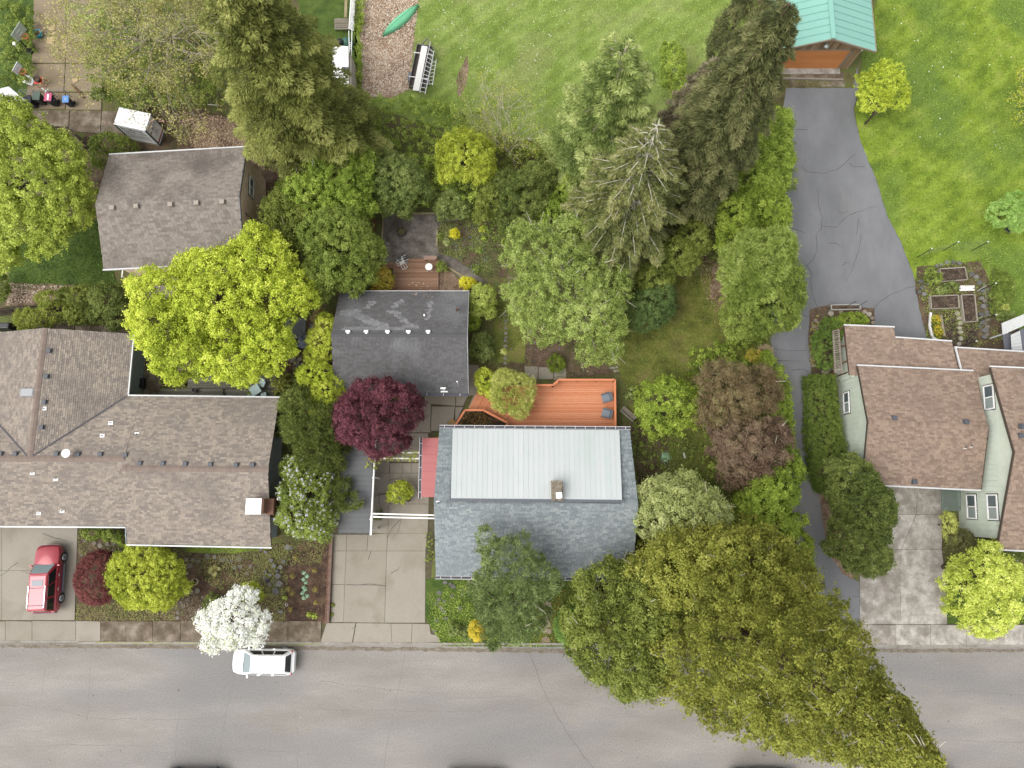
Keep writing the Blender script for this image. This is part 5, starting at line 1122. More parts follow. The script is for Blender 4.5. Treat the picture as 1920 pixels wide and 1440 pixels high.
tree('lime_tree', 'yellow-green tree in the thicket north of the rounded laurel', 'tree', [(625, 345, 4.5, 72, 46, 2.1), (575, 370, 4.5, 48, 36, 1.9), (665, 320, 4, 46, 46, 1.8), (650, 385, 4, 52, 30, 1.6)], L_limeD, L=.14, Wd=.1, rc=.34, trunk=.18, twigs=16, jit=(.65, 1.1))
tree('camellia_tree', 'dark bluish-green shrub tree beside the thicket, north of the patio bench', 'tree', [(745, 345, 3.2, 52, 52, 1.8), (775, 360, 3, 36, 30, 1.4), (720, 320, 2.6, 36, 36, 1.4)], L_blue, L=.14, Wd=.09, rc=.3, trunk=.14)
shrub('rhododendron', 'dense bluish-green rounded bush behind the grit patio', 'bush', [(835, 388, 1.6, 22, 22, 1.1), (862, 390, 1.5, 22, 20, 1.0), (850, 375, 1.7, 24, 18, 1.1)], L_blue)
tree('bright_holly', 'bright lime tree with a dark green ivy patch in its crown', 'tree', [(870, 290, 4, 52, 46, 1.9), (905, 305, 3.8, 24, 36, 1.5), (842, 300, 3.8, 26, 40, 1.5)], L_lime, L=.13, Wd=.09, rc=.28, trunk=.15, base=(880, 320), extra=(L_olive2, .25, .12, 2.2, 'ivy'))
tree('dark_yew', 'dark green yew south of the bare-branched shrub', 'tree', [(985, 372, 3.5, 52, 46, 2), (1010, 335, 3.4, 36, 30, 1.6), (950, 350, 3, 26, 34, 1.4), (960, 410, 2.8, 30, 26, 1.3)], L_dark, L=.14, Wd=.08, rc=.32, trunk=.16)
tree('orchard_tree', 'wide speckled grey-green orchard tree in the middle of the garden', 'tree', [(1060, 530, 5, 86, 76, 2.3), (1010, 470, 4.6, 62, 56, 1.9), (1085, 440, 4.6, 55, 40, 1.8), (1000, 560, 4.4, 55, 55, 1.8), (1100, 590, 4.4, 66, 52, 1.9), (1040, 615, 4, 60, 30, 1.6), (1135, 620, 4, 42, 46, 1.6), (1120, 660, 3.6, 44, 22, 1.3), (1150, 540, 4.4, 34, 40, 1.5)],
     L_cherry, L=.14, Wd=.09, rc=.34, cov=1.25, cover=.85, trunk=.2, bark=B_grey, base=(1065, 560), twigs=120, la=.28, jit=(.6, 1.1), nl=24)
tree('cypress_shrub', 'bluish-green feathery bush at the shaded lawn edge', 'bush', [(1222, 575, 2.2, 42, 36, 1.6), (1205, 600, 1.8, 30, 22, 1.1), (1240, 550, 2.2, 26, 26, 1.3)], leafmat('jade_leaf', [(56, 78, 38), (82, 104, 50), (110, 130, 70)]), L=.14, Wd=.07, rc=.26, cr='foliage', tr='stem', trunk=.08)
tree('star_maple', 'fresh green spreading maple beside the shaded lawn', 'tree', [(1250, 765, 3.2, 52, 46, 1.3), (1215, 750, 3, 26, 34, .9), (1285, 770, 3, 28, 42, .9), (1250, 728, 3.1, 32, 24, .9), (1228, 800, 2.8, 24, 20, .8), (1282, 742, 3, 24, 26, .9)], L_fresh, L=.17, Wd=.1, rc=.3, cov=1.3, trunk=.12, jit=(.6, 1.12))
tree('bronze_beech', 'upper bronze-brown tree near the lane hedge', 'tree', [(1385, 745, 4.6, 62, 52, 2.2), (1355, 720, 4.2, 42, 40, 1.8), (1425, 725, 4, 36, 40, 1.8), (1345, 775, 4, 34, 34, 1.5)], L_brown, L=.24, Wd=.07, rc=.42, cov=1.4, jit=(.55, 1.22), trunk=.2, bark=B_brown, twigs=8)
tree('bronze_beech', 'lower bronze-brown tree leaning over the dark garden hollow', 'tree', [(1410, 840, 4.6, 66, 52, 2.2), (1370, 830, 4.2, 42, 40, 1.8), (1395, 885, 3.8, 44, 32, 1.5), (1450, 820, 4, 30, 34, 1.5)], leafmat('purple_bronze_leaf', [(66, 50, 38), (96, 76, 60), (124, 102, 82), (130, 118, 84)]), L=.24, Wd=.07, rc=.42, cov=1.4, jit=(.55, 1.22), trunk=.2, bark=B_brown, twigs=8)
tree('lane_elm', 'fresh green tree beside the lane, below the bronze-brown trees', 'tree', [(1445, 925, 4, 52, 46, 1.8), (1470, 880, 3.6, 34, 40, 1.5), (1490, 975, 3.2, 26, 12, .8), (1415, 960, 3.6, 36, 30, 1.4), (1455, 990, 3.4, 44, 26, 1.3)], L_fresh, L=.15, Wd=.1, rc=.32, trunk=.16)
shrub('lane_bush', 'green bush bulging over the lane kerb below the fresh elm', 'bush', [(1488, 1025, 2.2, 34, 36, 1.2), (1500, 1060, 2, 22, 30, 1.1), (1465, 1060, 2, 36, 36, 1.2)], L_fresh, rc=.26)
tree('lane_hazel', 'dark green rounded tree overhanging the lane bend', 'tree', [(1440, 570, 4.6, 62, 46, 2), (1470, 540, 4.4, 36, 56, 2), (1400, 600, 4, 46, 36, 1.6), (1460, 600, 3.8, 36, 22, 1.3)], L_mid, L=.15, Wd=.1, rc=.36, trunk=.2)
tree('hedge_maple', 'yellow-green tree top in the row along the lane verge', 'tree', [(1440, 300, 4, 46, 52, 1.8), (1455, 240, 4, 30, 36, 1.6), (1420, 345, 3.6, 44, 36, 1.6)], L_limeD, L=.15, Wd=.11, rc=.34, trunk=.16)
tree('hedge_maple', 'mid-green tree south of the yellow-green one beside the lane verge', 'tree', [(1425, 385, 3.6, 50, 36, 1.7), (1380, 400, 3.6, 36, 36, 1.6), (1455, 400, 3.2, 26, 36, 1.4), (1385, 450, 4, 36, 36, 1.6)], L_fresh, L=.15, Wd=.11, rc=.34, trunk=.16)
mass('lane_hedge', [(1440, 660), (1466, 690), (1480, 730), (1488, 800), (1492, 860), (1470, 880), (1446, 800), (1440, 730), (1430, 690)], (.3, 2.0), L_fresh, 'fresh green hedge filling the strip along the lane under bronze trees', 'hedge', rc=.28)
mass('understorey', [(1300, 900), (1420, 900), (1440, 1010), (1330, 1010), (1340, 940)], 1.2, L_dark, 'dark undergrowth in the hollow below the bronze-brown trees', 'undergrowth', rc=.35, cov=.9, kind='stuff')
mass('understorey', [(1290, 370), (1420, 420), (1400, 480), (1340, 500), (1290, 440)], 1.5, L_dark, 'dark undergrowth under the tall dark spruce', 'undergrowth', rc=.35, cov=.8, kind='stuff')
tree('lilac_tree', 'white lilac bush flowering beside the ranch house chimney', 'tree', [(570, 925, 3.2, 46, 44, 1.7), (560, 880, 3, 36, 26, 1.3), (590, 975, 3, 40, 36, 1.5), (560, 965, 3, 40, 36, 1.5), (600, 905, 3, 26, 36, 1.3)], L_mid, L=.14, Wd=.1, rc=.28, cov=1.5, trunk=.12, extra=(L_lilac, .42, .085, 1.2, 'blossom'))
tree('feathery_cypress', 'dark feathery tree between the ranch house and the carport', 'tree', [(590, 800, 3.8, 56, 50, 2), (560, 770, 3.6, 36, 40, 1.6), (600, 850, 3.6, 46, 36, 1.6), (630, 800, 3.4, 24, 36, 1.3), (655, 940, 3.2, 22, 18, .8), (640, 915, 3, 20, 20, .9)], L_dark, L=.26, Wd=.06, rc=.36, cov=1.6, cover=1.1, trunk=.15, mode='needle')
tree('golden_bamboo', 'golden bamboo clump against the workshop wall, northernmost', 'bamboo', [(605, 645, 3, 30, 32, 1.3), (612, 610, 3, 18, 24, 1.1), (590, 665, 2.8, 20, 18, 1)], L_bamboo, L=.2, Wd=.06, rc=.22, trunk=.05, cr='foliage', tr='stem')
tree('golden_bamboo', 'golden bamboo clump in the middle of the workshop wall planting', 'bamboo', [(595, 700, 3, 34, 22, 1.3), (575, 700, 2.7, 18, 16, .9)], L_maple, L=.2, Wd=.06, rc=.22, trunk=.05, cr='foliage', tr='stem')
tree('golden_bamboo', 'golden bamboo clump touching the purple plum tree', 'bamboo', [(612, 742, 3, 30, 30, 1.3), (600, 765, 2.8, 20, 18, 1), (630, 720, 2.8, 16, 16, .9)], L_bamboo, L=.2, Wd=.06, rc=.22, trunk=.05, cr='foliage', tr='stem')
shrub('straw_grass', 'straw-coloured tuft between the grey-blue slab and the workshop', 'grass clump', [(598, 600, 1.8, 12, 22, .7), (590, 635, 1.4, 14, 10, .5)], L_straw, L=.25, Wd=.03, mode='needle')
SEED[0] += 1; rng = np.random.default_rng(77)
mp_ = thing('monkey_puzzle', 'ropey yellow-green conifer beside the grey deck', 'tree', at(541, 735)); mpv, mpt = [], []; smp = MB(); c = at(541, 730)
for i in range(34):
    a = rng.uniform(0, 6.28); zz = rng.uniform(.6, 2.4); Lb = (2.9 - zz) * .42 + .25
    t = np.linspace(.1, 1, 60); t = np.repeat(t, 5); d = np.array([math.cos(a), math.sin(a), 0])
    P = np.array([c.x, c.y, zz]) + d * (t * Lb)[:, None]; P[:, 2] += .25 * t - .35 * t ** 2; P += rng.normal(size=P.shape) * .03
    mpv.append(leaves(P, rng.normal(size=P.shape), .13, .06, rng)); mpt.append(.5 + rng.uniform(-.3, .3) + rng.uniform(-.2, .2, len(P)))
    smp.tube((c.x, c.y, zz), (c.x + d[0] * Lb * .9, c.y + d[1] * Lb * .9, zz - .05), .02, .01, 3, False)
tri_mesh('crown', np.concatenate(mpv), np.concatenate(mpt), leafmat('monkey_leaf', [(96, 104, 40), (140, 146, 66), (176, 178, 96)]), mp_); smp.tube((c.x, c.y, 0), (c.x, c.y, 2.5), .1, .04, 7); smp.build('trunk', B_brown, mp_)
shrub('dark_shrub', 'dark shrub south of the ropey conifer along the ranch house wall', 'bush', [(560, 720, 1, 14, 30, .8), (530, 790, 1.6, 16, 30, 1)], L_dark)
tree('dogwood', 'white flowering dogwood hanging over the kerb and the white car', 'tree', [(440, 1155, 3.6, 46, 42, 1.3), (400, 1165, 3.3, 30, 26, .9), (455, 1120, 3.6, 28, 20, .9), (480, 1165, 3.3, 28, 26, .9), (400, 1205, 3.2, 22, 20, .8), (440, 1195, 3.3, 36, 20, .9), (484, 1198, 3.1, 14, 18, .7), (383, 1158, 3.1, 16, 12, .5)], L_white, L=.13, Wd=.12, rc=.24, cov=1.6, cover=.95, trunk=.12, base=(445, 1150), zmin=-.1, extra=(L_lime, .35, .1, .35, 'leaves'), jit=(.6, 1.1))
shrub('red_maple', 'domed dark red laceleaf maple in the front garden', 'tree', [(185, 1083, 1.3, 42, 50, 1.3)], L_redm, sat=0, rc=.18, L=.12, Wd=.05, cov=2.0, jit=(.9, 1.02), cover=1.3)
tree('lime_maple', 'domed yellow-green maple beside the dark red laceleaf maple', 'tree', [(276, 1082, 2.2, 68, 56, 1.6), (240, 1075, 2, 36, 40, 1.3), (300, 1110, 1.9, 40, 30, 1.2), (275, 1040, 2.1, 44, 22, 1.1)], L_lime, L=.12, Wd=.09, rc=.24, cov=1.7, trunk=.12)
shrub('clipped_dome', 'clipped light green dome bush at the kerb beside the stepping stones', 'bush', [(1076, 1174, 1.0, 37, 37, 1.3)], leafmat('clipped_leaf', [(76, 104, 40), (106, 138, 58), (132, 164, 78)]), sat=0, rc=.14, L=.08, Wd=.06, cov=2.2, jit=(.97, 1.0), cover=1.6, la=.3)
tree('yellow_ash', 'bright yellow-green tree at the pavement by the green house', 'tree', [(1845, 1075, 4.4, 52, 46, 1.9), (1810, 1110, 4, 40, 40, 1.6), (1860, 1135, 4, 48, 44, 1.7), (1840, 1165, 3.6, 40, 26, 1.2), (1885, 1085, 4, 30, 34, 1.4), (1790, 1095, 3.8, 18, 24, 1)], leafmat('yellow_ash_leaf', [(112, 126, 36), (152, 166, 54), (188, 200, 82), (214, 222, 120)]), L=.16, Wd=.12, rc=.34, cov=1.5, trunk=.18, jit=(.65, 1.12))
tree('young_ash', 'small feathery yellow-green tree on the lawn beside the orange garage door', 'tree', [(1660, 150, 2.8, 34, 34, 1.0), (1640, 185, 2.4, 30, 26, .8), (1680, 175, 2.4, 24, 34, .8), (1622, 160, 2.4, 18, 26, .7)], L_maple, L=.17, Wd=.07, rc=.2, cov=1.5, cover=.9, trunk=.07, base=(1622, 232), zmin=-.1, jit=(.55, 1.2))
mass('laurel_hedge', [(1522, 706), (1566, 706), (1572, 780), (1588, 850), (1586, 880), (1545, 920), (1530, 880), (1524, 790)], (.2, 1.7), leafmat('hedge_leaf', [(58, 76, 24), (90, 108, 38), (118, 134, 54)]), 'clipped green hedge between the lane and the sage house', 'hedge', rc=.2, L=.1, Wd=.08, cov=1.9, zj=.12)
tree('cypress_clump', 'dense dark green cypress beside the stained driveway', 'tree', [(1600, 905, 4, 44, 46, 2), (1625, 950, 4.2, 48, 50, 2.2), (1610, 1010, 3.8, 52, 50, 2), (1630, 1045, 3.2, 40, 32, 1.6), (1580, 930, 3, 26, 34, 1.4), (1650, 960, 3.4, 22, 46, 1.6)], L_dark, L=.2, Wd=.08, rc=.3, cov=1.7, trunk=.2, mode='leaf')
# --- bare trees
twigtree('lichen_oak', 'nearly bare grey-branched tree over the green bushes by the back patio', 'tree', (340, 95), 9, 150, B_grey, leafmat('bud_leaf', [(112, 112, 54), (150, 146, 76), (178, 172, 104)]), n0=14, depth=5, nleaf=26000, L=.12, bark=B_grey, r0=.1, cen=(290, 45), seed=12)
mass('hawthorn_mass', [(155, 70), (230, 90), (330, 120), (430, 130), (440, 180), (330, 195), (250, 200), (180, 185), (150, 130)], 2.6, L_mid, 'leafy green bushes below the bare grey tree', 'bushes', kind='stuff', rc=.42, cov=1.9, zj=.9)
mass('hawthorn_mass', [(138, -10), (420, -10), (440, 90), (330, 130), (180, 100), (126, 50)], 1.6, L_cherry, 'olive scrub beneath the bare grey tree', 'bushes', kind='stuff', rc=.35, cov=1.3, zj=.9, cover=.8)
twigtree('bare_shrub', 'bare pale-twigged shrub at the edge of the bramble thicket', 'shrub', (952, 295), 4.6, 72, B_grey, leafmat('yellow_bud', [(140, 146, 40), (176, 180, 60)]), n0=11, depth=4, nleaf=2600, L=.1, bark=B_grey, r0=.06, cen=(940, 215), seed=4)
twigtree('budding_tree', 'budding twiggy tree at the far side of the bright lawn', 'tree', (1925, 200), 4, 62, B_grey, MATS['yellow_bud'], n0=9, depth=4, nleaf=5000, L=.13, bark=B_grey, r0=.06, seed=9)
twigtree('dead_branch', 'pale dead branches sticking out west of the front pine', 'branch', (880, 1090), 1.6, 34, B_white, None, n0=5, depth=2, bark=B_white, r0=.03, seed=21)
# --- thickets
mass('bramble_thicket', [(684, 178), (760, 176), (850, 190), (905, 205), (900, 250), (860, 250), (830, 270), (815, 320), (770, 320), (700, 290), (680, 240)], 1.7, L_fresh if False else leafmat('bramble_leaf', [(68, 84, 26), (102, 120, 38), (134, 150, 56), (164, 180, 84)]), 'leafy bramble thicket between the deodar and the rear lawn', 'thicket', kind='stuff', rc=.34, cov=1.3, zj=.7, L=.17, Wd=.13, ca=.3)
mass('bramble_thicket', [(900, 250), (1050, 270), (1080, 300), (1060, 340), (1000, 330), (930, 340), (905, 300)], 1.2, L_olive2, 'darker undergrowth below the bare pale-twigged shrub', 'undergrowth', kind='stuff', rc=.34, cov=1.1, zj=.6)
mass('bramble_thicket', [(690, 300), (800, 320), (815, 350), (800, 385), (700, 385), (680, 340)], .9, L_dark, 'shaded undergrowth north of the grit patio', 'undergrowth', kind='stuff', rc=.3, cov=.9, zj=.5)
mass('bramble_thicket', [(1000, 300), (1060, 290), (1100, 420), (1060, 450), (1000, 420)], .9, L_mid, 'green undergrowth beneath the sparse spruce', 'undergrowth', kind='stuff', rc=.3, cov=1.0, zj=.5)
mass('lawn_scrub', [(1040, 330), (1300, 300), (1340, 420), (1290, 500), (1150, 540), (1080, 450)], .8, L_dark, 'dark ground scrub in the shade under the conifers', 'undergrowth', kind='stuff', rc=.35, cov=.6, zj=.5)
tree('bramble_bush', 'yellowish bush at the lawn edge between the white pine and dark spruce', 'bush', [(1262, 120, 2, 24, 42, 1), (1275, 160, 1.6, 20, 22, .8)], L_limeD, L=.14, Wd=.1, rc=.26, cr='foliage', tr='stem', trunk=.06)
mass('verge_scrub', [(664, 0), (684, 0), (680, 100), (676, 180), (668, 180), (664, 100)], .5, L_fresh, 'green weeds between the white trellis and the wood chips', 'weeds', kind='stuff', rc=.22, cov=1.1, zj=.3)
mass('verge_scrub', [(0, 0), (58, 0), (66, 60), (62, 130), (50, 160), (0, 165)], .6, L_mid, 'leafy bank behind the basketball hoops', 'bank', kind='stuff', rc=.3, cov=1.2, zj=.4)

tree('thicket_tree', 'mid-green shrub tree between the bramble thicket and the orchard tree', 'tree', [(925, 375, 3, 30, 26, 1.4), (905, 400, 2.4, 18, 16, 1)], L_olive2, L=.14, Wd=.1, rc=.3, trunk=.1)
tree('hazel_bush', 'green bush filling the gap between the dark yew and the sparse spruce', 'bush', [(1040, 400, 3, 36, 36, 1.5), (1060, 360, 3, 28, 28, 1.3)], L_limeD, L=.14, Wd=.1, rc=.3, trunk=.1, cr='foliage', tr='stem')
tree('shade_conifer', 'small dark conifer in the shade south of the sparse spruce', 'tree', [(1270, 480, 3.4, 44, 36, 1.6), (1230, 520, 2.8, 36, 28, 1.3), (1300, 450, 3.4, 30, 36, 1.4)], L_olive2, L=.16, Wd=.08, rc=.32, trunk=.12)
tree('verge_conifer', 'brownish conifer beside the spruce above the barn roof corner', 'tree', [(1392, 45, 9, 42, 46, 2.4), (1425, 5, 10, 42, 34, 2.2), (1365, 90, 8, 34, 40, 2)], L_spruceD, L=.22, Wd=.08, rc=.42, trunk=.2, base=(1330, 150))
mass('bramble_thicket', [(640, 180), (690, 178), (700, 300), (680, 330), (640, 320)], 1.6, MATS['bramble_leaf'], 'bramble thicket edge beneath the deodar boughs', 'thicket', kind='stuff', rc=.34, cov=1.0, zj=.6, L=.17, Wd=.13)
mass('low_shrubs', [(855, 255), (905, 240), (1000, 265), (1060, 270), (1050, 300), (960, 300), (915, 290)], 1.0, MATS['bramble_leaf'], 'low green scrub along the rear lawn edge', 'scrub', kind='stuff', rc=.3, cov=.9, zj=.5)
mass('low_shrubs', [(820, 395), (930, 385), (960, 430), (940, 470), (905, 420), (850, 408)], .35, L_limeD, 'low mossy plants behind the flower bed', 'scrub', kind='stuff', rc=.18, cov=.7, zj=.2)
mass('low_shrubs', [(1340, 640), (1420, 620), (1450, 660), (1430, 700), (1370, 710)], .8, L_limeD, 'low bushes under the lane hazel', 'scrub', kind='stuff', rc=.26, cov=.8, zj=.4)
mass('low_shrubs', [(1180, 780), (1240, 790), (1330, 840), (1350, 920), (1250, 900), (1190, 860)], .3, L_mid, 'low leafy plants in the east garden', 'scrub', kind='stuff', rc=.2, cov=.45, zj=.2)

mass('hedgerow', [(1395, 200), (1462, 190), (1488, 260), (1494, 330), (1470, 400), (1490, 470), (1500, 560), (1490, 610), (1400, 640), (1350, 570), (1385, 480), (1360, 440), (1390, 330)], 2.6, MATS['bramble_leaf'], 'tangled mixed hedgerow running along the lane verge', 'hedgerow', kind='stuff', rc=.36, cov=1.5, zj=1.1, ca=.34)
mass('hedgerow', [(1430, 650), (1460, 690), (1474, 760), (1480, 850), (1488, 980), (1472, 1080), (1400, 1060), (1380, 960), (1440, 900), (1440, 760)], 1.7, MATS['bramble_leaf'], 'leafy undergrowth along the lane below the bronze trees', 'hedgerow', kind='stuff', rc=.34, cov=1.3, zj=.8, ca=.34)
mass('garden_thicket', [(510, 340), (600, 300), (700, 280), (820, 300), (905, 330), (1010, 330), (1010, 410), (930, 395), (890, 378), (800, 385), (705, 392), (690, 430), (560, 440)], 1.9, L_limeD, 'mixed shrubby thicket across the back of the garden', 'thicket', kind='stuff', rc=.34, cov=1.5, zj=1.1, ca=.36)
mass('garden_thicket', [(1300, 640), (1360, 650), (1340, 700), (1400, 880), (1330, 900), (1320, 800), (1290, 700)], .8, L_limeD, 'loose scrub west of the bronze trees', 'thicket', kind='stuff', rc=.28, cov=.8, zj=.6, ca=.36)
# --- shrubs near houses
shrub('flowering_shrub', 'green shrub beside the white storage container corner', 'bush', [(205, 270, 1.4, 36, 20, 1), (190, 290, 1.2, 18, 26, .9), (235, 275, 1.2, 18, 18, .8)], L_mid)
shrub('mixed_shrub', 'yellowish mounded shrub along the old fence, west end', 'bush', [(60, 598, 1.6, 34, 20, .9), (105, 585, 1.5, 36, 20, .9), (95, 560, 1.4, 28, 14, .8)], L_aut if False else leafmat('mounded_leaf', [(92, 104, 32), (124, 134, 46), (152, 158, 66)]))
shrub('mixed_shrub', 'mid-green mounded shrub in the middle of the old fence', 'bush', [(155, 560, 1.8, 26, 26, 1), (150, 590, 1.6, 30, 16, .9), (130, 555, 1.5, 24, 16, .9)], L_olive2)
shrub('viburnum', 'dark grey-green shrub between the old fence and chartreuse maple', 'bush', [(205, 560, 2.2, 36, 30, 1.2), (225, 590, 2, 30, 24, 1.1), (190, 590, 1.8, 26, 16, 1)], L_dark, rc=.24)
shrub('corner_bush', 'small green bush at the frame edge by the wood-chip strip', 'bush', [(2, 540, 1.2, 14, 26, .8)], L_mid)
shrub('gold_shrub', 'orange-tinged golden shrub at the brown deck corner', 'bush', [(717, 525, 1.3, 20, 24, 1), (708, 540, 1.1, 12, 10, .7)], L_aut)
shrub('euphorbia', 'bright yellow round shrub above the charcoal roof corner', 'bush', [(876, 530, .9, 14, 12, .6)], L_yellow)
shrub('euphorbia', 'small bright yellow shrub beside the grit patio', 'bush', [(853, 438, .7, 9, 9, .5)], L_yellow)
shrub('box_ball', 'round green bush at the brown deck east corner', 'bush', [(828, 500, .6, 9, 10, .5)], L_mid)
shrub('mounded_shrub', 'pale yellow-green rounded shrub at the workshop east wall', 'bush', [(905, 558, 1.6, 24, 26, 1.1), (895, 585, 1.3, 14, 12, .8), (918, 585, 1.2, 12, 12, .7)], leafmat('pale_lime_leaf', [(120, 134, 48), (156, 170, 72), (186, 198, 104)]))
shrub('green_shrub', 'fresh green shrub below the pale yellow-green one', 'bush', [(888, 605, 1, 12, 14, .8)], L_fresh)
shrub('lavender_shrub', 'grey-green shrub beside the mossy paver path', 'bush', [(903, 640, 1, 18, 18, .8), (908, 662, .9, 16, 14, .7), (890, 655, .8, 10, 14, .6)], L_blue)
shrub('willow_shrub', 'round weeping willow shrub spilling onto the orange deck', 'tree', [(962, 738, 2.3, 40, 40, 1.3), (945, 715, 2.2, 24, 22, 1), (975, 765, 2, 20, 12, .8)], L_willow, rc=.22, L=.2, Wd=.05, cov=1.9, mode='needle')
shrub('leafy_shrub', 'yellow-green leafy shrub beside the weeping willow shrub', 'bush', [(908, 712, 1.5, 18, 22, .9), (922, 735, 1.2, 14, 12, .7)], L_bamboo, L=.18, Wd=.06)
shrub('day_lily', 'clump of strappy green leaves north of the orange deck', 'plant', [(1042, 682, .5, 16, 16, .5)], L_fresh, L=.3, Wd=.04, mode='needle')
shrub('courtyard_shrub', 'lime green shrub in a pot at the courtyard centre', 'bush', [(747, 925, 1.2, 22, 20, .6), (755, 915, 1.2, 16, 14, .5)], L_lime, L=.13, Wd=.08)
shrub('potted_plant', 'dark green potted plant under the arbour beams', 'plant', [(709, 966, .5, 8, 10, .35)], L_dark)
shrub('euonymus', 'green-gold shrub next to the charcoal workshop bed', 'bush', [(1185, 735, .6, 8, 10, .4)], L_blue)
shrub('foundation_shrub', 'feathery yellow-green shrub at the green metal porch', 'bush', [(1778, 985, 1.2, 12, 26, .8), (1783, 1010, 1.1, 8, 12, .6)], L_willow)
shrub('foundation_shrub', 'brownish-green shrub below the sage house wall', 'bush', [(1800, 1015, 1.4, 24, 24, 1), (1790, 1035, 1.1, 16, 14, .8)], leafmat('dull_leaf', [(78, 80, 44), (108, 108, 62), (136, 134, 86)]))
shrub('dark_azalea', 'dark shrub with white blossoms under the tall block eave', 'bush', [(1885, 1040, 1, 30, 18, .8), (1850, 1030, 1, 20, 14, .8)], L_dark, extra=(L_white, .12, .08, 1, 'blossom'))
shrub('island_shrub', 'low grass-green mound in the island bed behind the sage house', 'bush', [(1548, 655, 1.2, 24, 40, .8), (1560, 620, 1.2, 24, 24, .8)], L_fresh if False else leafmat('grassy_leaf', [(62, 84, 28), (88, 112, 40), (118, 140, 58)]), rc=.2)
shrub('island_shrub', 'bright green shrub row beside the white-framed planter', 'bush', [(1600, 600, 1.0, 28, 14, .7), (1570, 608, 1, 16, 12, .6)], L_fresh, rc=.2)
mass('heather_bed', [(1520, 600), (1535, 590), (1540, 620), (1530, 680), (1520, 690), (1518, 640)], .35, leafmat('heath_leaf', [(110, 100, 60), (150, 140, 80), (120, 130, 50)]), 'low yellowish planting in the curved island bed', 'planting', kind='stuff', rc=.15, cov=.8, zj=.15)
shrub('lawn_shrub', 'light green feathery shrub on the lawn at the frame edge', 'bush', [(1888, 400, 1.6, 34, 26, 1.1), (1905, 380, 1.5, 24, 20, 1), (1910, 420, 1.2, 16, 16, .8)], leafmat('fennel_leaf', [(100, 136, 50), (134, 168, 76), (166, 194, 108)]), L=.18, Wd=.06)
shrub('herb_patch', 'dark lush herb clump beside the vegetable plot', 'plant', [(1882, 540, .5, 20, 34, .45), (1870, 565, .5, 14, 22, .4)], L_mid, L=.16, Wd=.06)
shrub('herb_patch', 'blue-green herb mound near the lattice gable', 'plant', [(1885, 592, .5, 18, 10, .4)], L_blue)
shrub('pot_shrub', 'yellow-green ball shrub above the lattice gable', 'plant', [(1884, 578, .6, 6, 6, .35)], L_willow)
shrub('hosta', 'blue-green leafy plant between the two raised plots', 'plant', [(1782, 538, .35, 14, 9, .3), (1765, 545, .3, 10, 8, .25)], L_blue)
shrub('garden_shrub', 'bushy green plant beside the top raised bed', 'plant', [(1750, 522, .6, 16, 12, .5), (1745, 510, .5, 10, 8, .4)], L_mid)
shrub('marigold_row', 'row of orange and yellow flowers in a narrow bed', 'flowers', [(1755, 602, .35, 8, 12, .3), (1759, 622, .35, 8, 12, .3)], L_fresh, rc=.1, extra=(leafmat('orange_petal', [(226, 120, 20), (236, 160, 30), (240, 190, 50)]), .8, .08, 1.6, 'petals'))
shrub('yellow_privet', 'golden yellow shrub beside the front pine', 'bush', [(893, 1180, 1, 14, 15, .6), (896, 1192, .8, 12, 10, .5)], L_gold, L=.15, Wd=.06)
shrub('front_shrub', 'round lime shrub beside the white dogwood', 'bush', [(470, 1112, 1, 20, 20, .7)], L_lime)
shrub('front_shrub', 'dark blue-green shrub west of the white dogwood', 'bush', [(400, 1130, .8, 18, 16, .6)], L_blue if False else L_dark)
shrub('ranch_shrub', 'green foundation shrub under the ranch house eave', 'bush', [(175, 1000, .9, 22, 12, .7), (210, 1003, .9, 16, 12, .7)], L_mid)
shrub('ranch_shrub', 'small round green shrub beside the yellow-green maple top', 'bush', [(232, 1015, .7, 9, 9, .5)], L_fresh)
shrub('sedge', 'pale blue-green grass clump in the front garden by the driveway', 'plant', [(885, 1190, .4, 20, 14, .3), (850, 1180, .4, 12, 12, .3)][::-1], L_blue, L=.2, Wd=.04)
mass('vine', [(682, 868), (690, 848), (752, 846), (782, 846), (782, 864), (720, 866), (700, 880), (690, 882)], 2.7, L_aut if False else leafmat('vine_leaf', [(92, 102, 34), (128, 136, 50), (160, 164, 76), (150, 110, 80)]), 'climbing vine tangled over the northern arbour beams', 'vine', rc=.16, cov=1.4, zj=.3, L=.12, Wd=.08, cover=.9)
mass('ivy_hedge', [(798, 1000), (812, 1000), (814, 1050), (800, 1054)], .4, L_mid, 'small weedy border between the driveway and the steps', 'border', kind='stuff', rc=.14, cov=.9, zj=.2)
mass('carport_shrubs', [(515, 640), (560, 640), (570, 700), (545, 760), (515, 765)], .5, L_dark, 'dark low planting beside the flagstone patch', 'planting', kind='stuff', rc=.2, cov=.5, zj=.3)
twigtree('dry_shrub', 'leafless brownish shrub in the dark soil bed', 'shrub', (362, 1140), .9, 26, B_brown, leafmat('dry_leaf', [(120, 106, 84), (150, 136, 110)]), n0=12, depth=3, nleaf=700, L=.08, bark=B_brown, r0=.02, seed=33)
shrub('pampas', 'pale beige round grass tuft at the lane edge', 'grass clump', [(1436, 657, .6, 12, 10, .45)], leafmat('pampas_leaf', [(170, 150, 118), (204, 188, 158)]), L=.25, Wd=.03, mode='needle')
shrub('mahonia', 'yellow-flecked low shrub beside the beige grass tuft', 'bush', [(1415, 668, .8, 18, 12, .5)], L_aut)
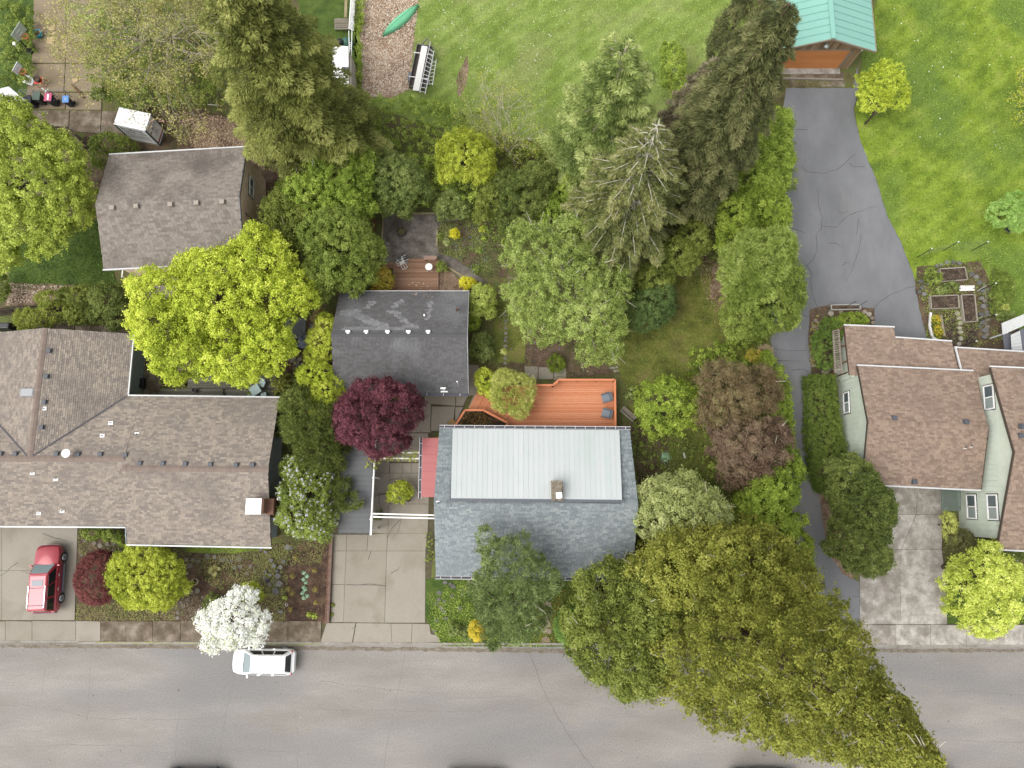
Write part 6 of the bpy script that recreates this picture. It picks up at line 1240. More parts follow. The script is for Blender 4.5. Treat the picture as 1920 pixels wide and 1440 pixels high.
# yucca
yc = thing('yucca', 'spiky pale yellow yucca in the dark front bed', 'plant', at(404, 1069)); s = MB(); c = at(404, 1069)
for i in range(70):
    a = i * 2.4; el = .15 + (i % 7) * .16; Lb = R.uniform(.45, .65); d = Vector((math.cos(a) * math.cos(el), math.sin(a) * math.cos(el), math.sin(el))); sd_ = Vector((-math.sin(a), math.cos(a), 0)) * .03
    p = Vector((c.x, c.y, .12)); q = p + d * Lb * .6; e_ = p + d * Lb - Vector((0, 0, .06)); s.quad(p - sd_ * .6, p + sd_ * .6, q + sd_, q - sd_, t=R.random()); s.quad(q - sd_, q + sd_, e_, t=R.random())
s.build('leaf_rosette', leafmat('yucca_leaf', [(150, 146, 66), (206, 198, 120), (226, 220, 160)], k=1.4), yc, kind='stuff')
# small perennials
def clumpplant(name, label, px, r, m, h=.25, n=90, L=.12, W=.06, group=None, cat='plant'):
    SEED[0] += 1; g = np.random.default_rng(SEED[0]); p = at(*px); rr = r / ppm(*px)
    d = unit(g.normal(size=(n, 3))); d[:, 2] = np.abs(d[:, 2]); P = np.array([p.x, p.y, .02]) + d * np.array([rr, rr, h]) * g.uniform(.3, 1, (n, 1))
    o = tri_mesh(name, leaves(P, d + np.array([0, 0, .7]), L, W, g), g.random(n), m); return tag(o, label, cat, group)
leafmat('chip2_soil', [(90, 70, 56), (130, 104, 84), (170, 146, 120)], 0, 2)
L_cab = leafmat('cabbage_leaf', [(110, 150, 120), (150, 186, 150), (176, 204, 170)])
for k, (x, y, r) in enumerate(((570, 1074, 4), (576, 1080, 4), (569, 1086, 4), (574, 1092, 3.5), (569, 1101, 4), (573, 1105, 4), (568, 1112, 4), (576, 1117, 4), (570, 1121, 4))): clumpplant('cabbage_plant', ('first', 'second', 'third', 'fourth', 'fifth', 'sixth', 'seventh', 'eighth', 'ninth')[k] + ' pale leafy plant from the north end of the row in the dug bed', (x, y), r, L_cab, .15, 26, .13, .11, 'row of pale leafy plants in the dug bed')
for (x, y, r, lab) in ((549, 1080, 6, 'yellowish tuft north-west in the dug soil bed'), (555, 1045, 6, 'yellowish tuft nearest the lilac in the dug bed'), (590, 1070, 6, 'faded tuft east of the pale leafy row'), (592, 1105, 7, 'larger faded tuft near the red-brown kerb timber'), (541, 1104, 6, 'yellow tuft beside the grey rocks'), (548, 1112, 7, 'broad yellow tuft in the dug bed middle'), (545, 1142, 6, 'ochre tuft near the small white stone'), (592, 1130, 5, 'small faded tuft at the south-east of the dug bed')):
    clumpplant('perennial', lab, (x, y), r, leafmat('faded_leaf', [(120, 110, 50), (156, 144, 70), (170, 150, 90)]), .2, 110, .1, .03, 'faded tufts in the dug bed')
for (x, y, r, lab) in ((590, 1155, 7, 'yellow-flowered green plant at the street end of the dug bed'), (580, 1152, 6, 'green plant with yellow flecks beside the bed corner stones'), (535, 1120, 5, 'bright green rosette in the dug bed')):
    clumpplant('perennial', lab, (x, y), r, L_mapleG, .25, 120, .1, .06)
for (x, y, r, m, lab) in ((1248, 858, 12, L_cab, 'big-leaved pale green plant in the east garden'), (1178, 742, 10, L_blue, 'bluish plant beside the orange deck corner'), (900, 470, 9, L_mid, 'green plant in the flower bed east of the grit patio'), (905, 430, 9, L_lime, 'lime plant at the back of the flower bed'), (908, 448, 6, L_fresh, 'narrow green plant in the flower bed'),
                          (893, 505, 12, L_mid, 'dark green clump beside the curved grit path'), (838, 455, 9, L_grey, 'pale variegated plant at the patio edge'), (825, 445, 8, L_mid, 'green clump by the pale edging timber'), (720, 398, 10, L_grey, 'cream variegated shrub at the patio corner'), (1240, 895, 9, L_blue, 'blue-green leafy plant in the east garden'), (945, 660, 8, L_willow, 'yellowish plant beside the paver path'), (1465, 1095, 10, L_redm, 'reddish shrub at the lane edge'), (1535, 1100, 7, L_redm, 'red-leaved plant poking over the lane'), (928, 1208, 6, L_lime, 'bright plant hanging over the kerb'), (985, 605, 7, L_fresh, 'fresh green spiky clump by the orchard tree'), (1500, 1080, 6, L_redm, 'russet clump at the verge')):
    clumpplant('garden_plant', lab, (x, y), r, m, .4, 240, .13, .07)
# --- ground cover
C_g = leafmat('grass_blade', [(86, 110, 34), (120, 148, 50), (152, 178, 74)]); C_gy = leafmat('mossy_blade', [(84, 92, 36), (112, 120, 50), (140, 142, 68)]); C_pale = leafmat('pale_blade', [(120, 148, 64), (148, 172, 86), (176, 194, 116)])
cover('grass', [(1612, 200), (1625, 60), (1655, 0), (1960, 0), (1960, 600), (1800, 600), (1725, 560), (1690, 440), (1640, 320)], 60, C_g, .16, .05, .08, 'short bright grass on the east lawn', upright=.8)
cover('grass', [(784, 0), (1480, 0), (1440, 60), (1300, 290), (1050, 290), (900, 200), (790, 175), (776, 80)], 50, C_pale, .16, .05, .08, 'short pale grass on the rear lawn', upright=.8)
cover('grass', [(1170, 540), (1420, 500), (1440, 640), (1400, 700), (1310, 720), (1180, 740), (1160, 700), (1120, 660)], 70, C_gy, .15, .05, .08, 'mossy grass on the shaded lawn', upright=.7)
cover('grass', [(10, 440), (195, 410), (215, 520), (225, 545), (150, 560), (20, 540)], 90, leafmat('deep_blade', [(60, 88, 30), (88, 120, 44), (118, 146, 62)]), .16, .05, .12, 'longer grass below the yellow-green maple', upright=.8)
cover('daisies', [(784, 0), (1100, 0), (1000, 160), (880, 130), (800, 60)], 1.6, L_white, .09, .09, .03, 'white daisies scattered over the rear lawn', 'flowers')
cover('daisies', [(1640, 10), (1900, 10), (1900, 300), (1700, 360)], .35, L_white, .09, .09, .03, 'few white daisies on the east lawn', 'flowers')
for poly, lab in (([(145, 1130), (330, 1130), (330, 1163), (144, 1163)], 'low plants along the pavement below the red laceleaf maple'), ([(345, 1050), (520, 1030), (520, 1110), (480, 1130), (400, 1100)], 'scattered low plants among the front garden stones'), ([(146, 1000), (340, 1030), (520, 1020), (612, 1015), (600, 1060), (530, 1060), (400, 1040), (340, 1060), (150, 1040)], 'creeping green plants below the ranch house eave'), ([(480, 1035), (545, 1030), (535, 1166), (440, 1166), (470, 1100)], 'yellow-green moss and low plants around the grey rocks')):
    cover('ground_plants', poly, 260, leafmat('garden_low', [(70, 84, 40), (104, 116, 56), (140, 142, 80), (150, 130, 90)]), .09, .06, .15, lab, patch=30)
cover('ground_plants', [(798, 1085), (880, 1085), (900, 1160), (1010, 1205), (1110, 1213), (828, 1211), (806, 1172)], 230, leafmat('bright_low', [(84, 104, 30), (124, 144, 46), (160, 180, 80)]), .1, .06, .15, 'bright green ground cover in the front garden', patch=44)
cover('ground_plants', [(985, 1100), (1110, 1085), (1110, 1210), (985, 1208)], 200, leafmat('mossy_low', [(110, 112, 30), (140, 140, 50), (170, 120, 60)]), .08, .05, .08, 'yellow moss and creeping plants by the stepping stones', patch=20)
cover('ground_plants', [(820, 402), (955, 392), (950, 520), (900, 520), (860, 488), (822, 470)], 420, leafmat('meadow_low', [(70, 92, 40), (110, 130, 60), (150, 150, 90)]), .1, .05, .2, 'mixed low plants in the flower bed', patch=26)
cover('bluebells', [(830, 420), (900, 430), (930, 510), (880, 520), (850, 470)], 3, leafmat('blue_petal', [(90, 110, 170), (130, 140, 190)]), .1, .08, .3, 'blue flowers dotted through the bed', 'flowers')
cover('bluebells', [(935, 640), (985, 600), (1080, 650), (1000, 680)], 2.4, MATS['blue_petal'], .1, .08, .3, 'blue flowers beside the paver path', 'flowers')
cover('ground_plants', [(1176, 790), (1330, 790), (1350, 900), (1260, 1000), (1200, 960)], 170, leafmat('mixed_low2', [(64, 82, 34), (100, 116, 50), (136, 140, 76)]), .11, .06, .2, 'weedy planting in the east garden', patch=60)
cover('ground_plants', [(925, 560), (1170, 640), (1150, 710), (925, 710)], 120, MATS['mixed_low2'], .1, .05, .15, 'low weeds below the orchard tree', patch=30)
cover('ground_plants', [(1720, 500), (1860, 480), (1900, 640), (1740, 665)], 150, MATS['bright_low'], .1, .05, .12, 'weeds around the raised beds', patch=26)
cover('leaf_litter', [(545, 1030), (620, 1015), (614, 1165), (540, 1165)], 30, MATS['chip2_soil'], .09, .05, .04, 'dry leaf litter on the dug soil bed', 'litter')
cover('leaf_litter', [(340, 210), (500, 230), (530, 330), (470, 300), (360, 280)], 90, leafmat('tan_litter', [(150, 124, 100), (196, 170, 140), (214, 196, 170)]), .14, .05, .06, 'pale wood chips scattered by the container', 'litter')
cover('chips', [(680, 0), (786, 0), (776, 70), (772, 120), (775, 165), (735, 182), (676, 182), (680, 130), (676, 60)], 230, leafmat('chip', [(140, 110, 88), (200, 170, 140), (226, 206, 182), (236, 224, 208)], 0, 1.35), .15, .07, .1, 'loose wood chips covering the rear play area', 'wood chips', z=.0)
cover('chips', [(20, 532), (150, 537), (150, 560), (12, 572)], 160, MATS['chip'], .14, .06, .06, 'wood chips beside the old fence', 'wood chips')
cover('leaf_litter', [(160, 250), (340, 200), (340, 280), (180, 300), (165, 420), (150, 300)], 60, MATS['mixed_low2'], .1, .05, .1, 'sparse weeds behind the tan gabled house', 'weeds', patch=20)
cover('leaf_litter', [(1300, 480), (1400, 470), (1410, 620), (1330, 580)], 60, MATS['litter'], .09, .05, .04, 'dry litter beneath the soft pine', 'litter')
print('leaf triangles', TRIS[0])
# ================================================================== OBJECTS
P_red = plain('red_car_paint', (164, 44, 58), .22, .15, k=1.4, coat=.6, fine=0); P_wht = plain('white_car_paint', (246, 246, 246), .25, k=1.0, coat=.5, fine=0)
P_blk = plain('black_car_paint', (40, 41, 44), .2, .2, k=1.5, coat=.5, fine=0); P_slv = plain('silver_car_paint', (188, 190, 192), .25, .4, k=1.3, coat=.5, fine=0)
P_trim = plain('grey_plastic', (112, 114, 124), .6, k=1.7); P_tyre = plain('tyre_rubber', (48, 48, 50), .85, k=1.8); P_glassSky = glassy('sky_paled_car_glass', (150, 166, 168), k=1.6); P_glassD = glassy('dark_car_glass', (30, 36, 38), k=1.6)  # windscreen glass: sky reflection put into its pale base colour
P_lamp = glassy('headlamp', (232, 234, 232), k=1.2); P_tail = glassy('tail_lamp', (190, 40, 50), k=1.2); P_chrome = plain('chrome', (206, 208, 210), .2, .8, k=1.1)
def car(name, label, kind, paint, group=None):
    c = thing(name, label, 'car', (0, 0, 0), group)
    suv = kind == 'suv'
    if suv: st = [(2.38, .62, .45, .72, .78), (2.25, .8, .34, .84, .92), (1.9, .9, .28, .92, 1.02), (1.0, .92, .26, 1.0, 1.12), (-1.9, .92, .26, 1.04, 1.08), (-2.25, .88, .3, 1.02, 1.04), (-2.38, .82, .42, .9, .9)]
    else: st = [(2.24, .52, .4, .58, .62), (2.1, .74, .3, .68, .74), (1.75, .84, .22, .78, .86), (1.25, .87, .2, .86, .96), (-1.6, .88, .2, .92, .96), (-2.0, .84, .26, .9, .94), (-2.22, .66, .36, .8, .82)]
    s = MB(); k = 0
    for y, w_, zb, zs, zt in st:
        s.v += [(-w_ * .9, y, zb), (-w_, y, zb + .2), (-w_, y, zs - .08), (-w_ * .93, y, zs), (-w_ * .5, y, zt), (0, y, zt + .015), (w_ * .5, y, zt), (w_ * .93, y, zs), (w_, y, zs - .08), (w_, y, zb + .2), (w_ * .9, y, zb)]
    n = 11
    for i in range(len(st) - 1):
        for j in range(n): a = i * n + j; b = i * n + (j + 1) % n; s.face((a, a + n, b + n, b))
    s.face(tuple(range(n))); s.face(tuple((len(st) - 1) * n + j for j in range(n))[::-1])
    body = s.build('body', paint, c, smooth=True, bevel=.03)
    # cabin: sills -> roof
    if suv: (yb0, yt0, yt1, yb1, wb, wt, z0, z1) = (1.12, .42, -2.12, -2.3, .86, .66, 1.0, 1.7)
    else: (yb0, yt0, yt1, yb1, wb, wt, z0, z1) = (1.42, .62, -1.72, -2.12, .82, .6, .9, 1.45)
    s = MB(); B = [(-wb, yb1, z0), (wb, yb1, z0), (wb, yb0, z0), (-wb, yb0, z0)]; T = [(-wt, yt1, z1), (wt, yt1, z1), (wt, yt0, z1), (-wt, yt0, z1)]
    s.hexa(B + T); s.build('cabin', paint, c, bevel=.07)
    s = MB(); s.hexa([(-wt * .96, yt1 + .05, z1 - .02), (wt * .96, yt1 + .05, z1 - .02), (wt * .96, yt0 - .05, z1 - .02), (-wt * .96, yt0 - .05, z1 - .02), (-wt * .86, yt1 + .12, z1 + .045), (wt * .86, yt1 + .12, z1 + .045), (wt * .86, yt0 - .14, z1 + .03), (-wt * .86, yt0 - .14, z1 + .03)]); s.build('roof', paint, c, bevel=.03)
    def face_glass(i0, i1, i2, i3, m, a=(.1, .9), b=(.14, .9), nm='window', off=.015):
        P = [Vector(p) for p in (i0, i1, i2, i3)]; nrm = (P[1] - P[0]).cross(P[3] - P[0]).normalized()
        def q(u, v): return P[0].lerp(P[1], u).lerp(P[3].lerp(P[2], u), v) + nrm * off
        s = MB(); Q = [q(a[0], b[0]), q(a[1], b[0]), q(a[1], b[1]), q(a[0], b[1])]; s.hexa([p - nrm * .02 for p in Q] + Q); s.build(nm, m, c, bevel=.008)
    face_glass(B[2], B[3], T[3], T[2], P_glassSky, (.06, .94), (.12, .93), 'windscreen')
    face_glass(B[0], B[1], T[1], T[0], P_glassD, (.1, .9), (.2, .9), 'rear_window')
    for sgn in (1, -1):
        A = (B[1], B[2], T[2], T[1]) if sgn > 0 else (B[3], B[0], T[0], T[3])
        if suv: rng_ = ((.03, .3), (.34, .62), (.65, .93)) if sgn > 0 else ((.07, .35), (.38, .66), (.7, .97))
        else: rng_ = ((.08, .34), (.37, .62), (.65, .9)) if sgn > 0 else ((.1, .35), (.38, .63), (.66, .92))
        for a in rng_: face_glass(*A, P_glassD, a, (.14, .88), 'side_window')
        for y in ((1.45, -1.45) if suv else (1.35, -1.35)):
            r = .38 if suv else .31; x = sgn * (.83 if suv else .78)
            s = MB(); s.tube((x - sgn * .12, y, r), (x + sgn * .1, y, r), r, r, 18); wh = s.build('wheel', P_tyre, c, bevel=.03)
            s = MB(); s.tube((x + sgn * .09, y, r), (x + sgn * .125, y, r), r * .66, r * .62, 12)
            s.build('rim', P_chrome, wh)
            s = MB()
            for q in range(5): an = q * 1.257; s.beam((x + sgn * .13, y, r), (x + sgn * .13, y + math.cos(an) * r * .6, r + math.sin(an) * r * .6), .05, .02)
            s.build('spoke', P_trim, wh)
        s = MB(); x = sgn * (1.0 if suv else .95); y = .95 if suv else 1.0; s.obox((x, y), .2, .12, 1.0 if suv else .92, 1.14 if suv else 1.04); s.build('mirror', paint, c, bevel=.03)
        s = MB(); z = .74 if not suv else .86; s.hexa([(sgn * .42, 2.2 if suv else 2.02, z - .12), (sgn * .8, 2.0 if suv else 1.72, z - .12), (sgn * .8, 2.08 if suv else 1.84, z - .1), (sgn * .44, 2.3 if suv else 2.14, z - .1), (sgn * .42, 2.1 if suv else 1.96, z + .035), (sgn * .78, 1.92 if suv else 1.66, z + .03), (sgn * .8, 2.03 if suv else 1.78, z - .0), (sgn * .44, 2.24 if suv else 2.08, z + .0)]); s.build('headlight', P_lamp, c, bevel=.02)
        s = MB(); y = -2.2 if suv else -1.95; s.box(sgn * .72 - .1, sgn * .72 + .1, y - .14, y + .02, .75, .98); s.build('tail_light', P_tail, c, bevel=.02)
        for y in (.15, -.85): s = MB(); x = sgn * (.93 if suv else .89); s.box(x - .02, x + .03, y, y + .2, .84, .88); s.build('door_handle', P_chrome, c, bevel=.01)
        s = MB(); x = sgn * wt * .9; s.beam((x, .2 if not suv else -.4, z1 + .09), (x, -1.5 if not suv else -1.9, z1 + .09), .04, .03)
        for y in ((.1, -.7, -1.45) if not suv else (-.45, -1.15, -1.85)): s.box(x - .025, x + .025, y - .04, y + .04, z1 - .02, z1 + .1)
        s.build('roof_rail', P_chrome if suv else P_slv, c)
    if suv:
        s = MB(); s.box(-.4, .4, -.42, -.0, 1.73, 1.752); s.build('sunroof', plain('tinted_sunroof', (120, 126, 140), .15), c, bevel=.01)
        for sgn in (1, -1): s = MB(); s.beam((sgn * .98, 1.0, .42), (sgn * .98, -1.0, .42), .14, .06); s.build('running_board', P_trim, c, bevel=.02)
        s = MB(); s.box(-.8, .8, -2.45, -2.32, .5, .78); s.build('rear_bumper', P_trim, c, bevel=.04)
        s = MB(); s.box(-.62, .62, 2.22, 2.4, .48, .72); s.build('front_bumper', P_lamp, c, bevel=.05)
        for y in (-.55, -1.75): s = MB(); s.beam((-.6, y, 1.79), (.6, y, 1.79), .04, .03); s.build('crossbar', P_trim, c)
    else:
        for y in (-.1, -1.0): s = MB(); s.beam((-.55, y, 1.475), (.55, y, 1.475), .02, .01); s.build('roof_seam', P_slv, c)
    s = MB(); s.beam((-.5, yb0 - .08, z0 + .12), (.3, yb0 - .12, z0 + .13), .02, .02); s.build('wiper', P_tyre, c)
    return c
c1 = place(car('red_suv', 'red four-wheel-drive car parked on the ranch house driveway', 'suv', P_red), -33.76, -5.72, .04, math.radians(2.2))
c2 = place(car('white_wagon', 'white estate car parked at the kerb under the dogwood', 'wagon', P_wht), -17.72, -11.47, 0, math.radians(89.5))
gc = 'cars parked along the far kerb'
for x, y, k, m, lab in ((367, 1470, 'wagon', P_blk, 'black car at the far kerb below the white estate car'), (890, 1478, 'wagon', P_blk, 'black car at the far kerb, middle of the street'), (1425, 1473, 'suv', P_slv, 'silver car at the far kerb mostly under the giant olive tree'), (1720, 1474, 'suv', P_wht, 'white car at the far kerb beyond the giant olive tree tip')):
    p = at(x, y); place(car('parked_car', lab, k, m, gc), p.x, -19.52 if x == 367 else -19.63, 0, math.radians(-90))

# --- storage container
M_cont = plain('container_white', (240, 242, 244), .4, k=1.15); M_contf = plain('container_frame', (112, 126, 130), .5); M_redt = plain('red_print', (170, 60, 74), .6, k=1.3); M_blkt = plain('dark_print', (66, 64, 70), .6, k=1.6)
sc = thing('storage_container', 'white portable storage container with printed sides beside the bushes', 'container', (0, 0, 0))
W_, D_, H_ = 2.62, 1.5, 2.4
s = MB(); s.box(-W_ / 2 + .04, W_ / 2 - .04, -D_ / 2 + .04, D_ / 2 - .04, .12, H_ - .06); s.build('box', M_cont, sc)
s = MB(); s.box(-W_ / 2, W_ / 2, -D_ / 2, D_ / 2, H_ - .06, H_); s.build('roof', M_cont, sc, bevel=.02)
s = MB()
for x in (-1, 1):
    for y in (-1, 1): s.box(x * W_ / 2 - .11 * (x > 0), x * W_ / 2 + .11 * (x < 0), y * D_ / 2 - .11 * (y > 0), y * D_ / 2 + .11 * (y < 0), 0, H_ - .06)
s.box(-W_ / 2 + .11, W_ / 2 - .11, -D_ / 2, -D_ / 2 + .1, 0, .14); s.box(-W_ / 2 + .11, W_ / 2 - .11, D_ / 2 - .1, D_ / 2, 0, .14); s.box(W_ / 2 - .1, W_ / 2, -D_ / 2 + .11, D_ / 2 - .11, 0, .14); s.build('frame', M_contf, sc)
s = MB(); s.box(-W_ / 2 + .1, W_ / 2 - .1, -D_ / 2 - .03, -D_ / 2 + .0, .02, .1); s.build('sill', M_edge, sc)
def text(root, body, size, loc, rot, m, name='lettering'):
    cu = bpy.data.curves.new(name, 'FONT'); cu.body = body; cu.size = size; cu.align_x = 'CENTER'; cu.extrude = .004; cu.materials.append(m)
    tmp = bpy.data.objects.new(name + '_curve', cu); COL.objects.link(tmp); bpy.context.view_layer.update(); me = bpy.data.meshes.new_from_object(tmp.evaluated_get(bpy.context.evaluated_depsgraph_get())); bpy.data.objects.remove(tmp)
    o = link(bpy.data.objects.new(name, me)); o.parent = root; o.location = loc; o.rotation_euler = rot; o['kind'] = 'stuff'; return o
e = D_ / 2 - .03; f_ = W_ / 2 - .035
text(sc, 'STORAGE', .25, (f_, 0, 1.9), (PI / 2, 0, PI / 2), M_redt); text(sc, 'A-BOX', .38, (f_, -.0, 1.45), (PI / 2, 0, PI / 2), M_blkt)
for i, z in enumerate((1.2, 1.02, .84)): text(sc, ('MOVING', 'AND', 'STORAGE')[i], .13, (f_, 0, z), (PI / 2, 0, PI / 2), P_trim)
s = MB(); s.box(f_ - .005, f_ + .006, -.62, .62, .28, .42); s.build('red_band', M_redt, sc)
text(sc, 'STORAGE', .42, (-.1, -e - .005, 1.75), (PI / 2, 0, 0), M_blkt); text(sc, 'MOVING A-BOX', .26, (.0, -e - .005, 1.4), (PI / 2, 0, 0), M_blkt)
for z in (1.1, .9, .7): s = MB(); s.box(-.9, .95, -D_ / 2 + .03, -D_ / 2 + .042, z, z + .03); s.build('side_stripe', P_trim, sc)
place(sc, -29.94, 29.52, 0, math.radians(-12.5))
# --- generic small pieces
def bin_(label, px, py, lidm, bodym, rz=0, z=1.02, sc_=1.0, group='wheeled bins on the back patio'):
    b = thing('wheelie_bin', label, 'bin', (0, 0, 0), group); w_, d_, h_ = .56 * sc_, .62 * sc_, 1.0 * sc_
    s = MB(); s.hexa([(-w_ * .36, -d_ * .36, .04), (w_ * .36, -d_ * .36, .04), (w_ * .36, d_ * .36, .04), (-w_ * .36, d_ * .36, .04), (-w_ / 2, -d_ / 2, h_), (w_ / 2, -d_ / 2, h_), (w_ / 2, d_ / 2, h_), (-w_ / 2, d_ / 2, h_)]); s.build('body', bodym, b, bevel=.03)
    s = MB(); s.box(-w_ / 2 - .03, w_ / 2 + .03, -d_ / 2 - .03, d_ / 2 + .06, h_, h_ + .07); s.build('lid', lidm, b, bevel=.03)
    s = MB(); s.tube((-w_ / 2, d_ / 2 + .08, h_ - .02), (w_ / 2, d_ / 2 + .08, h_ - .02), .02, .02, 6); s.build('handle', bodym, b)
    for x in (-1, 1): s = MB(); s.tube((x * w_ * .42, d_ * .38, .12), (x * w_ * .52, d_ * .38, .12), .12, .12, 12); s.build('wheel', P_tyre, b)
    p = at(px, py, z * sc_); return place(b, p.x, p.y, .05, rz)
M_bing = plain('bin_green', (96, 118, 104), .5); M_binp = plain('bin_pink', (196, 82, 122), .5, k=1.6); M_binb = plain('bin_blue', (96, 150, 214), .5, k=1.6); M_navy = plain('navy_plastic', (52, 58, 72), .5)
bin_('dark grey wheeled bin nearest the white canopy', 52, 187, M_navy, M_black, .1); bin_('green-lidded wheeled bin on the back patio', 69, 181, M_bing, M_black)
b = bin_('pink-lidded wheeled bin with a white label strip', 91, 183, M_binp, M_black); s = MB(); s.box(-.05, .07, -.25, .24, 1.07, 1.075); s.build('label_strip', M_white, b); b2 = bin_('smaller blue-lidded bin standing apart on the back patio', 124, 187, M_binb, M_navy, .05, 1.02, .86)
s = MB(); s.obox((0, 0), .16, .22, .93, .935); s.build('label_strip', plain('pale_blue', (176, 206, 236), .5), b2)
bin_('black cart beside the pink-lidded bin', 101, 190, M_navy, M_black, .3, .7, .8)
M_rim = plain('orange_rim', (226, 122, 84), .5, k=1.4); M_board = plain('grey_backboard', (170, 182, 174), .3, k=1.1); M_net = plain('net_cord', (196, 160, 96), .8, k=1.4)
def hoop(name, label, bpx, zb, w_, h_, base, rz, board, boardm, rimoff):
    c = at(*bpx, zb); b0 = at(*base); t = thing(name, label, 'basketball hoop', (b0.x, b0.y, 0), 'basketball hoops by the back patio')
    s = MB(); d = Vector((math.cos(rz), math.sin(rz), 0)); u = Vector((-math.sin(rz), math.cos(rz), 0)); z = Vector((0, 0, 1))
    s.hexa([c - u * w_ / 2 - z * h_ / 2, c - u * w_ / 2 - z * h_ / 2 + d * .04, c + u * w_ / 2 - z * h_ / 2 + d * .04, c + u * w_ / 2 - z * h_ / 2, c - u * w_ / 2 + z * h_ / 2, c - u * w_ / 2 + z * h_ / 2 + d * .04, c + u * w_ / 2 + z * h_ / 2 + d * .04, c + u * w_ / 2 + z * h_ / 2]); s.build('backboard', boardm, t)
    s = MB(); s.beam(c - u * .22 + d * .05 - z * .2, c + u * .22 + d * .05 - z * .2, .02, .03); s.beam(c - u * .22 + d * .05 + z * .12, c + u * .22 + d * .05 + z * .12, .02, .03); s.build('target_mark', M_white, t)
    rc_ = c + d * .34 - z * h_ * .36; s = MB()
    for i in range(14): a0, a1 = i * 2 * PI / 14, (i + 1) * 2 * PI / 14; s.tube(rc_ + Vector((math.cos(a0) * .24, math.sin(a0) * .24, 0)), rc_ + Vector((math.cos(a1) * .24, math.sin(a1) * .24, 0)), .022, .022, 5, False)
    rm = s.build('rim', M_rim, t); s = MB()
    for i in range(14): a0 = i * 2 * PI / 14; a1 = a0 + .45; a2 = a0 - .45; q = rc_ + Vector((math.cos(a0) * .24, math.sin(a0) * .24, 0)); s.tube(q, rc_ + Vector((math.cos(a1) * .13, math.sin(a1) * .13, -.4)), .012, .012, 3, False); s.tube(q, rc_ + Vector((math.cos(a2) * .13, math.sin(a2) * .13, -.4)), .012, .012, 3, False)
    s.build('net', M_net, rm)
    s = MB(); s.path([b0 + Vector((0, 0, .1)), Vector((b0.x, b0.y, zb * .7)), c - d * .05], [.06, .05, .05], 7); s.build('pole', M_black, t)
    s = MB(); s.obox((b0.x, b0.y), 1.0, .7, 0.02, .2, rz); s.build('base', board, t, bevel=.05)
hoop('basketball_hoop', 'larger basketball hoop with grey board beside the leafy bank', (35, 60), 2.6, 1.3, .85, (55, 93), math.radians(-25), M_black, M_board, 0)
hoop('basketball_hoop', 'smaller basketball hoop with white board and orange rim near the red table', (32, 128), 2.2, .85, .6, (56, 152), math.radians(-20), M_white, plain('white_backboard', (214, 218, 222), .3, k=1.1), 0)
def table4(name, label, cat, x, y, w_, d_, h_, top, legm, rz=0, round_=0, group=None, z0=0):
    t = thing(name, label, cat, (0, 0, 0), group); s = MB()
    if round_: s.lathe((0, 0, 0), [(round_ * .97, h_ - .03), (round_, h_ - .015), (round_ * .96, h_)], 20)
    else: s.box(-w_ / 2, w_ / 2, -d_ / 2, d_ / 2, h_ - .04, h_)
    s.build('table_top', top, t, bevel=.01)
    r = round_ * .6 if round_ else 0
    for sx in (-1, 1):
        for sy in (-1, 1): s = MB(); a = (sx * (r or w_ * .42), sy * (r or d_ * .42)); s.tube((a[0] * 1.15, a[1] * 1.15, 0), (a[0], a[1], h_ - .03), .02, .02, 6); s.build('leg', legm, t)
    return place(t, x, y, z0, rz)
M_redp = plain('red_plastic', (226, 62, 48), .4, k=1.5); M_teal = plain('teal_glaze', (40, 150, 176), .3, k=1.6)
p = at(72, 151, .6); table4('play_table', 'small red plastic table carrying a black pot', 'table', p.x, p.y, .62, .58, .6, M_redp, M_redp, .05, z0=.05)
def pot(name, label, px, py, r, h, m, soil=None, z=0, cat='pot'):
    p = at(px, py, z + h); t = thing(name, label, cat, (p.x, p.y, z)); s = MB(); n = 18
    s.lathe((p.x, p.y, z), [(r * .7, 0), (r * .95, h * .6), (r, h), (r * .86, h), (r * .8, h * .8)], n); s.build('pot_body', m, t, smooth=True); s = MB(); s.lathe((p.x, p.y, z), [(r * .82, h * .78), (r * .8, h * .86)], 14); s.build('soil', soil or G_bed, t); return t
pot('black_pot', 'black round pot on the red plastic table', 68, 147, .27, .3, M_black, None, .65)
pot('teal_pot', 'glazed teal pot at the edge of the back patio', 69, 61, .34, .5, M_teal)
pot('white_tub', 'round white tub beside the storage container roof', 273, 200, .2, .35, plain('cream_plastic', (222, 220, 196), .5))
pot('round_tank', 'pale grey-green round tank at the bush edge by the container', 236, 191, .42, .9, plain('tank_grey', (178, 190, 176), .5), plain('tank_top', (190, 200, 188), .5))
t = thing('white_ball', 'white football lying in the leafy bank', 'ball', tuple(at(31, 85))); s = MB(); p = at(31, 85, .3); s.lathe((p.x, p.y, .2), [(.02, 0), (.14, .04), (.2, .14), (.22, .22), (.2, .3), (.14, .4), (.02, .44)], 14); s.build('shell', M_white, t, smooth=True)
M_card = plain('cardboard', (206, 180, 140), .9, k=1.7)
for x, y, a, b_, r, lab in ((98.5, 54, .52, .42, .1, 'northernmost piece of flattened cardboard on the back patio'), (101.5, 64, .5, .18, .15, 'narrow strip of cardboard on the back patio'), (96, 77, .66, .62, 0, 'largest piece of flattened cardboard on the back patio'), (122.5, 76, .4, .4, .05, 'square cardboard overlapping a taller sheet'), (120, 87, .46, .58, -.03, 'upright cardboard sheet at the slab joint'), (109, 85, .36, .3, .3, 'small cardboard scrap between two larger sheets'), (142, 151, .44, .4, .5, 'tilted cardboard square alone by the bushes')):
    p = at(x, y); s = MB(); s.obox((p.x, p.y), a, b_, .052, .07 + R.uniform(0, .03), r); tag(s.build('cardboard_sheet', M_card), lab, 'cardboard', 'flattened cardboard on the back patio')
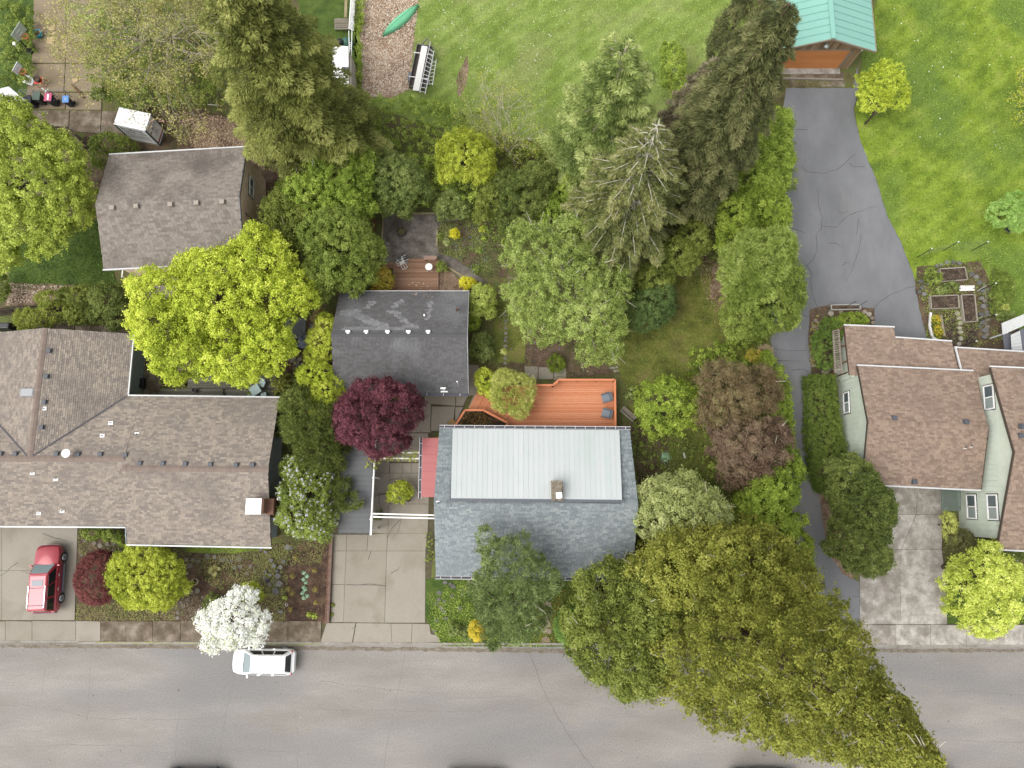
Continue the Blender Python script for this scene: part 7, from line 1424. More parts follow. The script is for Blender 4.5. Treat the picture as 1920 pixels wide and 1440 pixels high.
s = MB(); s.beam(at(134.5, 159, .12), at(158, 183, .12), .16, .1); tag(s.build('timber_plank', M_brownwood), 'dark timber plank lying on the back patio', 'plank')
t = thing('white_canopy', 'white corrugated canopy roof at the frame edge above the maple', 'canopy', tuple(at(10, 178))); s = MB(); P = [at(-30, 166, 2.2), at(0, 166, 2.2), at(16, 162, 2.2), at(47, 188, 2.0), at(0, 190, 2.0), at(-30, 190, 2)]; s.quad(*P[::-1]); n0 = len(s.v); s.quad(*[p - Vector((0, 0, .04)) for p in P]); s.build('canopy_roof', plain('pale_canopy', (214, 216, 222), .5, k=1.4), t)
for q in ((16, 163), (44, 187), (0, 188)): p = at(*q, 2.0); s = MB(); s.tube((p.x, p.y, 0), (p.x, p.y, 2.0), .03, .03, 6); s.build('post', M_steel, t)
t = thing('pipe_railing', 'grey pipe railing behind the wheeled bins', 'railing', tuple(at(80, 170)))
for z, x1 in ((1.0, 120), (.55, 62)):
    s = MB(); s.tube(at(34, 169 + (1 - z) * 8, z), at(x1, 169 + (1 - z) * 8, z), .025, .025, 6); s.build('rail', M_steel, t)
for x in (36, 60, 92, 120): p = at(x, 169, 1.0); s = MB(); s.tube((p.x, p.y, 0), (p.x, p.y, 1.0), .025, .025, 6); s.build('post', M_steel, t)
t = thing('scooter', 'white frame of a child scooter leaning by the pink-lidded bin', 'scooter', tuple(at(86, 170))); s = MB(); s.path([at(78, 165, .8), at(88, 172, .7), at(94, 178, .2)], [.03, .03, .03], 5); s.path([at(84, 174, .8), at(90, 167, .85)], [.03, .03], 5); s.build('frame', M_white, t); p = at(96, 179, .1); s = MB(); s.tube((p.x, p.y, .1), (p.x + .05, p.y, .1), .1, .1, 10); s.build('wheel', P_tyre, t)
t = thing('picket_edge', 'short white picket fence poking from the bushes', 'fence', tuple(at(188, 180)))
for i in range(5): s = MB(); s.beam(at(179 + i * 4.2, 176, .6), at(184 + i * 4.2, 184, .1), .05, .03); s.build('picket', M_white, t)
s = MB(); s.tube(at(340, 194, .9), at(408, 197, .9), .03, .03, 6); tag(s.build('white_pole', M_white), 'long thin white pole under the bare grey tree', 'pole')
t = thing('white_bench', 'small white garden bench by the dark soil near the maple', 'bench', (0, 0, 0))
for i in range(3): s = MB(); s.box(-.42, .42, -.16 + i * .12, -.08 + i * .12, .4, .43); s.build('slat', M_white, t)
s = MB(); s.box(-.45, -.38, -.2, .24, 0, .55); s.box(.38, .45, -.2, .24, 0, .55); s.build('frame', M_white, t); p = at(145, 281, .4); place(t, p.x, p.y, 0, math.radians(42))
# --- fences near the maple
def fence(name, label, pts, h, m, bw_=.14, group=None, rail=True, lean=0):
    t = thing(name, label, 'fence', tuple(at(*pts[0])), group)
    for i in range(len(pts) - 1):
        a, b = at(*pts[i], 0), at(*pts[i + 1], 0); L_ = (b - a).length; d = (b - a).normalized(); n_ = Vector((-d.y, d.x, 0)); k = int(L_ / (bw_ + .01))
        for j in range(k):
            c = a + d * (j + .5) * L_ / k; q = c + n_ * R.uniform(-.01, .01); s = MB(); s.hexa([q - d * bw_ / 2 - n_ * .012, q + d * bw_ / 2 - n_ * .012, q + d * bw_ / 2 + n_ * .012, q - d * bw_ / 2 + n_ * .012] + [v + Vector((0, 0, h + R.uniform(-.03, .03))) + n_ * lean for v in (q - d * bw_ / 2 - n_ * .012, q + d * bw_ / 2 - n_ * .012, q + d * bw_ / 2 + n_ * .012, q - d * bw_ / 2 + n_ * .012)], R.random()); s.build('board', m, t)
        for z in (.35, h - .3): s = MB(); s.beam(a + Vector((0, 0, z)) - n_ * .04, b + Vector((0, 0, z)) - n_ * .04, .04, .08); s.build('rail', m, t)
    return t
M_fence = mat('old_fence_wood', [(92, 78, 66), (120, 106, 92), (146, 134, 120)], s=3, tint=.6, fine=.12)
fence('board_fence', 'old grey board fence between the ranch house and the wood chips', [(0, 592), (60, 584), (160, 584), (250, 586)], 1.6, M_fence)
fence('board_fence', 'short brown board fence beside the back patio and maple', [(84, 254), (148, 256), (168, 278)], 1.5, M_fence)
# --- rear lawn edge things
t = thing('garden_shed', 'narrow white-roofed shed partly under the deodar bough', 'shed', tuple(at(640, 130)))
q = [at(622, 84, 2.3), at(653, 87, 2.3), at(654, 170, 2.1), at(640, 171, 2.1), at(622, 165, 2.1)]
s = MB(); s.prism([(p.x * .985, p.y * .985) for p in q[::-1]], 0, 2.0); s.build('wall', M_wallW, t); s = MB(); n0 = len(s.v); s.quad(*[p for p in q[::-1]]); s.quad(*[p - Vector((0, 0, .08)) for p in q])
for i in range(5): a, b = q[i], q[(i + 1) % 5]; s.quad(a, b, b - Vector((0, 0, .08)), a - Vector((0, 0, .08)))
s.build('roof', M_white, t); s = MB(); P = [at(641, 126, 2.24), at(654, 126, 2.24), at(654, 136, 2.22), at(641, 136, 2.22)]; s.hexa([p for p in P[::-1]] + [p + Vector((0, 0, .03)) for p in P[::-1]]); s.build('roof_patch', P_trim, t)
M_kay = plain('kayak_green', (74, 140, 104), .4, k=1.6)
for dx, z, lab in ((0, .5, 'green kayak leaning on the shed wall, inner one'), (3.2, .3, 'green kayak beside the shed, outer one')):
    s = MB(); a, b = at(656 + dx, 112, z), at(660 + dx * .4, 160, z); n = 10
    pts = [a.lerp(b, i / n) for i in range(n + 1)]; rad = [max(.02, .2 * math.sin(PI * i / n) ** .7) for i in range(n + 1)]; s.path(pts, rad, 8); tag(s.build('kayak', M_kay, smooth=True), lab, 'kayak')
t = thing('green_dome_tent', 'small green dome cover behind the shed', 'cover', tuple(at(650, 78))); s = MB(); p = at(650, 78, .6); s.lathe((p.x, p.y, 0), [(.5, 0), (.48, .4), (.36, .75), (.15, .92), (.02, .95)], 14); s.build('shell', plain('cover_green', (76, 128, 108), .6), t, smooth=True)
t = thing('black_grill', 'black kettle grill with grey shelf behind the shed', 'grill', tuple(at(636, 78))); s = MB(); p = at(637, 79, .8); s.lathe((p.x, p.y, .55), [(.05, 0), (.26, .12), (.3, .25), (.26, .42), (.05, .5)], 14); s.build('bowl', M_black, t, smooth=True); s = MB(); s.box(p.x - .7, p.x - .3, p.y - .2, p.y + .25, .6, .66); s.build('shelf', M_steel, t); s = MB()
for a in (0, 2.1, 4.2): s.tube((p.x, p.y, .6), (p.x + math.cos(a) * .3, p.y + math.sin(a) * .3, 0), .02, .02, 5)
s.build('leg_frame', M_black, t)
t = thing('slatted_platform', 'pale slatted timber platform beside the white trellis', 'platform', tuple(at(640, 45)))
for i in range(6): s = MB(); y = 36 + i * 3.6; s.beam(at(627, y, .42), at(653, y, .42), .11, .03, R.random()); s.build('slat', M_stoneT if False else M_oldwood, t)
for x in (630, 650): s = MB(); s.beam(at(x, 35, .36), at(x, 55, .36), .06, .08); s.build('bearer', M_brownwood, t)
s = MB()
for q in ((630, 36), (650, 36), (630, 54), (650, 54)): p = at(*q, .3); s.box(p.x - .04, p.x + .04, p.y - .04, p.y + .04, 0, .33)
s.build('leg_posts', M_brownwood, t, kind='stuff')
s = MB(); s.beam(at(649, -6, .9), at(648, 33, .9), .22, .1); tag(s.build('timber_beam', M_edge), 'tan timber beam beside the white trellis', 'beam')
t = thing('white_trellis', 'long white lattice panel leaning at the rear lawn edge', 'trellis', tuple(at(660, 30)))
a0, a1, b0_, b1 = at(658, -4, 1.5), at(663, 0, .4), at(654, 54, 1.5), at(663, 58, .3); a1 = at(666, -4, .3)
for i in range(26): u = i / 25; s = MB(); s.beam(a0.lerp(b0_, u), a1.lerp(b1, u), .045, .02); s.build('lath', M_white, t)
for i in range(7): u = i / 6; s = MB(); s.beam(a0.lerp(a1, u) + Vector((0, 0, .02)), b0_.lerp(b1, u) + Vector((0, 0, .02)), .05, .02); s.build('lath', M_white, t)
t = thing('white_ladder', 'white ladder standing against the shed corner', 'ladder', tuple(at(658, 90)))
L0, L1, R0, R1 = at(654, 58, 1.2), at(655, 100, 1.6), at(660, 56, 1.2), at(659, 104, 1.6)
for a, b in ((L0, L1), (R0, R1)): s = MB(); s.beam(a, b, .05, .06); s.build('rail', M_white, t)
for u in (.52, .6, .68, .76, .84): s = MB(); s.beam(L0.lerp(L1, u), R0.lerp(R1, u), .03, .03); s.build('rung', M_white, t)
# canoe
cn = thing('canoe', 'green canoe lying upside down on the wood chips', 'canoe', (0, 0, 0)); s = MB(); n = 24; m_ = 11; Lc, Wc, Hc = 4.1, .44, .42
for i in range(n + 1):
    u = i / n * 2 - 1; wv = Wc * max(.015, (1 - abs(u) ** 2.2)) ; rock = .1 * u * u
    for j in range(m_):
        a = PI * j / (m_ - 1); s.v.append((u * Lc / 2, wv * math.cos(a) * (1.0), max(0, Hc * (1 - .35 * abs(u) ** 3) * math.sin(a) ** .7 * (1 if j != m_ // 2 else 1.08)) + .02 + rock * .3))
for i in range(n):
    for j in range(m_ - 1): a = i * m_ + j; s.face((a, a + 1, a + m_ + 1, a + m_))
s.build('hull', plain('canoe_green', (112, 190, 146), .35, k=1.25), cn, smooth=True)
s = MB(); pts = [(u * Lc / 2, 0, Hc * (1 - .35 * abs(u) ** 3) * 1.08 + .025 + .03 * u * u) for u in [x / 10 for x in range(-10, 11)]]; s.path([Vector(p) for p in pts], [.012] * 21, 4); s.build('keel', plain('keel_green', (60, 130, 94), .4), cn)
for sg in (1, -1): s = MB(); s.path([Vector((u * Lc / 2, sg * (Wc * max(.015, 1 - abs(u) ** 2.2) + .01), .03 + .03 * u * u)) for u in [x / 10 for x in range(-10, 11)]], [.02] * 21, 4); s.build('gunwale', MATS['keel_green'], cn)
a, b = at(719, 66, .15), at(783, 11, .15); mid = (a + b) / 2; place(cn, mid.x, mid.y, .02, math.atan2(b.y - a.y, b.x - a.x))
# trailer with board and ladders
tr = thing('flat_trailer', 'grey utility trailer at the edge of the wood chips', 'trailer', (0, 0, 0))
M_gal = plain('galvanised', (146, 144, 142), .5, .3)
s = MB(); s.box(-.62, .62, -1.9, 1.9, .42, .5); s.build('bed', plain('trailer_floor', (104, 92, 84), .8), tr)
for x0, x1, y0, y1 in ((-.66, -.62, -1.9, 1.9), (.62, .66, -1.9, 1.9), (-.66, .66, 1.9, 1.94), (-.66, .66, -1.94, -1.9)): s = MB(); s.box(x0, x1, y0, y1, .4, .78); s.build('side_panel', M_gal, tr)
for x in (-.78, .78):
    s = MB(); s.tube((x - .08, -1.0, .3), (x + .08, -1.0, .3), .3, .3, 16); wh = s.build('wheel', P_tyre, tr); s = MB(); s.tube((x - .09, -1.0, .3), (x + .09, -1.0, .3), .14, .14, 10); s.build('rim', M_white, wh); s = MB(); s.box(x - .12, x + .12, -1.4, -.6, .62, .66); s.build('mudguard', P_trim, tr, bevel=.02)
s = MB(); s.beam((-.5, 1.9, .42), (0, 2.8, .42), .06, .08); s.beam((.5, 1.9, .42), (0, 2.8, .42), .06, .08); s.build('drawbar', M_gal, tr)
for y in (-1.2, 1.0): s = MB(); s.beam((-.75, y, .95), (.95, y, .95), .05, .05); s.box(-.72, -.68, y - .02, y + .02, .5, .95); s.box(.68, .72, y - .02, y + .02, .5, .95); s.build('crossbar', M_white, tr)
ta_ = math.atan2(at(797, 86).y - at(780, 170).y, at(797, 86).x - at(780, 170).x) - PI / 2; mc = (at(797, 90, .5) + at(782, 165, .5)) / 2; place(tr, mc.x, mc.y, 0, ta_)
s = MB(); P = [at(791, 86, 1.0), at(802, 88, 1.0), at(786, 171, 1.0), at(774, 170, 1.0)]; s.hexa([p for p in P[::-1]] + [p + Vector((0, 0, .05)) for p in P[::-1]]); tag(s.build('white_board', plain('weathered_white', (222, 220, 216), .6, k=1.3)), 'long white board lying on the trailer crossbars', 'board')
for (a0, a1, b0_, b1, nr, lab) in (((807, 78), (787, 174), (814, 95), (797, 177), 11, 'longer aluminium ladder lying along the trailer'), ((812, 112), (801, 160), (818, 112), (811, 160), 7, 'shorter aluminium ladder beside the longer one on the trailer')):
    z = 1.06 if nr == 11 else .98; t = thing('aluminium_ladder', lab, 'ladder', tuple(at(*a0)), 'ladders on the trailer'); A0, A1, B0, B1 = at(*a0, z), at(*a1, z), at(*b0_, z), at(*b1, z)
    for a, b in ((A0, A1), (B0, B1)): s = MB(); s.beam(a, b, .05, .07); s.build('rail', plain('aluminium', (206, 208, 206), .4, .3, k=1.3) if 'aluminium' not in MATS else MATS['aluminium'], t)
    for i in range(nr): u = (i + .7) / nr; p = A0.lerp(A1, min(1, u + (.08 if nr == 11 else 0) * (1 - u))); q_ = B0.lerp(B1, max(0, u - .02)); s = MB(); s.beam(p, q_, .04, .04); s.build('rung', MATS['aluminium'], t)
# --- fire pit, chairs, tables
t = thing('fire_pit', 'round fire pit ringed with dark blocks on the grit patio', 'fire pit', tuple(at(753, 435))); p = at(753, 435)
for i in range(14): a = i * 2 * PI / 14; s = MB(); s.obox((p.x + math.cos(a) * .34, p.y + math.sin(a) * .34), .13, .12, .0, .22, a + PI / 2, R.random()); s.build('block', mat('fire_block', [(70, 62, 56), (110, 100, 90), (150, 140, 128)], s=3, tint=.7) if 'fire_block' not in MATS else MATS['fire_block'], t)
s = MB(); s.lathe((p.x, p.y, 0), [(.27, .02), (.27, .06)], 14); s.build('ash', plain('mossy_ash', (120, 118, 70), .9), t)
def chair(name, label, px, py, m, seatm, rz, z0=0, w_=.5, h_=.42, arms=False, group=None, tip=0, cat='chair'):
    t = thing(name, label, cat, (0, 0, 0), group); s = MB(); s.box(-w_ / 2, w_ / 2, -w_ / 2, w_ / 2, h_ - .05, h_); s.build('seat', seatm, t, bevel=.02)
    s = MB(); s.hexa([(-w_ / 2, -w_ / 2 - .03, h_), (w_ / 2, -w_ / 2 - .03, h_), (w_ / 2, -w_ / 2 + .02, h_), (-w_ / 2, -w_ / 2 + .02, h_), (-w_ / 2, -w_ / 2 - .16, h_ + .42), (w_ / 2, -w_ / 2 - .16, h_ + .42), (w_ / 2, -w_ / 2 - .11, h_ + .42), (-w_ / 2, -w_ / 2 - .11, h_ + .42)]); s.build('backrest', m, t, bevel=.015)
    for sx in (-1, 1):
        for sy in (-1, 1): s = MB(); s.tube((sx * w_ * .46, sy * w_ * .46, 0), (sx * w_ * .44, sy * w_ * .44, h_ - .04), .018, .018, 5); s.build('leg', m, t)
        if arms: s = MB(); s.box(sx * w_ / 2 - .035 + sx * .03, sx * w_ / 2 + .035 + sx * .03, -w_ / 2 - .06, w_ / 2, h_, h_ + .22); s.build('arm', m, t, bevel=.02)
    p = at(px, py, z0 + h_); place(t, p.x, p.y, z0, rz)
    if tip: t.rotation_euler = (tip, 0, rz)
    return t
M_wick = plain('grey_wicker', (128, 134, 142), .7); M_cush = plain('grey_cushion', (150, 160, 170), .8)
chair('wicker_chair', 'northern grey wicker chair on the orange deck', 1136, 746, M_wick, M_cush, math.radians(105), zD, .58, .38, True, 'wicker chairs on the orange deck'); chair('wicker_chair', 'southern grey wicker chair on the orange deck', 1136, 775, M_wick, M_cush, math.radians(75), zD, .58, .38, True, 'wicker chairs on the orange deck')
M_ice = plain('pale_aqua_metal', (196, 220, 220), .4, k=1.5)
for x, y, r, lab in ((491, 720, 160, 'pale aqua chair north-east of the table on the grey deck'), (494, 741, 10, 'pale aqua chair nearest the ranch roof corner'), (470, 741, -40, 'pale aqua chair holding a green plant pot')): chair('metal_chair', lab, x, y, M_ice, M_ice, math.radians(r), .25, .44, .42, False, 'pale aqua metal chairs on the grey deck')
p = at(478, 731, .95); table4('metal_table', 'square pale aqua metal table on the grey deck', 'table', p.x, p.y, .75, .75, .7, M_ice, M_ice, math.radians(35), z0=.25)
t = clumpplant('chair_plant', 'green plant on the pale aqua chair', (474, 740), 5, L_fresh, .2, 60, .1, .06); t.location = (0, 0, .75)
for x, y, r, tip, lab in ((750, 486, 30, 1.2, 'toppled white metal chair at the deck edge, west one'), (763, 484, -60, 1.3, 'toppled white metal chair at the deck edge, east one')):
    c = thing('white_chair', lab, 'chair', (0, 0, 0), 'toppled white garden chairs'); s = MB(); s.box(-.2, .2, -.2, .2, .4, .42); s.build('seat', M_white, c)
    s = MB(); s.path([(-.2, -.2, .4), (-.2, -.28, .85), (.2, -.28, .85), (.2, -.2, .4)], [.02] * 4, 5); s.beam((0, -.22, .45), (0, -.28, .85), .03, .02); s.build('backrest', M_white, c)
    for sx in (-1, 1):
        for sy in (-1, 1): s = MB(); s.tube((sx * .22, sy * .22, 0), (sx * .19, sy * .19, .4), .018, .018, 5); s.build('leg', M_white, c)
    p = at(x, y, .3); c.location = (p.x, p.y, .28); c.rotation_euler = (tip, 0, math.radians(r))
p = at(804, 500, .85); table4('round_table', 'small round white table on the brown deck', 'table', p.x, p.y, 0, 0, .65, M_white, M_white, 0, .29, z0=.2)
t = thing('slatted_bench', 'pinkish slatted bench at the brown deck edge', 'bench', (0, 0, 0))
for i in range(3): s = MB(); s.box(-.5, .5, -.14 + i * .1, -.06 + i * .1, .4, .43, R.random()); s.build('slat', mat('pink_wood', [(196, 160, 140), (216, 184, 166)], s=3, tint=.6) if 'pink_wood' not in MATS else MATS['pink_wood'], t)
for x in (-.42, .42): s = MB(); s.box(x - .03, x + .03, -.14, .14, 0, .4); s.build('leg', MATS['pink_wood'], t)
p = at(807, 484, .5); place(t, p.x, p.y, .2, .02)
t = thing('box_bench', 'weathered timber box seat at the back of the grit patio', 'bench', tuple(at(757, 399)))
for i in range(3): s = MB(); s.beam(at(744, 395.5 + i * 4.3, .42), at(770, 394.5 + i * 4.3, .42), .16, .05, R.random()); s.build('slat', mat('seat_wood', [(112, 90, 72), (146, 124, 102)], s=3, tint=.6, fine=.1) if 'seat_wood' not in MATS else MATS['seat_wood'], t)
q = W2([(744, 394), (770, 393), (770, 406), (744, 406)], .3); s = MB(); s.prism(q, 0, .37); s.build('seat_box', MATS['seat_wood'], t)
p = at(727, 457, .2); s = MB(); s.obox((p.x, p.y), .26, .24, .02, .24, .1); tag(s.build('concrete_block', G_kerb, bevel=.01), 'small beige block on the grit patio', 'block')
t = thing('garden_bench', 'grey slatted bench east of the orange deck', 'bench', (0, 0, 0))
for i in range(4): s = MB(); s.box(-.65, .65, -.2 + i * .12, -.12 + i * .12, .42, .45, R.random()); s.build('slat', M_oldwood, t)
for i in range(2): s = MB(); s.box(-.65, .65, -.3, -.27, .55 + i * .16, .65 + i * .16, R.random()); s.build('backrest', M_oldwood, t)
for x in (-.58, .58): s = MB(); s.box(x - .03, x + .03, -.3, .24, 0, .42); s.build('leg', M_oldwood, t)
p = at(1178, 776, .4); place(t, p.x, p.y, 0, math.radians(-42))
t = thing('wicker_basket_chair', 'yellow wooden chair beside the orange ramp', 'chair', (0, 0, 0))
M_yw = mat('yellow_wood', [(204, 160, 90), (228, 188, 120)], s=4, tint=.5)
for i in range(5): s = MB(); s.box(-.24, .24, -.24 + i * .1, -.17 + i * .1, .36, .39, R.random()); s.build('slat', M_yw, t)
for i in range(4): s = MB(); s.box(-.24 + i * .13, -.17 + i * .13, -.32, -.28, .4, .8); s.build('backrest', M_yw, t)
for x in (-.22, .22): s = MB(); s.box(x - .03, x + .03, -.25, .22, 0, .36); s.build('leg', M_yw, t)
p = at(848, 794, .3); place(t, p.x, p.y, 0, math.radians(-60))
# ranch patio clutter
t = thing('planter_trough', 'wooden planter trough with red and green plants on the grey patio', 'planter', tuple(at(324, 718)))
q = W2([(302, 713), (345, 713), (345, 723), (302, 723)], .4); cx, cy = sum(a for a, _ in q) / 4, sum(b for _, b in q) / 4
hw, hd = abs(q[1][0] - q[0][0]) / 2, abs(q[0][1] - q[2][1]) / 2
for x0, x1, y0, y1 in ((-hw, hw, -hd, -hd + .04), (-hw, hw, hd - .04, hd), (-hw, -hw + .04, -hd + .04, hd - .04), (hw - .04, hw, -hd + .04, hd - .04), (.1, .14, -hd + .04, hd - .04), (hw * .55, hw * .55 + .04, -hd + .04, hd - .04)): s = MB(); s.box(cx + x0, cx + x1, cy + y0, cy + y1, 0, .42); s.build('side_board', M_edge, t)
s = MB(); s.box(cx - hw + .04, cx + hw - .04, cy - hd + .04, cy + hd - .04, 0, .3); s.build('soil', G_bed, t)
clumpplant('trough_plant', 'leafy plants filling the west half of the wooden trough', (308, 717), 8, L_mid, .6, 160, .12, .08); clumpplant('trough_plant', 'small red-tinged plant in the middle of the wooden trough', (322, 719), 5, leafmat('red_tinged', [(90, 100, 40), (170, 60, 50)]), .55, 60, .1, .06)
for x, y, a, b_, h, m, nm, lab, cat in ((263, 718, .42, .75, .5, M_black, 'storage_box', 'black rectangular box on the patio behind the ranch house', 'box'), (251, 721, .4, .7, .45, M_brownwood, 'wooden_crate', 'brown wooden crate against the ranch house wing', 'crate'), (318, 705, .9, .3, .2, G_bed, 'compost_tray', 'dark tray above the wooden trough', 'tray'), (1567, 632, .5, .6, .6, M_bing, 'garden_cart', 'green cart under the slatted pergola', 'cart')):
    p = at(x, y, h); s = MB(); s.obox((p.x, p.y), a, b_, .05, h, 0); s.obox((p.x, p.y), a + .04, b_ + .04, h - .08, h - .02, 0); tag(s.build(nm, m, bevel=.02), lab, cat)
pot('glazed_pot', 'round slate-blue pot on the bench of the grey deck', 363, 731, .19, .3, plain('slate_blue', (120, 128, 150), .4), None, .45); pot('green_pot', 'green planter at the ranch house inner corner', 250, 737, .22, .4, plain('pot_green', (90, 150, 110), .4))
pot('blue_pot', 'small blue glazed pot among the front garden stones', 501, 1089, .16, .25, plain('blue_glaze', (84, 90, 150), .3)); pot('bird_bath', 'cream round bird bath in the dark front bed', 364, 1091, .24, .6, plain('cream_stone', (216, 200, 176), .7), G_bed, cat='bird bath')
pot('ring_pot', 'small white-rimmed pot in the dug bed', 537, 1134, .1, .15, M_white); pot('courtyard_pot', 'dark pot hidden below the lime courtyard shrub', 765, 936, .2, .35, M_black); pot('terrace_urn', 'white round urn under the slatted pergola', 1578, 684, .28, .7, plain('urn_white', (226, 222, 214), .5)); pot('terrace_pot', 'grey pot beside the white urn under the pergola', 1577, 672, .2, .5, M_steel)
t = thing('covered_grill', 'black covered grill at the frame edge above the ranch roof', 'grill', tuple(at(8, 611))); s = MB(); p = at(6, 611, .9); s.hexa([(p.x - .65, p.y - .35, 0), (p.x + .65, p.y - .35, 0), (p.x + .65, p.y + .35, 0), (p.x - .65, p.y + .35, 0), (p.x - .5, p.y - .22, 1.05), (p.x + .5, p.y - .22, 1.05), (p.x + .55, p.y + .22, 1.05), (p.x - .5, p.y + .25, 1.05)]); s.build('cover', M_black, t, bevel=.08)
t = thing('tarp_bundle', 'grey-blue tarpaulin bundle at the corner of the blue-grey slab', 'tarpaulin', tuple(at(570, 640))); s = MB(); p = at(570, 641, .3); n = 14
for k_, (rr_, zz_) in enumerate(((.62, 0), (.58, .35), (.4, .55), (.1, .62))):
    for i in range(n): a = i * 2 * PI / n; r = rr_ * R.uniform(.8, 1.12); s.v.append((p.x + math.cos(a) * r, p.y + math.sin(a) * r * .9, zz_ + R.uniform(-.05, .06) * (k_ > 0)))
for k_ in range(3):
    for i in range(n): j = (i + 1) % n; s.face((k_ * n + i, k_ * n + j, (k_ + 1) * n + j, (k_ + 1) * n + i))
s.face(tuple(3 * n + i for i in range(n))); s.build('cloth', plain('tarp_blue_grey', (140, 148, 172), .6), t)
# --- raised beds and vegetable plot
def raised(label, q, soilm, h=.32):
    P = [at(x, y, h) for x, y in q]; t = thing('raised_bed', label, 'raised bed', tuple(at(*q[0])), 'timber raised beds in the vegetable plot')
    for i in range(4): a, b = P[i], P[(i + 1) % 4]; s = MB(); s.beam(a + Vector((0, 0, -h / 2)), b + Vector((0, 0, -h / 2)), .07, h, R.random()); s.build('side_board', mat('bed_timber', [(176, 166, 148), (206, 198, 182)], s=3, tint=.6, fine=.1) if 'bed_timber' not in MATS else MATS['bed_timber'], t)
    s = MB(); s.prism([(p.x, p.y) for p in P], 0, h - .08); s.build('soil', soilm, t); cover('bed_litter', [(p.x, p.y) for p in P], 60, leafmat('chip2', [(60, 46, 38), (104, 86, 70), (170, 150, 126)], 0, 1.8), .1, .06, .03, parent=t, z=h - .07, cat=None, world=True)
M_plot = mat('plot_soil', [(66, 54, 46), (92, 76, 64), (120, 102, 86)], s=2, fine=.4, fs=14, bump=.8, bs=10)
raised('raised bed nearest the row of grey stones', [(1762, 504), (1810, 501), (1815, 524), (1766, 528)], M_plot); raised('wide raised bed in the middle of the vegetable plot', [(1745, 555), (1797, 553), (1799, 577), (1747, 579)], M_plot); raised('tall narrow raised bed beside the wide one', [(1803, 553), (1828, 552), (1833, 602), (1809, 604)], M_plot)
sheet('vegetable_soil', [(1768, 590), (1796, 582), (1798, 640), (1800, 660), (1775, 656), (1771, 630)], .02, M_plot, jit=.05); sheet('vegetable_soil', [(1806, 606), (1830, 606), (1834, 640), (1825, 660), (1803, 655)], .02, M_plot, jit=.05); cover('chips', [(1768, 590), (1834, 584), (1834, 655), (1772, 655)], 60, MATS['chip2'], .11, .07, .04, 'pale chips over the dark vegetable soil', 'litter')
t = thing('marigold_edging', 'white boards edging the narrow flower bed', 'edging', tuple(at(1746, 610)))
for a, b in (((1745, 586), (1743, 612)), ((1743, 612), (1748, 631)), ((1748, 632), (1757, 638)), ((1763, 592), (1770, 630))): s = MB(); s.beam(at(*a, .2), at(*b, .2), .17 if a[0] < 1760 else .2, .12); s.build('edging_board', MATS['weathered_white'] if a[0] < 1760 else M_stoneT, t)
t = thing('board_pile', 'bleached broken boards lying between the raised beds', 'boards', tuple(at(1810, 540)))
for i in range(5): s = MB(); y = 536.5 + i * 2; s.beam(at(1796 + R.uniform(0, 6), y, .06 + i * .01), at(1826 + R.uniform(-3, 2), y + R.uniform(-1, 1), .06 + i * .01), .1, .03); s.build('board', MATS['weathered_white'], t)
sl = [(1794, 588), (1798, 597), (1800, 606), (1799, 615), (1800, 623), (1801, 635), (1798, 645), (1793, 652)]
stones('bleached_stone_path', [(x, y, 5.5) for x, y in sl], plain('bleached_stone', (196, 188, 172), .9), (.05, .1))
stones('old_brick_path', [(1846 + (i % 2) * 5, 536 + i * 7, 5) for i in range(14)], M_stone, (.03, .05))
t = thing('white_planter_frame', 'long white-framed planter at the tip of the island bed', 'planter', tuple(at(1585, 576))); P = [at(x, y, .5) for x, y in ((1558, 572), (1612, 571), (1613, 580), (1559, 581))]
for i in range(4): a, b = P[i], P[(i + 1) % 4]; s = MB(); s.beam(a, b, .07, .14); s.build('side_board', plain('pale_frame', (200, 200, 190), .6), t)
for p in P: s = MB(); s.box(p.x - .04, p.x + .04, p.y - .04, p.y + .04, 0, .44); s.build('leg', MATS['pale_frame'], t)
for x in (1582, 1602): s = MB(); s.tube(at(x, 578, .05), at(x, 578, .05) + Vector((.35, .2, 1.3)), .02, .02, 5); s.build('hooked_stake', M_dark, t)
# netting posts
t = thing('deer_fence', 'thin posts with wire netting round the vegetable plot', 'fence', tuple(at(1768, 470))); pp = [(1720, 482), (1768, 470), (1822, 470), (1836, 545), (1836, 602), (1800, 650)]
for q in pp: p = at(*q); s = MB(); s.tube((p.x, p.y, 0), (p.x, p.y, 1.85), .028, .028, 6); po = s.build('post', M_dark, t); s = MB(); s.tube((p.x, p.y, 1.85), (p.x, p.y, 1.97), .04, .04, 6); s.build('cap', M_white, po)
s = MB()
for i in range(len(pp) - 1):
    a, b = at(*pp[i]), at(*pp[i + 1])
    for z in (.3, .8, 1.3, 1.75): s.tube(a + Vector((0, 0, z)), b + Vector((0, 0, z)), .006, .006, 3, False)
s.build('wire', M_steel, t, kind='stuff')
for a, b, lab in (((1832, 546), (1846, 537), 'pale cane lying north in the vegetable plot'), ((1834, 598), (1843, 593), 'pale cane by the tall raised bed')): s = MB(); s.tube(at(*a, .3), at(*b, .6), .025, .025, 5); tag(s.build('cane', MATS['pale_frame']), lab, 'cane')
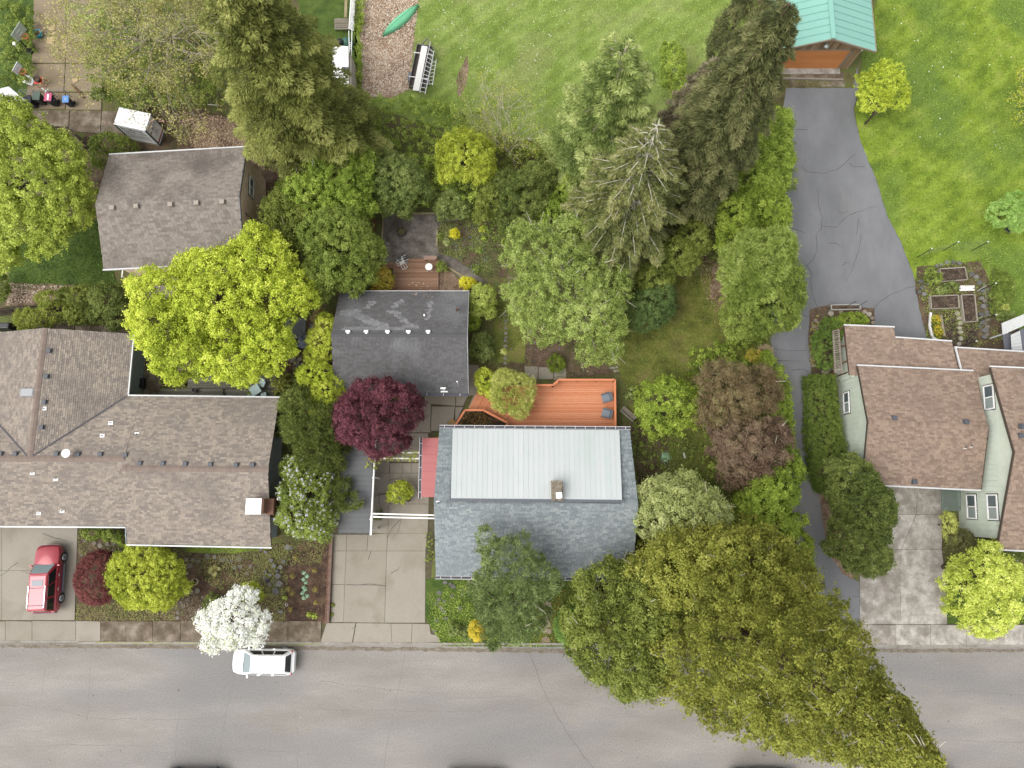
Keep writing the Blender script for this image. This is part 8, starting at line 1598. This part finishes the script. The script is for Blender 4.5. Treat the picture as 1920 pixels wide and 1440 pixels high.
# lattice gable building
t = thing('lattice_pavilion', 'small pavilion with white lattice gables at the frame edge', 'pavilion', tuple(at(1905, 640)))
M_lat = plain('lattice_white', (206, 208, 206), .6, k=1.3)
def lattice(quad_, n1, n2):
    A, B, C_, D = quad_
    s = MB(); s.hexa([p - Vector((0, 0, .05)) for p in quad_] + [p - Vector((0, 0, .02)) for p in quad_]); s.build('backing_panel', P_trim, t)
    s = MB()
    for i in range(n1): u = (i + .5) / n1; s.beam(A.lerp(B, u), D.lerp(C_, u), .045, .02)
    for i in range(n2): u = (i + .5) / n2; s.beam(A.lerp(D, u) + Vector((0, 0, .015)), B.lerp(C_, u) + Vector((0, 0, .015)), .045, .02)
    s.build('lattice', M_lat, t, kind='stuff')
lattice([at(1880, 628, 2.0), at(1878, 606, 2.4), at(1930, 585, 2.4), at(1930, 606, 2.0)][::-1], 16, 8); lattice([at(1897, 664, 2.0), at(1895, 628, 2.2), at(1912, 620, 2.2), at(1918, 664, 2.0)][::-1], 6, 10)
s = MB(); s.prism(W2([(1880, 628), (1895, 625), (1898, 664), (1884, 658)], 1.6), 1.55, 1.6); s.build('side_roof', P_trim, t); s = MB(); s.prism(W2([(1912, 618), (1940, 610), (1940, 664), (1918, 664)], 1.6), 1.55, 1.6); s.build('side_roof', P_trim, t)
for q in ((1882, 626), (1897, 662), (1917, 662)): p = at(*q, 1.5); s = MB(); s.box(p.x - .05, p.x + .05, p.y - .05, p.y + .05, 0, 1.9); s.build('post', M_lat, t)
# oddments
t = thing('white_marker_post', 'white marker post leaning over the lane edge', 'post', tuple(at(1560, 1008))); s = MB(); s.tube(at(1553, 1003, .9), at(1566, 1010, .5), .045, .045, 8); s.build('tube', M_white, t); s = MB(); p = at(1564, 1009, .5); s.tube((p.x, p.y, 0), (p.x, p.y, .6), .03, .03, 6); s.build('stake', M_brownwood, t)
t = thing('lawn_mower', 'small black and white mower beside the feathery lawn shrub', 'mower', (0, 0, 0)); s = MB(); s.box(-.25, .25, -.3, .3, .12, .3); s.build('deck', M_black, t, bevel=.05); s = MB(); s.box(-.12, .12, -.1, .15, .3, .45); s.build('engine', M_white, t, bevel=.03); s = MB(); s.path([(-.2, -.28, .25), (-.2, -.9, .85), (.2, -.9, .85), (.2, -.28, .25)], [.015] * 4, 5); s.build('handle', M_steel, t)
for x in (-.28, .28):
    for y in (-.22, .22): s = MB(); s.tube((x - .03, y, .1), (x + .03, y, .1), .1, .1, 10); s.build('wheel', P_tyre, t)
p = at(1892, 427, .2); place(t, p.x, p.y, 0, math.radians(-50))
for i, (x, y, sz) in enumerate(((1150, 690, .22), (1156, 689, .18), (1145, 690, .16), (1153, 696, .2), (1158, 695, .16))): p = at(x, y); s = MB(); s.obox((p.x, p.y), sz, sz * .8, 0, .08, R.uniform(-.2, .2)); tag(s.build('white_block', G_kerb, bevel=.01), ('pale block at the deck corner, ' + ('middle one', 'north-east one', 'west one', 'south one', 'south-east one')[i]), 'block', 'pale blocks at the orange deck corner')
s = MB(); s.beam(at(1282, 848, .05), at(1284, 859, .05), .12, .05); tag(s.build('white_board', MATS['weathered_white']), 'small white board in the east garden weeds', 'board')
# courtyard edging: brick kerb along the dug bed
t = thing('brick_edging', None, None, tuple(at(616, 1090)), kind='structure'); a, b = at(620, 1012, 0), at(611, 1168, 0); L_ = (b - a).length; k = int(L_ / .22)
for i in range(k): c = a.lerp(b, (i + .5) / k); s = MB(); s.obox((c.x, c.y), .13, .205, 0, .2 + R.uniform(-.02, .02), math.atan2(b.y - a.y, b.x - a.x) + PI / 2, R.random()); s.build('brick', M_brick, t)
s = MB(); s.beam(at(622, 1004, .22), at(615, 1168, .22), .2, .22); s.build('timber_kerb', mat('redbrown_timber', [(132, 104, 92), (160, 134, 120)], s=3, fine=.12), t)
for x, y, r, lab in ((624, 1134, 6, 'northern mossy tuft against the timber kerb'), (623, 1152, 5, 'southern mossy tuft against the timber kerb')): clumpplant('moss_tuft', lab, (x, y), r, L_olive2, .12, 160, .07, .05, 'mossy tufts on the driveway')
print('TRI', TRIS[0])
